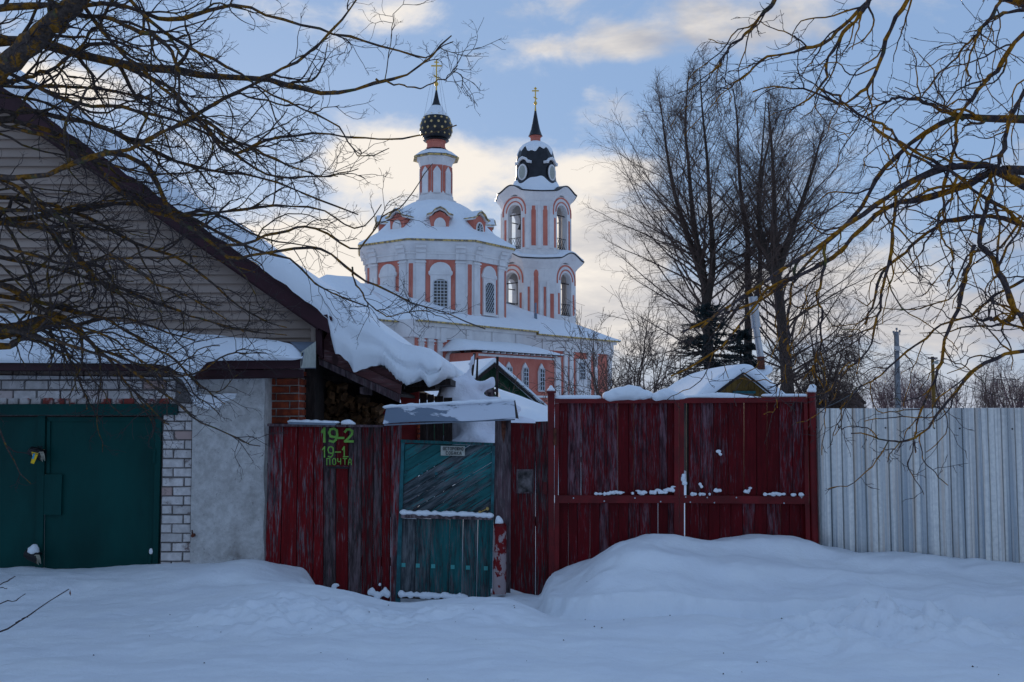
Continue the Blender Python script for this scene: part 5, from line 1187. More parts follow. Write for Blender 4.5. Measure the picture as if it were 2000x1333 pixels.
m = MB(); m.lathe(OC, [(.07, 27.8), (.055, 28.2)], 10); m.lathe(OC, [(.03, 28.15), (.13, 28.22), (.18, 28.35), (.13, 28.48), (.03, 28.55)], 14); m.build('finial_ball', 'gold', CH, smooth=60)
cross(OC, 28.5, 1.85, CH)
m = MB()
for k in range(4):
    a = k * math.pi / 2 + .6; m.tube([(OC[0] + .25 * math.cos(a), OC[1] + .25 * math.sin(a), 29.7), (OC[0] + 1.12 * math.cos(a), OC[1] + 1.12 * math.sin(a), 25.5)], .009, 3)
m.build('stay_wires', 'iron', CH)
# low annex
AN = thing('church_annex', tuple(Cw(-1, 10, 0)), 'low pink annex with three narrow arched windows against the church wall', 'annex')
a0, a1 = u_at(936, 10), u_at(1085, 10); ZA = 5.7
m = MB(); m.prism([Cw(a0, 7.1, 0), Cw(a0, 10, 0), Cw(a1, 10, 0), Cw(a1, 7.1, 0)], (0, 0, ZA)); m.build('wall', 'pink', AN)
F10 = Fr(Cw(0, 10, 0), nV); F10.t = FN.t
for x in (992, 1024, 1056):
    c = u_at(x, 10); w = .62
    m = MB(); fpoly(m, F10, [(c - w * .62, 3.05), (c + w * .62, 3.05), (c + w * .62, 4.5), (c + w * .35, 4.9), (c, 5.15), (c - w * .35, 4.9), (c - w * .62, 4.5)], .02, .12); wf = m.build('window_frame', 'white', AN)
    m = MB(); fpoly(m, F10, archpts(c, w * .85, 3.15, 4.45, .3), .125, .13); m.build('pane', 'darkglass', wf)
    o = grille(F10, c, w * .85, 3.15, 4.75, .14, wf, nx_=3, nz=6, r=.055, name='glazing_bars')
m = MB(); fbox(m, F10, a0 - .2, a1 + .1, 0, .1, 2.6, 2.75); m.build('string_course', 'white', AN)
m = MB(); fbox(m, F10, a1 - .15, a1 + .5, -.02, .16, 0, ZA); m.build('corner_pilaster', 'white', AN)
m = MB(); fbox(m, F10, a0 - .1, a1 + .1, 0, .08, ZA - .25, ZA - .1)
for i_ in range(13):
    s_ = a0 + (a1 - a0) * (i_ + .5) / 13; fbox(m, F10, s_ - .05, s_ + .05, 0, .4, ZA - .02, ZA + .08)
m.build('rafter_ends', 'white', AN)
m = MB(); fbox(m, F10, a0 - .5, a1 + .5, -.1, .45, ZA + .085, ZA + .13); m.build('roof', 'darkwood', AN)
dense_roof([Cw(a0 - .9, 10.45, ZA + .12), Cw(a1 + .5, 10.45, ZA + .12)], [Cw(a0 + .6, 7.05, ZA + .95), Cw(a1 - 1.2, 7.05, ZA + .95)], 'roof_snow', AN, bulge=.2)
dense_roof([Cw(a0 - .9, 7.0, ZA + .12), Cw(a0 - .9, 10.45, ZA + .12)], [Cw(a0 + .6, 7.0, ZA + .95), Cw(a0 + .6, 7.05, ZA + .95)], 'roof_snow', AN, bulge=.2)
# ---------------------------------------------------------------- bell tower
TC = OC + dU * 13.0; TW = thing('bell_tower', (TC[0], TC[1], 0), 'tall pink and white bell tower with open arches and a black bell-shaped roof', 'bell tower')
TR = math.atan2(nV[1], nV[0])
def arch_face(F_, w, z0, zt, ow, zs, rise, zb, th, parent, name='arch_wall'):
    m = MB(); h = w / 2
    fbox(m, F_, -h, -ow / 2, -th, 0, z0, zt); fbox(m, F_, ow / 2, h, -th, 0, z0, zt)
    if zb > z0: fbox(m, F_, -ow / 2, ow / 2, -th, 0, z0, zb)
    n = 12
    for i_ in range(n):
        A_, B_ = math.pi * i_ / n, math.pi * (i_ + 1) / n
        q_ = [(ow / 2 * math.cos(A_), zs + rise * math.sin(A_)), (ow / 2 * math.cos(A_), zt), (ow / 2 * math.cos(B_), zt), (ow / 2 * math.cos(B_), zs + rise * math.sin(B_))]
        fpoly(m, F_, q_, -th, 0)
    return m.build(name, 'white', parent)
def wavy(ap0, ap1, z0, z1, hump, parent, name, mat, n_per=16, flare=None, top_only=False):
    """cornice ring whose height rises in a hump over the arched faces"""
    m = MB(); vs = []; N = 8 * n_per; rows_ = flare
    for (ap_, dz) in rows_:
        for k in range(8):
            F_ = face_fr(TC, ap_, k, TR); hw = ap_ * math.tan(math.pi / 8)
            for i_ in range(n_per):
                s = -1 + 2 * i_ / n_per; arched = k % 2 == 0
                hz = hump * (math.cos(s * math.pi) * .5 + .5) ** .8 if arched else -.06 * math.cos(s * math.pi / 2)
                vs.append(F_.p(s * hw * 1.0, 0, dz + hz))
    R_ = len(rows_)
    f = [(j * N + i_, j * N + (i_ + 1) % N, (j + 1) * N + (i_ + 1) % N, (j + 1) * N + i_) for j in range(R_ - 1) for i_ in range(N)]
    m.add(vs, f); return m.build(name, mat, parent, smooth=35)
def tier(ap_, z0, zc, ow, zb, zs, rise, parent, lower=False):
    w = 2 * ap_ * math.tan(math.pi / 8)
    for k in range(8):
        F_ = face_fr(TC, ap_, k, TR)
        if k % 2 == 0:
            arch_face(F_, w, z0, zc + .35, ow, zs, rise, zb, .55, parent)
            if F_.n[1] < .3:
                m = MB(); band(m, F_, 0, ow + .25, zs + .05, rise + .15, .10, 0, .05); m.build('arch_band', 'pink', parent)
                m = MB(); band(m, F_, 0, ow + .95, zs + .12, rise + .45, .14, 0, .05); 
                for sg in (-1, 1): fbox(m, F_, sg * (ow / 2 + .54) - .07, sg * (ow / 2 + .54) + .07, 0, .05, zs - .25, zs + .12)
                m.build('arch_band', 'pink', parent)
                for sg in (-1, 1):
                    m = MB(); fbox(m, F_, sg * (ow / 2 + .30) - .11, sg * (ow / 2 + .30) + .11, 0, .03, zb + .1, zs - 1.1 if lower else zs - .55); m.build('pier_panel', 'pink', parent)
            # railing
            m = MB(); st = .28
            for zz in (zb + .05, zb + 1.05): m.tube([F_.p(-ow / 2, -.2, zz), F_.p(ow / 2, -.2, zz)], .03, 4)
            nn_ = int(ow / st)
            for i_ in range(-2, nn_ + 1):
                for sg in (1, -1):
                    x0 = -ow / 2 + i_ * ow / nn_; x1 = x0 + ow / nn_ * 2
                    if sg < 0: x0, x1 = x1, x0
                    if min(x0, x1) < -ow / 2 - .01 or max(x0, x1) > ow / 2 + .01: continue
                    m.tube([F_.p(x0, -.2 + .01 * sg, zb + .05), F_.p((x0 + x1) / 2, -.2 + .01 * sg, zb + .55), F_.p(x1, -.2 + .01 * sg, zb + 1.05)], .018, 3)
                    m.tube([F_.p(x1, -.2 + .01 * sg, zb + .05), F_.p((x0 + x1) / 2, -.2 + .01 * sg, zb + .3)], .018, 3)
            m.build('railing', 'iron', parent)
            m = MB(); m.tube([F_.p(-ow / 2, -.3, zs - .15), F_.p(ow / 2, -.3, zs - .15)], .05, 5); m.build('tie_beam', 'darkwood', parent)
        else:
            m = MB(); fbox(m, F_, -w / 2, w / 2, -.6, 0, z0, zc + .35); m.build('pier_wall', 'white', parent)
            if F_.n[1] < .3:
                if not lower:
                    for s_ in (-.52, .52):
                        m = MB(); fpoly(m, F_, [(s_ - .20, zb + .25), (s_ + .20, zb + .25), (s_ + .20, zs + .1), (s_ + .14, zs + .2), (s_ + .15, zs + .5), (s_ - .15, zs + .5), (s_ - .14, zs + .2), (s_ - .20, zs + .1)], 0, .03); m.build('pier_panel', 'pink', parent)
                    for s_ in (-1.05, 0, 1.05):
                        m = MB(); fbox(m, F_, s_ - .16, s_ + .16, 0, .09, zb, zs + .5); m.build('pilaster', 'white', parent)
                else:
                    for s_, hw_, zt_ in ((-.35, .19, zs + .75), (.42, .10, zs - .1), (-1.0, .09, zs - .1), (1.05, .16, zs - .7)):
                        m = MB(); fbox(m, F_, s_ - hw_, s_ + hw_, 0, .03, z0, zt_ - .5)
                        if hw_ > .18: fpoly(m, F_, [(s_ + .21 * math.cos(a), zt_ - .25 + .42 * math.sin(a)) for a in np.linspace(0, 2 * math.pi, 14)[:-1]], .0, .031)
                        m.build('pier_panel', 'pink', parent)
                    for s_ in (-.68, 0.08, .72):
                        m = MB(); fbox(m, F_, s_ - .13, s_ + .13, 0, .10, z0, zs - .1); m.build('pilaster', 'white', parent)
TZ = lambda y: (800 - y) * .0463 + 1.73
LAP, UAP = 3.45, 3.02
m = MB(); m.lathe(TC, [(LAP * q, 0), (LAP * q, TZ(640) - 1.2)], 8, TR + math.pi / 8); m.build('base', 'white', TW)
tier(LAP, TZ(640) - 1.2, TZ(530), 1.55, TZ(622), TZ(556), .78, TW, True)
m = MB(); m.lathe(TC, [(LAP * q, TZ(624) - .1), (LAP * q * .99, TZ(624))], 8, TR + math.pi / 8); m.build('floor', 'white', TW)
wavy(0, 0, 0, 0, .62, TW, 'cornice', 'white', flare=[(LAP - .5, TZ(533)), (LAP + .02, TZ(533)), (LAP + .18, TZ(529)), (LAP + .35, TZ(524)), (LAP + .62, TZ(519)), (LAP + .66, TZ(516.5)), (LAP - .6, TZ(515))])
wavy(0, 0, 0, 0, .60, TW, 'cornice_edge', 'dome', flare=[(LAP + .5, TZ(515.6)), (LAP + .76, TZ(516.2)), (LAP + .76, TZ(514.2)), (LAP - .3, TZ(513))])
wavy(0, 0, 0, 0, .55, TW, 'cornice_snow', 'snow', flare=[(LAP + .70, TZ(514.0)), (LAP + .68, TZ(510.5)), (LAP + .2, TZ(507)), (UAP - .2, TZ(505))])
m = MB(); m.lathe(TC, [((UAP + .22) * q, TZ(515)), ((UAP + .22) * q, TZ(499)), ((UAP + .05) * q, TZ(497)), (UAP * q, TZ(496))], 8, TR + math.pi / 8); m.build('pedestal', 'white', TW)
tier(UAP, TZ(497), TZ(398), 1.5, TZ(494), TZ(423), .75, TW)
wavy(0, 0, 0, 0, .62, TW, 'cornice', 'white', flare=[(UAP - .5, TZ(401)), (UAP + .02, TZ(401)), (UAP + .1, TZ(398)), (UAP + .22, TZ(393)), (UAP + .45, TZ(388)), (UAP + .5, TZ(385.5)), (UAP - .6, TZ(384))])
wavy(0, 0, 0, 0, .60, TW, 'cornice_edge', 'dome', flare=[(UAP + .36, TZ(384.6)), (UAP + .60, TZ(385.2)), (UAP + .60, TZ(383.2)), (UAP - .3, TZ(382))])
m = MB(); m.lathe(TC, [((UAP - .4) * q, TZ(388)), ((UAP - .4) * q, TZ(379))], 8, TR + math.pi / 8); m.build('ceiling', 'white', TW)
# bell
bf = face_fr(TC, UAP, 0, TR)
def bell(px, py, Y):
    c = P(px, py, Y); b_ = thing('bell', c, 'small dark bell hanging in the left arch of the tower', 'bell')
    m = MB(); m.lathe(c, [(.30, c[2] - .30), (.27, c[2] - .22), (.17, c[2] - .05), (.13, c[2] + .12), (.05, c[2] + .2), (.02, c[2] + .75)], 16); m.build('bell_body', 'iron', b_, smooth=50)
bell(1017, 442, 88.6)
# bell-shaped roof
rp = [(3.05, TZ(384)), (2.75, TZ(379)), (2.3, TZ(369)), (2.02, TZ(361)), (1.86, TZ(352)), (1.80, TZ(342)), (1.76, TZ(325)), (1.72, TZ(308)), (1.60, TZ(296)), (1.42, TZ(286)), (1.15, TZ(279)), (.75, TZ(273.5)), (.5, TZ(271))]
m = MB(); m.lathe(TC, [(r * 1.03, z) for r, z in rp], 16, TR + math.pi / 16); m.build('bell_roof', 'dome', TW, smooth=20)
m = MB()
def snow_skirt(profile, lo_fun, hi=True, n=64):
    vs = []; R_ = 10
    for k in range(n):
        a = 2 * math.pi * k / n; z_lo = lo_fun(a)
        zt_ = profile[-1][1]; zz = np.linspace(z_lo, zt_, R_)
        for z in zz:
            r = np.interp(z, [p[1] for p in profile], [p[0] for p in profile]); r = r * 1.035 + .05 - (.06 if z == zz[0] else 0); vs.append((TC[0] + r * math.cos(a), TC[1] + r * math.sin(a), z))
    return vs, [(k * R_ + j, ((k + 1) % n) * R_ + j, ((k + 1) % n) * R_ + j + 1, k * R_ + j + 1) for k in range(n) for j in range(R_ - 1)]
m.add(*snow_skirt(rp, lambda a: TZ(292) + .35 * math.sin(a * 5 + 1) * abs(math.sin(a * 2.5)) + .15 * math.sin(a * 13))); m.build('roof_snow', 'snow', TW, smooth=60)
m = MB(); low = [(r, z) for r, z in rp if z < TZ(350)] + [(1.84, TZ(349))]
vs = []; n = 64; R_ = 8
for k in range(n):
    a = 2 * math.pi * k / n; zt_ = TZ(354) + .28 * math.cos(a * 4 - TR * 4 + math.pi) + .1 * math.sin(a * 9)
    for z in np.linspace(TZ(383), zt_, R_):
        r = np.interp(z, [p[1] for p in rp], [p[0] for p in rp]) * 1.035 + (.06 if z < zt_ - .01 else -.01); vs.append((TC[0] + r * math.cos(a), TC[1] + r * math.sin(a), z))
m.add(vs, [(k * R_ + j, ((k + 1) % n) * R_ + j, ((k + 1) % n) * R_ + j + 1, k * R_ + j + 1) for k in range(n) for j in range(R_ - 1)]); m.build('roof_snow', 'snow', TW, smooth=60)
for k in range(0, 8, 2):       # oval lucarnes with brows
    F_ = face_fr(TC, 1.72, k, TR)
    if F_.n[1] > .5: continue
    e = lambda a_, b_: [(a_ * math.cos(t), TZ(339) + b_ * math.sin(t)) for t in np.linspace(0, 2 * math.pi, 22)[:-1]]
    m = MB(); fpoly(m, F_, e(.62, .84), -.3, .16); m.build('lucarne_rim', 'dome', TW)
    m = MB(); fpoly(m, F_, e(.54, .75), .16, .22); lr = m.build('lucarne_ring', 'white', TW)
    m = MB(); fpoly(m, F_, e(.36, .60), .22, .24); m.build('lucarne_window', 'plate', lr)
    m = MB(); br = [(-.82, TZ(323)), (-.55, TZ(322)), (-.35, TZ(316)), (0, TZ(313)), (.35, TZ(316)), (.55, TZ(322)), (.82, TZ(323))]
    fpoly(m, F_, br + [(x, z + .16) for x, z in reversed(br)], -.2, .22); m.build('lucarne_brow', 'white', TW)
    m = MB(); fpoly(m, F_, [(x, z + .165) for x, z in br] + [(x, z + .24) for x, z in reversed(br)], -.2, .25); m.build('brow_snow', 'snow', TW)
m = MB(); m.lathe(TC, [(.46, TZ(272)), (.46, TZ(262)), (.56, TZ(261)), (.56, TZ(259.5))], 16); m.build('neck', 'pink', TW, smooth=40)
m = MB(); m.lathe(TC, [(.68, TZ(259)), (.60, TZ(257)), (.42, TZ(246)), (.28, TZ(232)), (.15, TZ(216)), (.09, TZ(208))], 12); m.build('spirelet', 'dome', TW, smooth=30)
m = MB(); m.lathe(TC, [(.10, TZ(210)), (.04, TZ(196))], 10); m.lathe(TC, [(.03, TZ(196.5)), (.12, TZ(195.5)), (.17, TZ(192.5)), (.12, TZ(189.5)), (.03, TZ(188.5))], 14); m.build('finial_ball', 'gold', TW, smooth=60)
cross(TC, TZ(189), 1.35, TW)
# ---------------------------------------------------------------- yard behind the fence
# snow-draped shrub and leaning rails
yd = thing('snow_heap', (P(900, 800, 13.5)[0], 13.5, .1), 'tall lumpy heap of snow draped over shrubs behind the teal wicket', 'snow heap')
def B_(px, py, Y, r, rz=None, ry=None): k_ = Y / FPX; return (P(px, py, Y), (r * k_, (ry or r) * k_, (rz or r) * k_))
blob('snow_mass', [B_(880, 748, 13.4, 16, 14), B_(876, 762, 13.4, 20, 20), B_(868, 774, 13.3, 16, 14), B_(900, 772, 13.5, 26, 36), B_(905, 744, 13.6, 14, 12), B_(918, 720, 13.6, 5, 26, 6), B_(924, 702, 13.6, 4.5, 16, 5), B_(915, 740, 13.6, 9, 16), B_(930, 752, 13.6, 20, 8), B_(950, 752, 13.6, 17, 9), B_(961, 742, 13.6, 8, 8), B_(966, 752, 13.6, 5, 8),
     B_(920, 790, 13.6, 34, 30), B_(955, 792, 13.7, 36, 18), B_(905, 830, 13.3, 26, 50), B_(930, 850, 13.2, 40, 60), B_(885, 800, 13.3, 14, 26), B_(890, 850, 13.2, 12, 30), B_(985, 800, 13.9, 36, 14), B_(940, 900, 13.0, 70, 60), B_(958, 845, 13.2, 30, 40), B_(868, 858, 12.9, 8, 12), B_(877, 830, 12.9, 5, 8), B_(1010, 860, 13.6, 60, 46)], yd, 'snow_old', voxel=.045, smooth_it=4)
sr = thing('snowy_rails', (P(950, 800, 14)[0], 14, 0), 'dark wooden uprights and rail sticking out of the snow heap', 'rail')
m = MB(); m.px([(924, 690), (929, 690), (924, 734), (918, 734)], 13.72, .08); m.build('plank', 'darkwood', sr)
m = MB(); m.px([(931, 699), (934, 699), (933, 760), (928, 760)], 13.9, .06); m.build('upright', 'darkwood', sr)
m = MB(); m.px([(969, 697), (974, 697), (973, 776), (968, 776)], 13.9, .06); m.build('upright', 'darkwood', sr)
m = MB(); m.px([(932, 762), (972, 760), (972, 766), (932, 768)], 13.85, .05); m.px([(948, 766), (966, 766), (965, 776), (948, 776)], 13.87, .04); m.build('rail', 'greywood', sr)
# low roof buried under snow (right of wicket)
lr_ = thing('low_shed', (P(1050, 800, 16)[0], 16, 0), 'low shed roof buried under a smooth slope of snow left of the big gate', 'shed')
def sheet(name, quad, parent, mat='snow', n=14, m_=20, bul=.08, ns=.05, th=.3):
    m = MB(); vs = []
    for j in range(n + 1):
        for i_ in range(m_ + 1):
            u, v = i_ / m_, j / n; p = (quad[0] * (1 - u) + quad[1] * u) * (1 - v) + (quad[3] * (1 - u) + quad[2] * u) * v
            vs.append(p + np.array([0, 0, bul * math.sin(math.pi * u) * math.sin(math.pi * v) + ns * fbm(np.array([p[0]]), np.array([p[1]]), .9, 3)[0]]))
    k_ = m_ + 1; f = [(j * k_ + i_, j * k_ + i_ + 1, (j + 1) * k_ + i_ + 1, (j + 1) * k_ + i_) for j in range(n) for i_ in range(m_)]
    b = len(vs); vs += [p - np.array([0, 0, th]) for p in vs]; f += [tuple(b + i_ for i_ in reversed(q_)) for q_ in f]
    rim = [i_ for i_ in range(k_)] + [j * k_ + m_ for j in range(1, n + 1)] + [n * k_ + i_ for i_ in range(m_ - 1, -1, -1)] + [j * k_ for j in range(n - 1, 0, -1)]
    f += [(rim[i_], rim[(i_ + 1) % len(rim)], rim[(i_ + 1) % len(rim)] + b, rim[i_] + b) for i_ in range(len(rim))]
    m.add(vs, f); return m.build(name, mat, parent, smooth=50)
sheet('roof_snow', [P(1000, 836, 14.5), P(1078, 836, 14.5), P(1072, 800, 17.5), P(972, 760, 18)], lr_, th=.1)
sheet('roof_snow', [P(975, 775, 17.2), P(1085, 826, 17.2), P(1082, 799, 19.5), P(965, 757, 20.5)], lr_, th=.1)
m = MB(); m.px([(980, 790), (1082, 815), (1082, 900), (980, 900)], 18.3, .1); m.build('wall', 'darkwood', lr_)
# small house with green gable
gh = thing('green_gabled_house', (P(960, 800, 30)[0], 30, 0), 'small house with dark green gable and snowy roof in front of the church', 'house')
nG = np.array([.50, -.866]); tG = np.array([.866, .50]); G0 = P(957, 800, 30)[:2]
def Gw(s, d, z): q_ = G0 + tG * s + nG * d; return np.array([q_[0], q_[1], z])
zap = P(955, 711, 30)[2]; hwG = 2.0; zev = zap - 1.45
zs_ = 0
for k_ in range(12):
    s0 = -hwG + k_ * hwG / 6 + .01; s1 = s0 + hwG / 6 - .02; ztop_ = lambda s: zap - 1.45 * abs(s) / hwG
    m = MB(); m.prism([Gw(s0, 0, .5), Gw(s1, 0, .5), Gw(s1, 0, ztop_(s1)), Gw(s0, 0, ztop_(s0))], (nG[0] * -.05, nG[1] * -.05, 0)); m.build('gable_board', 'greenboards', gh)
m = MB(); m.prism([Gw(-hwG, -.06, 0), Gw(hwG, -.06, 0), Gw(hwG, -.06, zev), Gw(0, -.06, zap - .03), Gw(-hwG, -.06, zev)], (-nG[0] * 9, -nG[1] * 9, 0)); m.build('wall', 'darkwood', gh)
for sg in (-1, 1):
    m = MB(); m.prism([Gw(0, .3, zap + .05), Gw(sg * 2.5, .3, zev - .32), Gw(sg * 2.5, .3, zev - .46), Gw(0, .3, zap - .09)], (-nG[0] * .05, -nG[1] * .05, 0)); m.build('bargeboard', 'darkwood', gh)
    sheet('roof_snow', [Gw(sg * 2.55, .3, zev - .32), Gw(sg * 2.55, -9.5, zev - .32), Gw(0, -9.5, zap + .16), Gw(0, .3, zap + .16)], gh, bul=.05, ns=.03, th=.14)
# bath house with yellow gable and steel chimney
bh = thing('wooden_bathhouse', (P(1452, 800, 22)[0], 22, 0), 'small yellow board bathhouse gable with thick snow roof behind the big gate', 'house')
YH = 22.0
for k_, x in enumerate(range(1396, 1512, 11)):
    x1 = x + 10.5; yt = lambda x_: 727 + abs(x_ - 1453) * (43 / 57 if x_ < 1453 else .72) + 2
    pts = [(x, 800), (x1, 800), (x1, yt(x1)), (x, yt(x))]
    if x < 1453 < x1: pts.insert(3, (1453, 729))
    m = MB(); m.px(pts, YH + random.uniform(0, .01), .05); m.build('gable_board', 'yellowwood', bh)
m = MB(); m.px([(1390, 1000), (1515, 1000), (1515, 778), (1454, 733), (1390, 778)], YH + .1, 5.5); m.build('wall', 'darkwood', bh)
m = MB(); m.px([(1432, 764), (1476, 764), (1476, 769), (1432, 769)], YH - .05, .05); wf = m.build('window_frame', 'teal_frame', bh)
m = MB(); m.px([(1436, 769), (1472, 769), (1472, 800), (1436, 800)], YH - .02, .02); m.build('pane', 'darkglass', wf)
for sg in (-1, 1):
    m = MB(); e_ = (1392, 773) if sg < 0 else (1512, 771); m.px([(1453, 724), e_, (e_[0], e_[1] + 5), (1453, 730)], YH - .35, .04); m.build('bargeboard', 'darkwood', bh)
TP = [(1352, 776), (1368, 762), (1385, 747), (1405, 733), (1425, 722), (1440, 714), (1453, 711), (1466, 713), (1480, 722), (1496, 735), (1515, 752), (1530, 766), (1540, 774)]
BP = [(1352, 777), (1380, 774), (1398, 766), (1420, 749), (1440, 735), (1453, 726), (1466, 734), (1485, 748), (1505, 765), (1515, 771), (1540, 776)]
xs_ = np.arange(1352, 1541, 4); rows = []
for x in xs_:
    t = float(np.interp(x, [a[0] for a in TP], [a[1] for a in TP])); b = float(np.interp(x, [a[0] for a in BP], [a[1] for a in BP])); ring = []
    for w in np.linspace(0, 1, 6): p = P(x, b + (t - b) * w, YH - .45); ring.append(p + np.array([0, -.12 * math.sin(math.pi * w), 0]))
    for w in (.05, .3, .6, 1): p = P(x, t, YH - .45); ring.append(np.array([p[0], p[1] + 5.8 * w, p[2] + .05 * math.sin(w * 3)]))
    p = P(x, b, YH - .45); ring.append(np.array([p[0], p[1] + 5.8, p[2]])); rows.append(ring)
n = len(rows[0]); m = MB(); m.add([p for r in rows for p in r], [(i_ * n + j, i_ * n + (j + 1) % n, (i_ + 1) * n + (j + 1) % n, (i_ + 1) * n + j) for i_ in range(len(rows) - 1) for j in range(n)] + [tuple(range(n)), tuple((len(rows) - 1) * n + j for j in range(n))]); m.build('roof_snow', 'snow', bh, smooth=50)
blob('chimney_snow', [B_(1493, 724, 23.2, 15, 10), B_(1500, 722, 23.2, 10, 9), B_(1484, 728, 23.2, 8, 8)], bh, voxel=.04)
m = MB(); a, b = P(1478, 640, 23), P(1485, 698, 23); m.tube([P(1476, 638, 23), P(1485.5, 698, 23)], [.075, .078], 16); m.build('flue_pipe', 'steel', bh, smooth=50)
m = MB(); m.tube([P(1470, 580, 23), P(1476.5, 640, 23)], .105, 16); m.tube([P(1476, 637, 23), P(1476.7, 640.5, 23)], .115, 16); m.build('flue_cowl', 'steel', bh, smooth=50)
m = MB(); m.tube([P(1485.5, 697, 23), P(1487, 722, 23)], .085, 12); m.build('flue_base', 'rust', bh, smooth=50)
# distant hut, poles, wires
hu = thing('distant_hut', (P(1673, 800, 70)[0], 70, 0), 'tiny dark hut with pointed gable far off behind the metal fence', 'house')
m = MB(); m.px([(1662, 805), (1688, 805), (1688, 783), (1674, 769), (1662, 783)], 70, 3); m.build('wall', 'far_house', hu)
m = MB(); m.px([(1658, 785), (1674, 767), (1693, 788), (1690, 790), (1674, 771), (1660, 787)], 69.7, 3.5); m.build('roof', 'darkwood', hu)
m = MB(); m.px([(1600, 788), (1661, 783), (1661, 805), (1600, 805)], 72, 2); m.build('side_shed', 'far_house', hu)
m = MB(); m.px([(1600, 788), (1600, 785), (1661, 780), (1661, 783)], 71.6, 2.4); m.build('side_roof', 'snow', hu)
pA_ = thing('utility_pole', (P(1756, 800, 45)[0], 45, 0), 'grey concrete utility pole rising behind the metal fence, nearer of the two', 'utility pole', 'utility poles')
m = MB(); x0 = P(1752, 648, 45); x1 = P(1757, 860, 45); m.prism([(x1[0] - .12, 45, 0), (x1[0] + .10, 45, 0), (x0[0] + .08, 45, x0[2]), (x0[0] - .08, 45, x0[2])], (0, .18, 0)); m.build('shaft', 'concrete', pA_)
m = MB(); c = P(1752, 681, 44.9); m.box((c[0] - .13, 44.88, c[2] - .1), (c[0] + .13, 44.94, c[2] + .1)); m.build('clamp', 'steel', pA_)
for dx, dz in ((-.02, .12), (.12, .02), (-.16, -.02)):
    m = MB(); a = x0 + np.array([dx, 0, -.15]); m.tube([a, a + [0, 0, .12 + dz]], .02, 5); m.tube([a + [0, 0, .10 + dz], a + [0, 0, .2 + dz]], .045, 6); m.build('insulator', 'concrete', pA_)
pB_ = thing('utility_pole', (P(1824, 800, 62)[0], 62, 0), 'distant wooden utility pole with crossarm and lamp, the farther of the two', 'utility pole', 'utility poles')
m = MB(); x2 = P(1821, 697, 62); x3 = P(1826, 860, 62); m.tube([(x3[0], 62, 0), tuple(x2)], [.14, .10], 8); m.build('shaft', 'yellowwood', pB_)
m = MB(); c = P(1821, 700, 61.9); m.box((c[0] - .3, 61.85, c[2] - .05), (c[0] + .3, 61.92, c[2] + .05)); m.build('crossarm', 'greywood', pB_)
m = MB(); c = P(1829, 708, 61.8); m.tube([P(1821, 712, 61.8), P(1826, 706, 61.8), c], .03, 5); m.lathe(c, [(.05, c[2] - .12), (.13, c[2] - .06), (.10, c[2] + .06), (.03, c[2] + .1)], 10); m.build('lamp', 'plate', pB_)
def wire(a, b, sag, r=.014, n_=14):
    m = MB(); a = np.array(a); b = np.array(b); m.tube([a + (b - a) * t - np.array([0, 0, sag * 4 * t * (1 - t)]) for t in np.linspace(0, 1, n_)], r, 4, cap=False)
    o = m.build('power_line', 'iron'); return o
for (a, b, lab) in ((P(1757, 683, 45), P(1821, 702, 62), 'thin power line from grey pole to the farther pole'), (P(1822, 700, 62), P(2060, 762, 75), 'thin power line running right from the farther pole'),
                    (P(1750, 682, 45), P(1560, 812, 26), 'thin power line dropping left from grey pole behind the gate'), (P(1750, 690, 45), P(1480, 740, 60), 'faint power line running far left of grey pole'), (P(1757, 688, 45), P(2060, 790, 40), 'thin power line sagging right from grey pole over the metal fence'),
                    (P(1757, 676, 45), P(2070, 745, 60), 'upper thin power line running right from grey pole')):
    tag(wire(a, b, .5), lab, 'power line', 'power lines at the utility poles')
# ---------------------------------------------------------------- trees
R = np.random.RandomState(11)
def nrm(a): return a / (np.linalg.norm(a, axis=-1, keepdims=True) + 1e-9)
def grow(st, d, ln, n, wig, trop=(0, 0, 0), tk=0.0):
    """st (M,3), d (M,3), ln (M,) -> paths (M,n,3) by a directional random walk"""
    M_ = len(st); pts = np.zeros((M_, n, 3)); pts[:, 0] = st; d = nrm(np.array(d, float)); step = (ln / (n - 1))[:, None]; tr = np.array(trop, float)
    for i_ in range(1, n):
        d = nrm(d + wig * R.randn(M_, 3) + tk * tr); pts[:, i_] = pts[:, i_ - 1] + d * step
    return pts
def spawn(pts, rad_, k, t0, t1, ang, asd, even=True, pw=1.0):
    """k children per path: start, direction, parent radius, parameter"""
    M_, n, _ = pts.shape
    t = (np.arange(k)[None, :] + R.rand(M_, k)) / k if even else R.rand(M_, k)
    t = t0 + (t1 - t0) * t ** pw; x = t * (n - 1); i0 = np.minimum(x.astype(int), n - 2); f = (x - i0)[..., None]
    mi = np.arange(M_)[:, None]; a = pts[mi, i0]; b = pts[mi, i0 + 1]; s = a + (b - a) * f; T = nrm(b - a)
    r = rad_[mi, i0] * (1 - f[..., 0]) + rad_[mi, i0 + 1] * f[..., 0]
    rv = R.randn(M_, k, 3); pr = nrm(rv - (rv * T).sum(-1, keepdims=True) * T)
    an = (ang + asd * R.randn(M_, k))[..., None]; d = T * np.cos(an) + pr * np.sin(an)
    return s.reshape(-1, 3), d.reshape(-1, 3), r.reshape(-1), t.reshape(-1), np.repeat(np.arange(M_), k)
def taper(r0, r1, n): t = np.linspace(0, 1, n)[None, :]; return r0[:, None] * (1 - t) + r1[:, None] * t
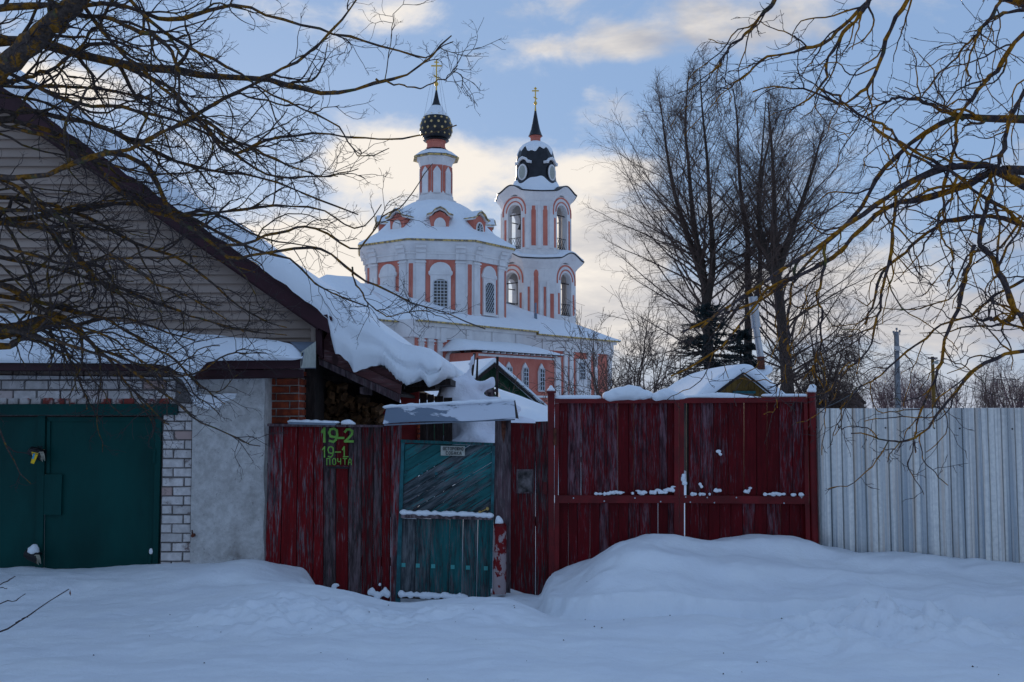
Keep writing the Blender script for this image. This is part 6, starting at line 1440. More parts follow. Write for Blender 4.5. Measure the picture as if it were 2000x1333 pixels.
class Twigs:
    def __init__(s): s.b = []
    def add(s, pts, rad_, sides=3): s.b.append((pts, rad_, sides)); return s
    def build(s, name, mat, parent):
        o_ = ORG[parent.name] if parent is not None else np.zeros(3); VV = []; FF = []; base = 0
        for pts, rr, sd in s.b:
            M_, n, _ = pts.shape
            T = np.zeros_like(pts); T[:, 1:-1] = pts[:, 2:] - pts[:, :-2]; T[:, 0] = pts[:, 1] - pts[:, 0]; T[:, -1] = pts[:, -1] - pts[:, -2]; T = nrm(T)
            ref = nrm(R.randn(M_, 1, 3)); mean = nrm(pts[:, -1:] - pts[:, :1]); ref = nrm(np.cross(mean, ref) + 1e-4)
            U = nrm(np.cross(T, np.broadcast_to(ref, T.shape))); Wv = np.cross(T, U)
            a = 2 * np.pi * np.arange(sd) / sd
            v = pts[:, :, None, :] + rr[:, :, None, None] * (np.cos(a)[None, None, :, None] * U[:, :, None, :] + np.sin(a)[None, None, :, None] * Wv[:, :, None, :])
            VV.append(v.reshape(-1, 3)); 
            mi, ii, kk = np.meshgrid(np.arange(M_), np.arange(n - 1), np.arange(sd), indexing='ij')
            b0 = base + (mi * n + ii) * sd; k2 = (kk + 1) % sd
            FF.append(np.stack([b0 + kk, b0 + k2, b0 + sd + k2, b0 + sd + kk], -1).reshape(-1, 4)); base += M_ * n * sd
        me = bpy.data.meshes.new(name); fast_mesh(me, np.concatenate(VV) - o_, np.concatenate(FF)); me.materials.append(MT[mat])
        o = bpy.data.objects.new(name, me); put(o, parent); ORG[o.name] = o_.copy()
        if parent is not None: o['kind'] = 'stuff' if 'twig' in name else o.get('kind', '')
        if not o.get('kind'): 
            if 'kind' in o: del o['kind']
        return o
def resample(pts, n):
    pts = np.array(pts, float); 
    # Catmull-Rom through the traced points
    Q = np.vstack([2 * pts[0] - pts[1], pts, 2 * pts[-1] - pts[-2]]); out = []
    for t in np.linspace(0, len(pts) - 1 - 1e-6, n):
        i_ = int(t); u = t - i_; p0, p1, p2, p3 = Q[i_], Q[i_ + 1], Q[i_ + 2], Q[i_ + 3]
        out.append(.5 * ((2 * p1) + (-p0 + p2) * u + (2 * p0 - 5 * p1 + 4 * p2 - p3) * u * u + (-p0 + 3 * p1 - 3 * p2 + p3) * u ** 3))
    return np.array(out)
def limbs(specs, N=26, wob=.012):
    """specs: (points px, Y start, Y end, radius start px, radius end px)"""
    PT = []; RD = []
    for pxs, Y0, Y1, r0, r1 in specs:
        q2 = resample(pxs, N); Ys = np.linspace(Y0, Y1, N)
        p = np.array([P(q2[i_, 0], q2[i_, 1], Ys[i_]) for i_ in range(N)])
        d = np.cumsum(R.randn(N, 3) * wob, 0); d -= np.linspace(0, 1, N)[:, None] * d[-1]; p = p + d * .8
        PT.append(p); RD.append(np.array([(r0 + (r1 - r0) * (i_ / (N - 1)) ** .8) * Ys[i_] / FPX for i_ in range(N)]))
    PT = np.array(PT); RD = np.array(RD)
    bump_ = 1 + .13 * R.randn(*RD.shape); return PT, RD * np.clip(bump_, .75, 1.35)
# ---- left foreground tree
LTX, LTY = -5.1, 7.6
lt = thing('lichen_tree', (LTX, LTY, .1), 'spreading bare tree whose orange lichened branches hang over the house at left', 'tree')
trunk = np.array([[(LTX, LTY, .0), (LTX + .1, LTY, 1.0), (LTX + .05, LTY - .1, 2.1), (LTX + .3, LTY - .3, 3.3), (LTX + .7, LTY - .6, 4.4), (LTX + 1.2, LTY - .9, 5.6), (LTX + 1.6, LTY - 1.0, 7.0)]])
trunk[0] = resample(trunk[0], 7)
L0 = [([(-420, 330), (-150, 230), (0, 125), (75, 60), (140, -5), (200, -90)], 6.8, 5.9, 30, 17),
      ([(-300, 120), (0, 82), (70, 85), (170, 112), (260, 130), (340, 142), (420, 158), (500, 162), (560, 172), (620, 186), (680, 172), (750, 152), (800, 140), (850, 105), (882, 70)], 7.0, 6.4, 15, 1.6),
      ([(740, 154), (780, 160), (830, 170), (865, 155), (893, 135)], 6.45, 6.4, 2.6, 1.2),
      ([(-200, 60), (60, 20), (130, 30), (220, 42), (290, 66), (340, 95), (352, 150), (345, 205)], 6.4, 6.1, 9, 3),
      ([(120, 15), (200, 5), (290, 30), (345, 42), (450, 18), (520, 38), (600, 58), (670, 65), (740, 92), (820, 106), (850, 102), (885, 82)], 6.2, 6.6, 7, 1.3),
      ([(-250, 260), (0, 238), (50, 214), (110, 226), (190, 240), (270, 272), (340, 312), (420, 330), (500, 345), (600, 380), (700, 420)], 6.7, 7.4, 9, 1.6),
      ([(240, 130), (340, 175), (380, 220), (440, 298), (500, 288), (560, 270), (640, 263), (700, 262), (760, 273), (830, 262), (892, 245)], 6.6, 6.5, 6, 1.2),
      ([(-200, 170), (0, 160), (60, 148), (110, 125), (160, 80), (200, 40), (230, -20)], 6.9, 6.3, 7, 3),
      ([(-200, 450), (0, 432), (70, 425), (150, 412), (230, 398), (330, 402), (420, 440), (500, 480), (570, 500), (640, 560), (720, 600)], 7.2, 8.0, 10, 1.4),
      ([(-250, 690), (0, 668), (45, 660), (62, 625), (105, 622), (150, 622), (230, 615), (300, 640), (380, 665)], 7.4, 8.2, 12, 2),
      ([(-220, 540), (0, 560), (50, 590), (95, 610), (135, 632), (200, 690), (250, 745), (300, 800), (330, 830)], 7.3, 8.0, 11, 1.5),
      ([(-200, 430), (40, 445), (110, 465), (160, 530), (190, 558), (225, 572)], 7.2, 7.4, 10, 5),
      ([(200, 300), (290, 330), (330, 420), (380, 445), (440, 490), (500, 478), (590, 464), (640, 477), (690, 520), (730, 546), (800, 585), (870, 610), (948, 643)], 7.0, 7.4, 7, 1.3),
      ([(690, 520), (708, 560), (733, 600), (760, 622), (830, 612), (880, 626)], 7.25, 7.3, 2.2, 1.0),
      ([(430, 480), (520, 455), (600, 440), (690, 490), (745, 430), (790, 395), (845, 320), (828, 330)][:7], 7.1, 7.3, 4, 1.1),
      ([(-150, 330), (60, 345), (180, 300), (240, 290), (330, 250), (420, 205), (520, 160), (590, 110), (650, 60), (700, 0), (730, -60)], 6.6, 6.4, 8, 2),
      ([(-150, 210), (80, 250), (200, 330), (280, 400), (380, 420), (470, 405), (560, 398), (640, 420), (700, 450), (745, 400)], 7.0, 7.6, 7, 1.2),
      ([(-100, 560), (120, 600), (230, 640), (330, 700), (390, 760), (440, 790)], 7.5, 8.3, 6, 1.2),
      ([(-100, 480), (100, 520), (240, 560), (350, 600), (450, 640), (560, 655)], 7.5, 8.3, 7, 1.2),
      ([(-100, 380), (100, 400), (260, 470), (380, 520), (470, 600), (560, 640)], 7.3, 8.2, 7, 1.2),
      ([(100, -60), (200, 60), (300, 150), (400, 230), (500, 290), (590, 330), (660, 345)], 6.2, 6.8, 6, 1.2),
      ([(200, -60), (320, 60), (430, 120), (540, 200), (640, 250), (700, 300), (760, 290)], 6.1, 6.6, 5, 1.2),
      ([(-100, 640), (60, 640), (120, 680), (150, 740), (170, 800)], 7.5, 8.0, 6, 1.5),
      ([(120, 625), (200, 690), (300, 720), (380, 735), (440, 700), (520, 690)], 7.6, 8.3, 4, 1.2),
      ([(-60, 100), (120, 190), (260, 210), (400, 260), (520, 340), (620, 350), (700, 330)], 6.6, 7.0, 6, 1.2)]
for k_ in range(9):          # the rest of the crown: curved boughs fanning out over the house
    x0 = -140 + 90 * R.rand(); y0 = 30 + 600 * (k_ + R.rand()) / 9; ln = 380 + 220 * R.rand(); sl_ = (.05 + .42 * R.rand()) * (1 if y0 > 150 else .6); cv = R.uniform(-.25, .35)
    L0.append(([(x0 + ln * u * 1.1, y0 + ln * (sl_ * u + cv * u * u * .6) + 16 * math.sin(u * 7 + k_)) for u in np.linspace(0, 1, 7)], 6.3 + .9 * R.rand(), 6.6 + 1.2 * R.rand(), 4.6 + 2.5 * R.rand(), 1.2))
P0, R0 = limbs(L0); R0[1:] *= .80
main = Twigs().add(trunk, np.array([[.28, .24, .21, .18, .15, .12, .08]]), 10).add(P0, R0, 8)
# roots of the limbs back to the trunk
con = []
for p in P0:
    if p[0][0] < -3.0:
        tz = min(5.5, max(1.6, p[0][2] - .3)); tx = np.interp(tz, trunk[0][:, 2], trunk[0][:, 0]); ty = np.interp(tz, trunk[0][:, 2], trunk[0][:, 1])
        con.append(resample([(tx, ty, tz), ((tx + p[0][0]) / 2, (ty + p[0][1]) / 2, (tz + p[0][2]) / 2 - .05), tuple(p[0])], 6))
con = np.array(con); main.add(con, np.repeat(np.linspace(.09, .05, 6)[None], len(con), 0), 6)
main.build('limbs', 'bark', lt)
RIGHT = np.array([.75, .05, -.12])
def side_gen(P0, R0, k1, l1, k2, l2, k3, l3, bias, rmin, ymax=9.6, k4=0, up=None):
    out = Twigs(); fine = Twigs()
    s, d, r, t, ix = spawn(P0, R0, k1, .08, .97, .75, .25); d = nrm(d + bias); d[:, 1] *= .55; px_ = 1000 + FPX * s[:, 0] / s[:, 1]; fx = np.clip((px_ - 430) / 260, 0, 1); kp = (R.rand(len(t)) > .62 * fx) & (R.rand(len(t)) > .25); s, d, r, t, fx = s[kp], d[kp], r[kp], t[kp], fx[kp]; t = np.clip(t + .5 * fx, 0, 1.0); big = 1.22 - .4 * fx
    L1 = l1 * (1 - .80 * t) * (.5 + .9 * R.rand(len(t))); p1 = grow(s, d, L1, 12, .21, bias, .05); r1 = taper(np.clip(r * .55, rmin * 2, .02) * big, np.full(len(r), rmin * 1.1) * big, 12); p1[..., 1] = np.clip(p1[..., 1], 4.8, ymax)
    out.add(p1, r1, 4)
    s, d, r, t, ix = spawn(p1, r1, k2, .1, .98, .8, .25); d[:, 1] *= .6; d = nrm(d + bias * .7)
    L2 = l2 * (1 - .5 * t) * (.4 + R.rand(len(t))); p2 = grow(s, d, L2, 8, .2, bias, .04); r2 = taper(np.clip(r * .7, rmin, .008), np.full(len(r), rmin * .7), 8); p2[..., 1] = np.clip(p2[..., 1], 4.8, ymax)
    fine.add(p2, r2, 3)
    s, d, r, t, ix = spawn(p2, r2, k3, .25, 1.0, .8, .3); p3 = grow(s, nrm(d + bias * .5 + np.array([0, 0, .25])), l3 * (.4 + R.rand(len(t))), 5, .25); r3 = taper(np.full(len(r), rmin * .75), np.full(len(r), rmin * .5), 5); p3[..., 1] = np.clip(p3[..., 1], 4.8, ymax)
    fine.add(p3, r3, 3)
    if k4:      # tip clusters (dry flower stalks)
        s, d, r, t, ix = spawn(p2, r2, k4, .88, 1.0, .55, .3, False); p4 = grow(s, d, .07 * (.5 + R.rand(len(t))), 4, .3); fine.add(p4, np.full(p4.shape[:2], rmin * .42), 3)
        s, d, r, t, ix = spawn(p4, np.full(p4.shape[:2], rmin * .42), 3, .4, 1.0, .8, .3, False); p5 = grow(s, d, .03 * (.5 + R.rand(len(t))), 3, .2); fine.add(p5, np.full(p5.shape[:2], rmin * .36), 3)
    return out, fine
o1, f1 = side_gen(P0, R0, 14, .95, 5, .33, 2, .11, np.array([.14, 0, -.05]), .0025, k4=2)
o1.build('branch_twigs', 'twig', lt); f1.build('fine_twigs', 'twig_fine', lt)
# snow lying on a few low limbs
m = MB()
for idx, a_, b_ in ((9, 8, 14), (9, 3, 7), (8, 5, 9), (10, 6, 9)):
    pts = P0[idx][a_:b_] + np.array([0, 0, 1]) * (R0[idx][a_:b_, None] * .8); m.tube(list(pts), [r_ * .7 for r_ in R0[idx][a_:b_]], 6)
m.build('branch_snow', 'snow', lt, smooth=60)
# ---- right foreground tree
RTX, RTY = 4.9, 7.2
rt = thing('lichen_tree', (RTX, RTY, .2), 'bare tree at the right edge with arching orange lichened boughs and hanging twigs', 'tree')
trunk = np.array([resample([(RTX, RTY, .0), (RTX + .05, RTY, 1.5), (RTX - .1, RTY - .1, 3), (RTX - .3, RTY - .2, 4.6), (RTX - .6, RTY - .3, 6.4)], 9)])
Rr = [([(2150, 262), (2000, 248), (1920, 240), (1875, 238), (1820, 260), (1760, 297), (1720, 340), (1690, 385), (1650, 440), (1600, 487), (1540, 542), (1480, 582), (1400, 612), (1330, 650)], 6.6, 6.9, 7.5, 1.6),
      ([(2150, 430), (2000, 355), (1960, 332), (1910, 322), (1850, 336), (1780, 366), (1720, 398), (1650, 442), (1580, 492), (1500, 542), (1430, 590), (1370, 640)], 6.5, 6.8, 10, 1.8),
      ([(1960, 333), (1925, 340), (1880, 362), (1800, 388), (1740, 402), (1690, 442), (1640, 492), (1560, 538), (1500, 572), (1440, 640), (1390, 690), (1310, 735)], 6.5, 6.9, 7.5, 1.4),
      ([(2150, 445), (2000, 434), (1950, 428), (1870, 426), (1820, 456), (1770, 492), (1720, 532), (1700, 600), (1690, 635)], 6.7, 6.9, 5.5, 1.8),
      ([(2100, 700), (2000, 634), (1970, 590), (1945, 540), (1920, 505), (1900, 482), (1908, 430), (1930, 380), (1935, 340)], 6.3, 6.5, 7, 3),
      ([(1900, 621), (1935, 618), (1965, 616), (1985, 606)], 6.4, 6.4, 2.5, 4),
      ([(1898, 480), (1885, 540), (1878, 590), (1860, 650), (1848, 720), (1828, 770), (1805, 820), (1792, 852), (1788, 885)], 6.4, 6.6, 4, 1.2),
      ([(2150, 650), (2000, 680), (1940, 695), (1890, 730), (1862, 770), (1820, 830), (1790, 848), (1750, 858), (1710, 852), (1662, 847)], 6.2, 6.5, 4, 1.1),
      ([(1720, -60), (1690, 10), (1650, 50), (1618, 100), (1600, 165), (1540, 222)], 6.2, 6.5, 5, 1.4),
      ([(1830, -60), (1780, 0), (1745, 60), (1722, 130), (1690, 168), (1650, 194), (1600, 175), (1540, 165), (1470, 180)], 6.3, 6.6, 5, 1.2),
      ([(1740, -40), (1650, 42), (1580, 98), (1500, 116), (1440, 160), (1408, 172)], 6.3, 6.6, 4.5, 1.2),
      ([(2100, -20), (2000, 62), (1950, 120), (1905, 180), (1882, 236), (1870, 300), (1850, 380), (1845, 430)], 6.4, 6.6, 5.5, 2),
      ([(1525, -60), (1500, 0), (1470, 52), (1435, 85), (1412, 122), (1400, 135)], 6.5, 6.6, 4, 1.2),
      ([(1885, 238), (1850, 220), (1800, 195), (1760, 190), (1720, 205), (1690, 230)][::1], 6.6, 6.6, 4, 1.5),
      ([(1700, 165), (1650, 195), (1700, 240), (1760, 275), (1830, 310), (1900, 350), (1960, 400), (2000, 440), (2060, 500)][2:], 6.6, 6.5, 2.5, 4),
      ([(2080, 100), (1990, 200), (1960, 300), (1930, 340)], 6.3, 6.5, 4, 3),
      ([(1600, 170), (1640, 190), (1690, 240), (1740, 270), (1780, 300), (1850, 330)], 6.5, 6.5, 2, 3),
      ([(1750, 385), (1745, 450), (1735, 540), (1720, 610), (1700, 690), (1650, 740), (1600, 790)], 6.6, 6.8, 3.5, 1.2),
      ([(1850, 336), (1870, 380), (1840, 420), (1845, 480), (1860, 500), (1850, 560)], 6.5, 6.5, 3, 1.5),
      ([(1610, 480), (1600, 560), (1605, 650), (1590, 740)], 6.7, 6.8, 3, 1.2), ([(1560, 515), (1545, 600), (1540, 700), (1500, 760)], 6.8, 6.9, 3, 1.2),
      ([(2100, 20), (1960, 20), (1900, 60), (1860, 120), (1800, 190)], 6.5, 6.7, 4, 1.4), ([(1980, -60), (1930, 30), (1900, 100), (1890, 160)], 6.5, 6.5, 3.5, 1.5), ([(2100, 500), (1980, 560), (1900, 610), (1830, 640), (1760, 700), (1690, 760), (1640, 800)], 6.5, 7.0, 3.5, 1.2)]
P0, R0 = limbs(Rr); R0 *= 1.1
main = Twigs().add(trunk, np.linspace(.22, .10, 9)[None], 10).add(P0, R0, 8)
con = []
for p in P0:
    if p[0][0] > 3.1 or p[0][2] > 4.3:
        tz = min(6.2, max(1.2, p[0][2] - .3)); tx = np.interp(tz, trunk[0][:, 2], trunk[0][:, 0]); ty = np.interp(tz, trunk[0][:, 2], trunk[0][:, 1])
        con.append(resample([(tx, ty, tz), ((tx + p[0][0]) / 2, (ty + p[0][1]) / 2, (tz + p[0][2]) / 2 + .15), tuple(p[0])], 6))
main.add(np.array(con), np.repeat(np.linspace(.06, .03, 6)[None], len(con), 0), 6); main.build('limbs', 'bark_right', rt)
out = Twigs(); fine = Twigs()
s, d, r, t, ix = spawn(P0, R0, 9, .08, .95, .8, .25); d = nrm(d + np.array([-.25, 0, -.25])); d[:, 1] *= .4
p1 = grow(s, d, .62 * (1 - .4 * t) * (.4 + 1.0 * R.rand(len(t))), 12, .24, (-.15, 0, -.3), .12); r1 = taper(np.clip(r * .5, .004, .013), np.full(len(r), .0028), 12); out.add(p1, r1, 5)
s, d, r, t, ix = spawn(p1, r1, 3, .1, .95, .85, .25); d[:, 1] *= .5
p2 = grow(s, nrm(d), .24 * (.3 + R.rand(len(t))), 7, .25, (0, 0, .2), .08); r2 = taper(np.clip(r * .6, .002, .005), np.full(len(r), .0017), 7); fine.add(p2, r2, 3)
s, d, r, t, ix = spawn(p2, r2, 2, .2, 1.0, .8, .3); p3 = grow(s, d, .06 * (.3 + R.rand(len(t))), 4, .3); fine.add(p3, taper(np.full(len(r), .0026), np.full(len(r), .0016), 4), 3)
s, d, r, t, ix = spawn(P0, R0, 7, .1, .98, 1.0, .3); p3 = grow(s, d, .07 * (.3 + R.rand(len(t))), 4, .3); fine.add(p3, taper(np.full(len(r), .004), np.full(len(r), .0018), 4), 3)
out.build('branch_twigs', 'bark_right', rt); fine.build('fine_twigs', 'twig_fine', rt)
# ---- dry sprig low at the left edge
sp = thing('dry_sprig', tuple(P(-60, 1270, 6.3)), 'dry sprig with one dead leaf poking in over the snow at left', 'sprig')
Sg = [([(-160, 1290), (-60, 1250), (0, 1233), (50, 1205), (95, 1175), (135, 1151)], 6.2, 6.3, 2.2, 1.0), ([(-100, 1240), (0, 1180), (25, 1175), (50, 1160)], 6.3, 6.3, 1.5, .8), ([(-100, 1190), (0, 1143), (30, 1126)], 6.4, 6.4, 1.6, .9), ([(-60, 1160), (0, 1150), (14, 1150)], 6.3, 6.3, 1.0, .7), ([(30, 1217), (42, 1212), (55, 1206)], 6.25, 6.25, 1.0, .7)]
ps, rs_ = limbs(Sg, 12, .003); Twigs().add(ps, rs_, 5).build('stems', 'twig_fine', sp)
m = MB(); c = P(137, 1158, 6.3); m.add([c + [0, 0, .02], c + [.008, -.006, .0], c + [.004, 0, -.02], c + [-.007, .004, -.004]], [(0, 1, 2), (0, 2, 3)]); m.build('dead_leaf', 'rust', sp)
# ---- tall limes
def lime(stems, Y, label, r0, nbr=(46, 7), reach=9.0, seed=1, lean=0, droop=.0, lo=.18, name='lime_tree', zb=.05):
    R.seed(seed); base = P(stems[0][0][0], 800, Y); t_ = thing(name, (base[0], Y, 0), label, 'tree'); main = Twigs(); fine = Twigs(); br = Twigs()
    tops = []
    for si, st in enumerate(stems):
        q2 = resample(st, 22); Ys = Y + (0 if si == 0 else 1) * np.linspace(0, (-1) ** si * 1.4, 22) + np.cumsum(R.randn(22) * .04); p = np.array([P(q2[i_, 0], q2[i_, 1], Ys[i_]) for i_ in range(22)])
        if si == 0: p = np.vstack([[[p[0][0], p[0][1], -.2]], p[1:]])
        k_ = r0 * (1.0 if si == 0 else .62); rr = k_ * (1 - np.linspace(0, 1, len(p)) ** .85 * .95) + .012
        main.add(p[None], rr[None], 8); H = p[-1][2]
        nb = nbr[0] if si == 0 else int(nbr[0] * .5); s, d, r, t, ix = spawn(p[None], rr[None], nb, lo if si == 0 else .08, .99, .92, .14, True, 1.4)
        # azimuth evenly around; upward
        an = (1.12 - .62 * t)[:, None]; Tz = np.array([0, 0, 1.]); hz = d.copy(); hz[:, 2] = 0; hz = nrm(hz); d = nrm(Tz * np.cos(an) + hz * np.sin(an) + np.array([lean, 0, 0]))
        L = reach * (1.04 - t) ** .62 * (.55 + .5 * R.rand(nb)); p1 = grow(s, d, L, 14, .07, (0, 0, 1), (.010 + .018 * t)[:, None]); r1 = taper(np.clip(r * .27, .016, .06), np.full(nb, .009), 14); br.add(p1, r1, 5)
        s, d, r, t, ix = spawn(p1, r1, nbr[1] + 2, .12, 1.0, .62, .15); L2 = L[ix] * .40 * (1.1 - .6 * t) * (.4 + .8 * R.rand(len(t))); p2 = grow(s, d, L2, 9, .12, (0, 0, 1), .008); r2 = taper(np.clip(r * .5, .009, .02), np.full(len(r), .006), 9); br.add(p2, r2, 3)
        s, d, r, t, ix = spawn(p2, r2, 5, .1, 1.0, .6, .2); L3 = np.clip(L2[ix] * .5, .25, 1.3) * (.4 + .8 * R.rand(len(t))); p3 = grow(s, d, L3, 6, .16, (0, 0, 1), .0); r3 = taper(np.full(len(r), .0055), np.full(len(r), .004), 6); fine.add(p3, r3, 3)
        s, d, r, t, ix = spawn(p3, r3, 2, .3, 1.0, .65, .25); p4 = grow(s, d, .38 * (.4 + R.rand(len(t))), 3, .15); fine.add(p4, np.full(p4.shape[:2], .0036), 3)
    main.build('trunk', 'bark_lime', t_); br.build('branch_twigs', 'twig_lime', t_); fine.build('fine_twigs', 'twig_lime', t_); return t_
lime([[(1390, 800), (1384, 690), (1381, 625), (1376, 557), (1368, 500), (1360, 468), (1350, 390), (1344, 310), (1338, 250), (1345, 140)], [(1380, 600), (1391, 530), (1391, 468), (1386, 400), (1381, 310), (1372, 220), (1366, 132)], [(1374, 550), (1350, 480), (1318, 380), (1300, 280), (1290, 200)]],
     52, 'tallest bare lime left of the group, its spreading crown beside the bell tower', .33, (66, 8), 8.8, 3, -.06, lo=.10)
lime([[(1458, 800), (1460, 704), (1462, 600), (1460, 520), (1460, 468), (1450, 400), (1443, 330), (1440, 240), (1432, 175)], [(1462, 620), (1482, 560), (1484, 480), (1481, 384), (1488, 300), (1496, 190)]],
     54, 'slender bare lime with twin stems in the middle of the tall group', .27, (34, 7), 6.2, 8, 0, lo=.3)
lime([[(1540, 800), (1537, 740), (1528, 640), (1518, 540), (1512, 470), (1512, 394), (1508, 300), (1500, 200)], [(1518, 560), (1500, 500), (1482, 430), (1490, 330), (1510, 250)], [(1516, 540), (1540, 470), (1565, 400), (1590, 320), (1605, 260)]],
     50, 'broad bare lime on the right of the tall group, with drooping lower boughs', .36, (58, 8), 8.6, 21, .08, lo=.12)
# bushes and weeping dark tree
def bush(px, py_top, Y, n_, spread, label, name='bare_shrub', mat='twig_lime', seed=0, hang=0, cat='shrub', r=.05, pyb=800, k=(9, 6, 4), lens=.55):
    R.seed(seed); b = P(px, pyb, Y); t_ = thing(name, (b[0], Y, 0), label, cat); h = P(px, py_top, Y)[2]; a = R.rand(n_) * 2 * np.pi; s = np.zeros((n_, 3)); s[:, 0] = b[0] + R.randn(n_) * .15; s[:, 1] = Y + R.randn(n_) * .15
    d = np.stack([np.cos(a) * spread, np.sin(a) * spread, np.ones(n_)], -1); L = h * (.6 + .45 * R.rand(n_)); p0 = grow(s, d, L, 14, .07, (0, 0, 1), .02 - hang * .02); r0 = taper(np.full(n_, r), np.full(n_, .01), 14)
    tw = Twigs().add(p0, r0, 5); tw.build('stems', mat, t_); fine = Twigs()
    s, d, r_, t, ix = spawn(p0, r0, k[0], .2, 1, .7, .2); L1 = L[ix] * lens * (1.1 - .6 * t) * (.4 + .8 * R.rand(len(t))); p1 = grow(s, d, L1, 9, .11, (0, 0, 1), .02 - hang * .22); r1 = taper(np.clip(r_ * .5, .01, .03), np.full(len(r_), .007), 9); fine.add(p1, r1, 3)
    s, d, r_, t, ix = spawn(p1, r1, k[1], .1, 1, .7, .25); L2 = L1[ix] * .45 * (.4 + .8 * R.rand(len(t))); p2 = grow(s, d, L2, 6, .14, (0, 0, 1), -hang * .25); r2 = taper(np.full(len(r_), .008), np.full(len(r_), .006), 6); fine.add(p2, r2, 3)
    s, d, r_, t, ix = spawn(p2, r2, k[2], .1, 1, .7, .25); p3 = grow(s, d, np.clip(L2[ix] * .5, .1, .5), 4, .15, (0, 0, 1), -hang * .2); fine.add(p3, np.full(p3.shape[:2], .0055), 3)
    fine.build('fine_twigs', mat, t_); return t_
bush(1215, 585, 34, 7, .40, 'sprawling bare shrub between the church and the tall limes', seed=4, k=(10, 6, 4))
bush(1275, 620, 38, 6, .4, 'reddish bare shrub just left of the dark spruce', seed=5, k=(9, 6, 3))
bush(1120, 700, 28, 5, .5, 'low scraggly bush in front of the pink annex wall', seed=6, r=.02, k=(7, 5, 2))
bush(1040, 735, 26, 4, .5, 'thin twiggy bush left of the big gate post by the annex', seed=16, r=.015, k=(6, 4, 2))
bush(1605, 590, 44, 9, .30, 'dark weeping tree with hanging shoots behind the right gate post', 'weeping_tree', seed=7, hang=1.0, cat='tree', r=.09, k=(18, 10, 4), lens=.42)
bush(1640, 690, 60, 9, .35, 'reddish bushy thicket beside the distant hut', seed=9, k=(10, 7, 3))
bush(1520, 690, 42, 6, .5, 'dense dark brushwood at the foot of the right lime', seed=19, hang=.5, k=(9, 6, 3))
for i_, (px_, top_, Y_, lab) in enumerate(((1735, 700, 95, 'pale frosted birch left of the grey pole'), (1780, 690, 100, 'pale frosted birch between the two poles'), (1810, 735, 110, 'small pale birch behind the wooden pole'), (1985, 700, 80, 'reddish frosted tree at the right edge'), (1950, 735, 90, 'smaller reddish frosted tree left of the edge one'))):
    bush(px_, top_, Y_, 9, .38, lab, 'far_birch', 'twig_far', 40 + i_, .15, 'tree', .09, k=(12, 8, 4), lens=.5)
R.seed(77)
hd = thing('young_saplings', (P(1890, 800, 40)[0], 40, 0), 'row of thin upright saplings behind the metal fence', 'saplings')
n_ = 26; s = np.zeros((n_, 3)); s[:, 0] = np.array([P(x, 800, 42)[0] for x in np.linspace(1850, 1960, n_)]); s[:, 1] = 42 + R.randn(n_); p0 = grow(s, np.tile([[0, 0, 1.]], (n_, 1)), np.array([2.4 + 1.1 * R.rand() for _ in range(n_)]), 10, .05); tw = Twigs().add(p0, taper(np.full(n_, .018), np.full(n_, .008), 10), 4)
s, d, r_, t, ix = spawn(p0, taper(np.full(n_, .018), np.full(n_, .008), 10), 7, .4, 1, .4, .1); tw.add(grow(s, d, np.full(len(t), .5), 5, .1, (0, 0, 1), .1), np.full((len(t), 5), .008), 3); o = tw.build('stem_twigs', 'twig_lime', hd)
# far wood line
R.seed(5)
fwood = Twigs(); n_ = 120; xs_ = np.concatenate([R.uniform(-60, 60, n_)]); s = np.stack([xs_ * 3.2, 260 + 30 * R.rand(n_), np.zeros(n_)], -1); p0 = grow(s, np.tile([[0, 0, 1.]], (n_, 1)), 5 + 4 * R.rand(n_), 6, .06); fwood.add(p0, taper(np.full(n_, .18), np.full(n_, .04), 6), 3)
s, d, r_, t, ix = spawn(p0, taper(np.full(n_, .18), np.full(n_, .04), 6), 16, .1, 1, .6, .2); p1 = grow(s, d, 1.5 + 2.0 * R.rand(len(t)), 5, .15, (0, 0, 1), .05); fwood.add(p1, taper(np.full(len(t), .08), np.full(len(t), .03), 5), 3)
s, d, r_, t, ix = spawn(p1, taper(np.full(len(t), .08), np.full(len(t), .03), 5), 3, .1, 1, .6, .2); fwood.add(grow(s, d, .6 + R.rand(len(t)), 3, .15), np.full((len(t), 3), .035), 3)
o = fwood.build('distant_wood', 'twig_far', None); tag(o, 'low frosted wood along the horizon', 'wood', kind='stuff')
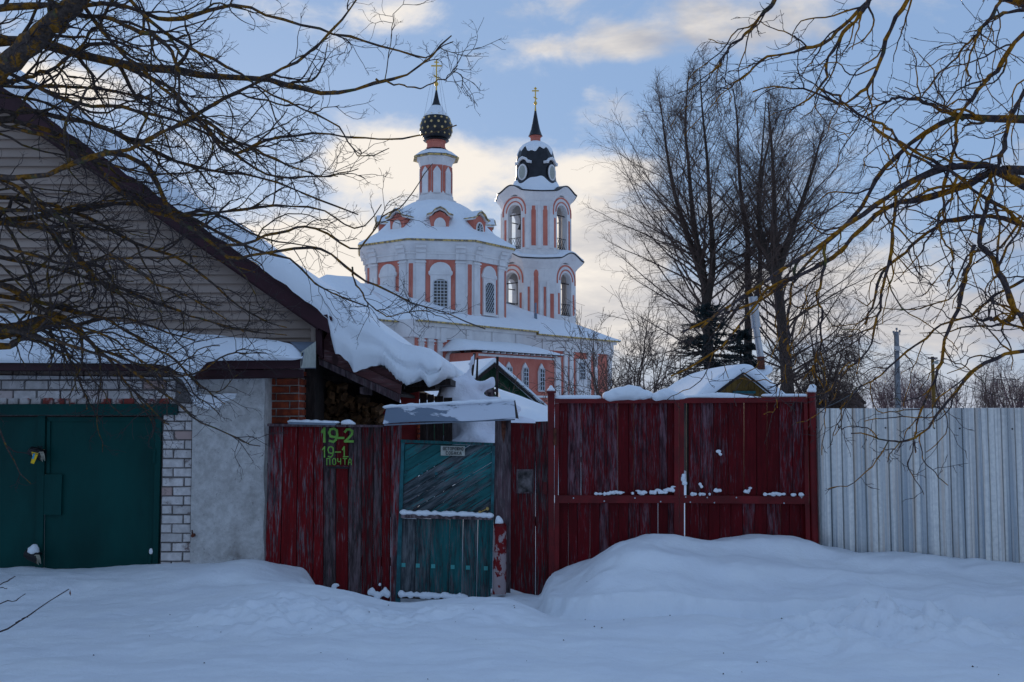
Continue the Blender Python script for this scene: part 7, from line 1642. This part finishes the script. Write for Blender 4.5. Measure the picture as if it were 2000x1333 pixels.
# spruce
def spruce(px, Y, pyt, wpx, label, seed=2):
    R.seed(seed); b = P(px, 800, Y); t_ = thing('spruce_tree', (b[0], Y, 0), label, 'tree'); H = P(px, pyt, Y)[2]; wr = wpx / FPX * Y
    m = MB(); m.tube([(b[0], Y, -.1), (b[0], Y, H)], [.16, .02], 8); m.build('trunk', 'bark_lime', t_)
    n_ = 190; z = H * (1 - R.rand(n_) ** .85) * .98 + .1; a = R.rand(n_) * 2 * np.pi; L = wr * (1 - z / H) ** .75 * (.7 + .5 * R.rand(n_)) + .25
    s = np.stack([np.full(n_, b[0]), np.full(n_, Y), z], -1); d = np.stack([np.cos(a), np.sin(a), np.full(n_, -.12)], -1); p = grow(s, d, L, 8, .05, (0, 0, .4), .07); br = Twigs().add(p, taper(np.full(n_, .03), np.full(n_, .012), 8), 4)
    s, d, r_, t, ix = spawn(p, taper(np.full(n_, .03), np.full(n_, .01), 8), 12, .1, 1, .8, .15); d[:, 2] *= .4; q1 = grow(s, nrm(d), .16 * L[ix] + .12, 4, .1, (0, 0, -1), .06); br.add(q1, np.full(q1.shape[:2], .012), 3); br.build('boughs', 'bark_lime', t_)
    # needles: small blades
    allp = [p, q1]; VV = []; FF = []; base = 0
    for pp, kk in ((p, 50), (q1, 15)):
        s, d, r_, t, ix = spawn(pp, np.full(pp.shape[:2], .01), kk, .12, 1, .75, .2); Ln = .10 * (.7 + .6 * R.rand(len(t)))[:, None]; w = nrm(np.cross(d, R.randn(len(t), 3))) * .011
        v = np.stack([s - w, s + w, s + d * Ln], 1).reshape(-1, 3); VV.append(v); FF.append(base + np.arange(len(v)).reshape(-1, 3)); base += len(v)
    me = bpy.data.meshes.new('needles'); fast_mesh(me, np.concatenate(VV) - ORG[t_.name], np.concatenate(FF)); me.materials.append(MT['needles']); o = bpy.data.objects.new('needles', me); put(o, t_); o['kind'] = 'stuff'
    balls = []
    for i_ in np.argsort(-L)[:46]:
        if R.rand() < .55:
            c = p[i_, R.randint(4, 8)] + [0, 0, .05]; balls.append((c, (.20 + .15 * R.rand(), .22, .05 + .03 * R.rand())))
    blob('bough_snow', balls, t_, voxel=.05, smooth_it=2)
spruce(1386, 40, 590, 112, 'dark spruce with snow on its boughs behind the yellow gabled bathhouse')
spruce(1448, 43, 640, 62, 'smaller dark spruce close on the right of the larger one', 6)

# tiny windblown specks on the snow
R.seed(3)
n_ = 46; X0 = R.uniform(-3, 3.6, n_); Y0 = R.uniform(5.6, 9.4, n_); Z0 = ground_h(X0[None], Y0[None])[0]; m = MB()
for x, y, z in zip(X0, Y0, Z0):
    r_ = R.uniform(.003, .009); q_ = [(x + r_ * R.uniform(.6, 1.3) * math.cos(a), y + r_ * math.sin(a), z + .002) for a in (0, 2.1, 4.2)]; m.add(q_ + [(x, y, z + r_ + .002)], [(0, 1, 2), (0, 1, 3), (1, 2, 3), (2, 0, 3)])
o = m.build('snow_debris', 'darkwood'); tag(o, 'scattered dark specks of bark and seed lying on the snow', 'debris', kind='stuff')
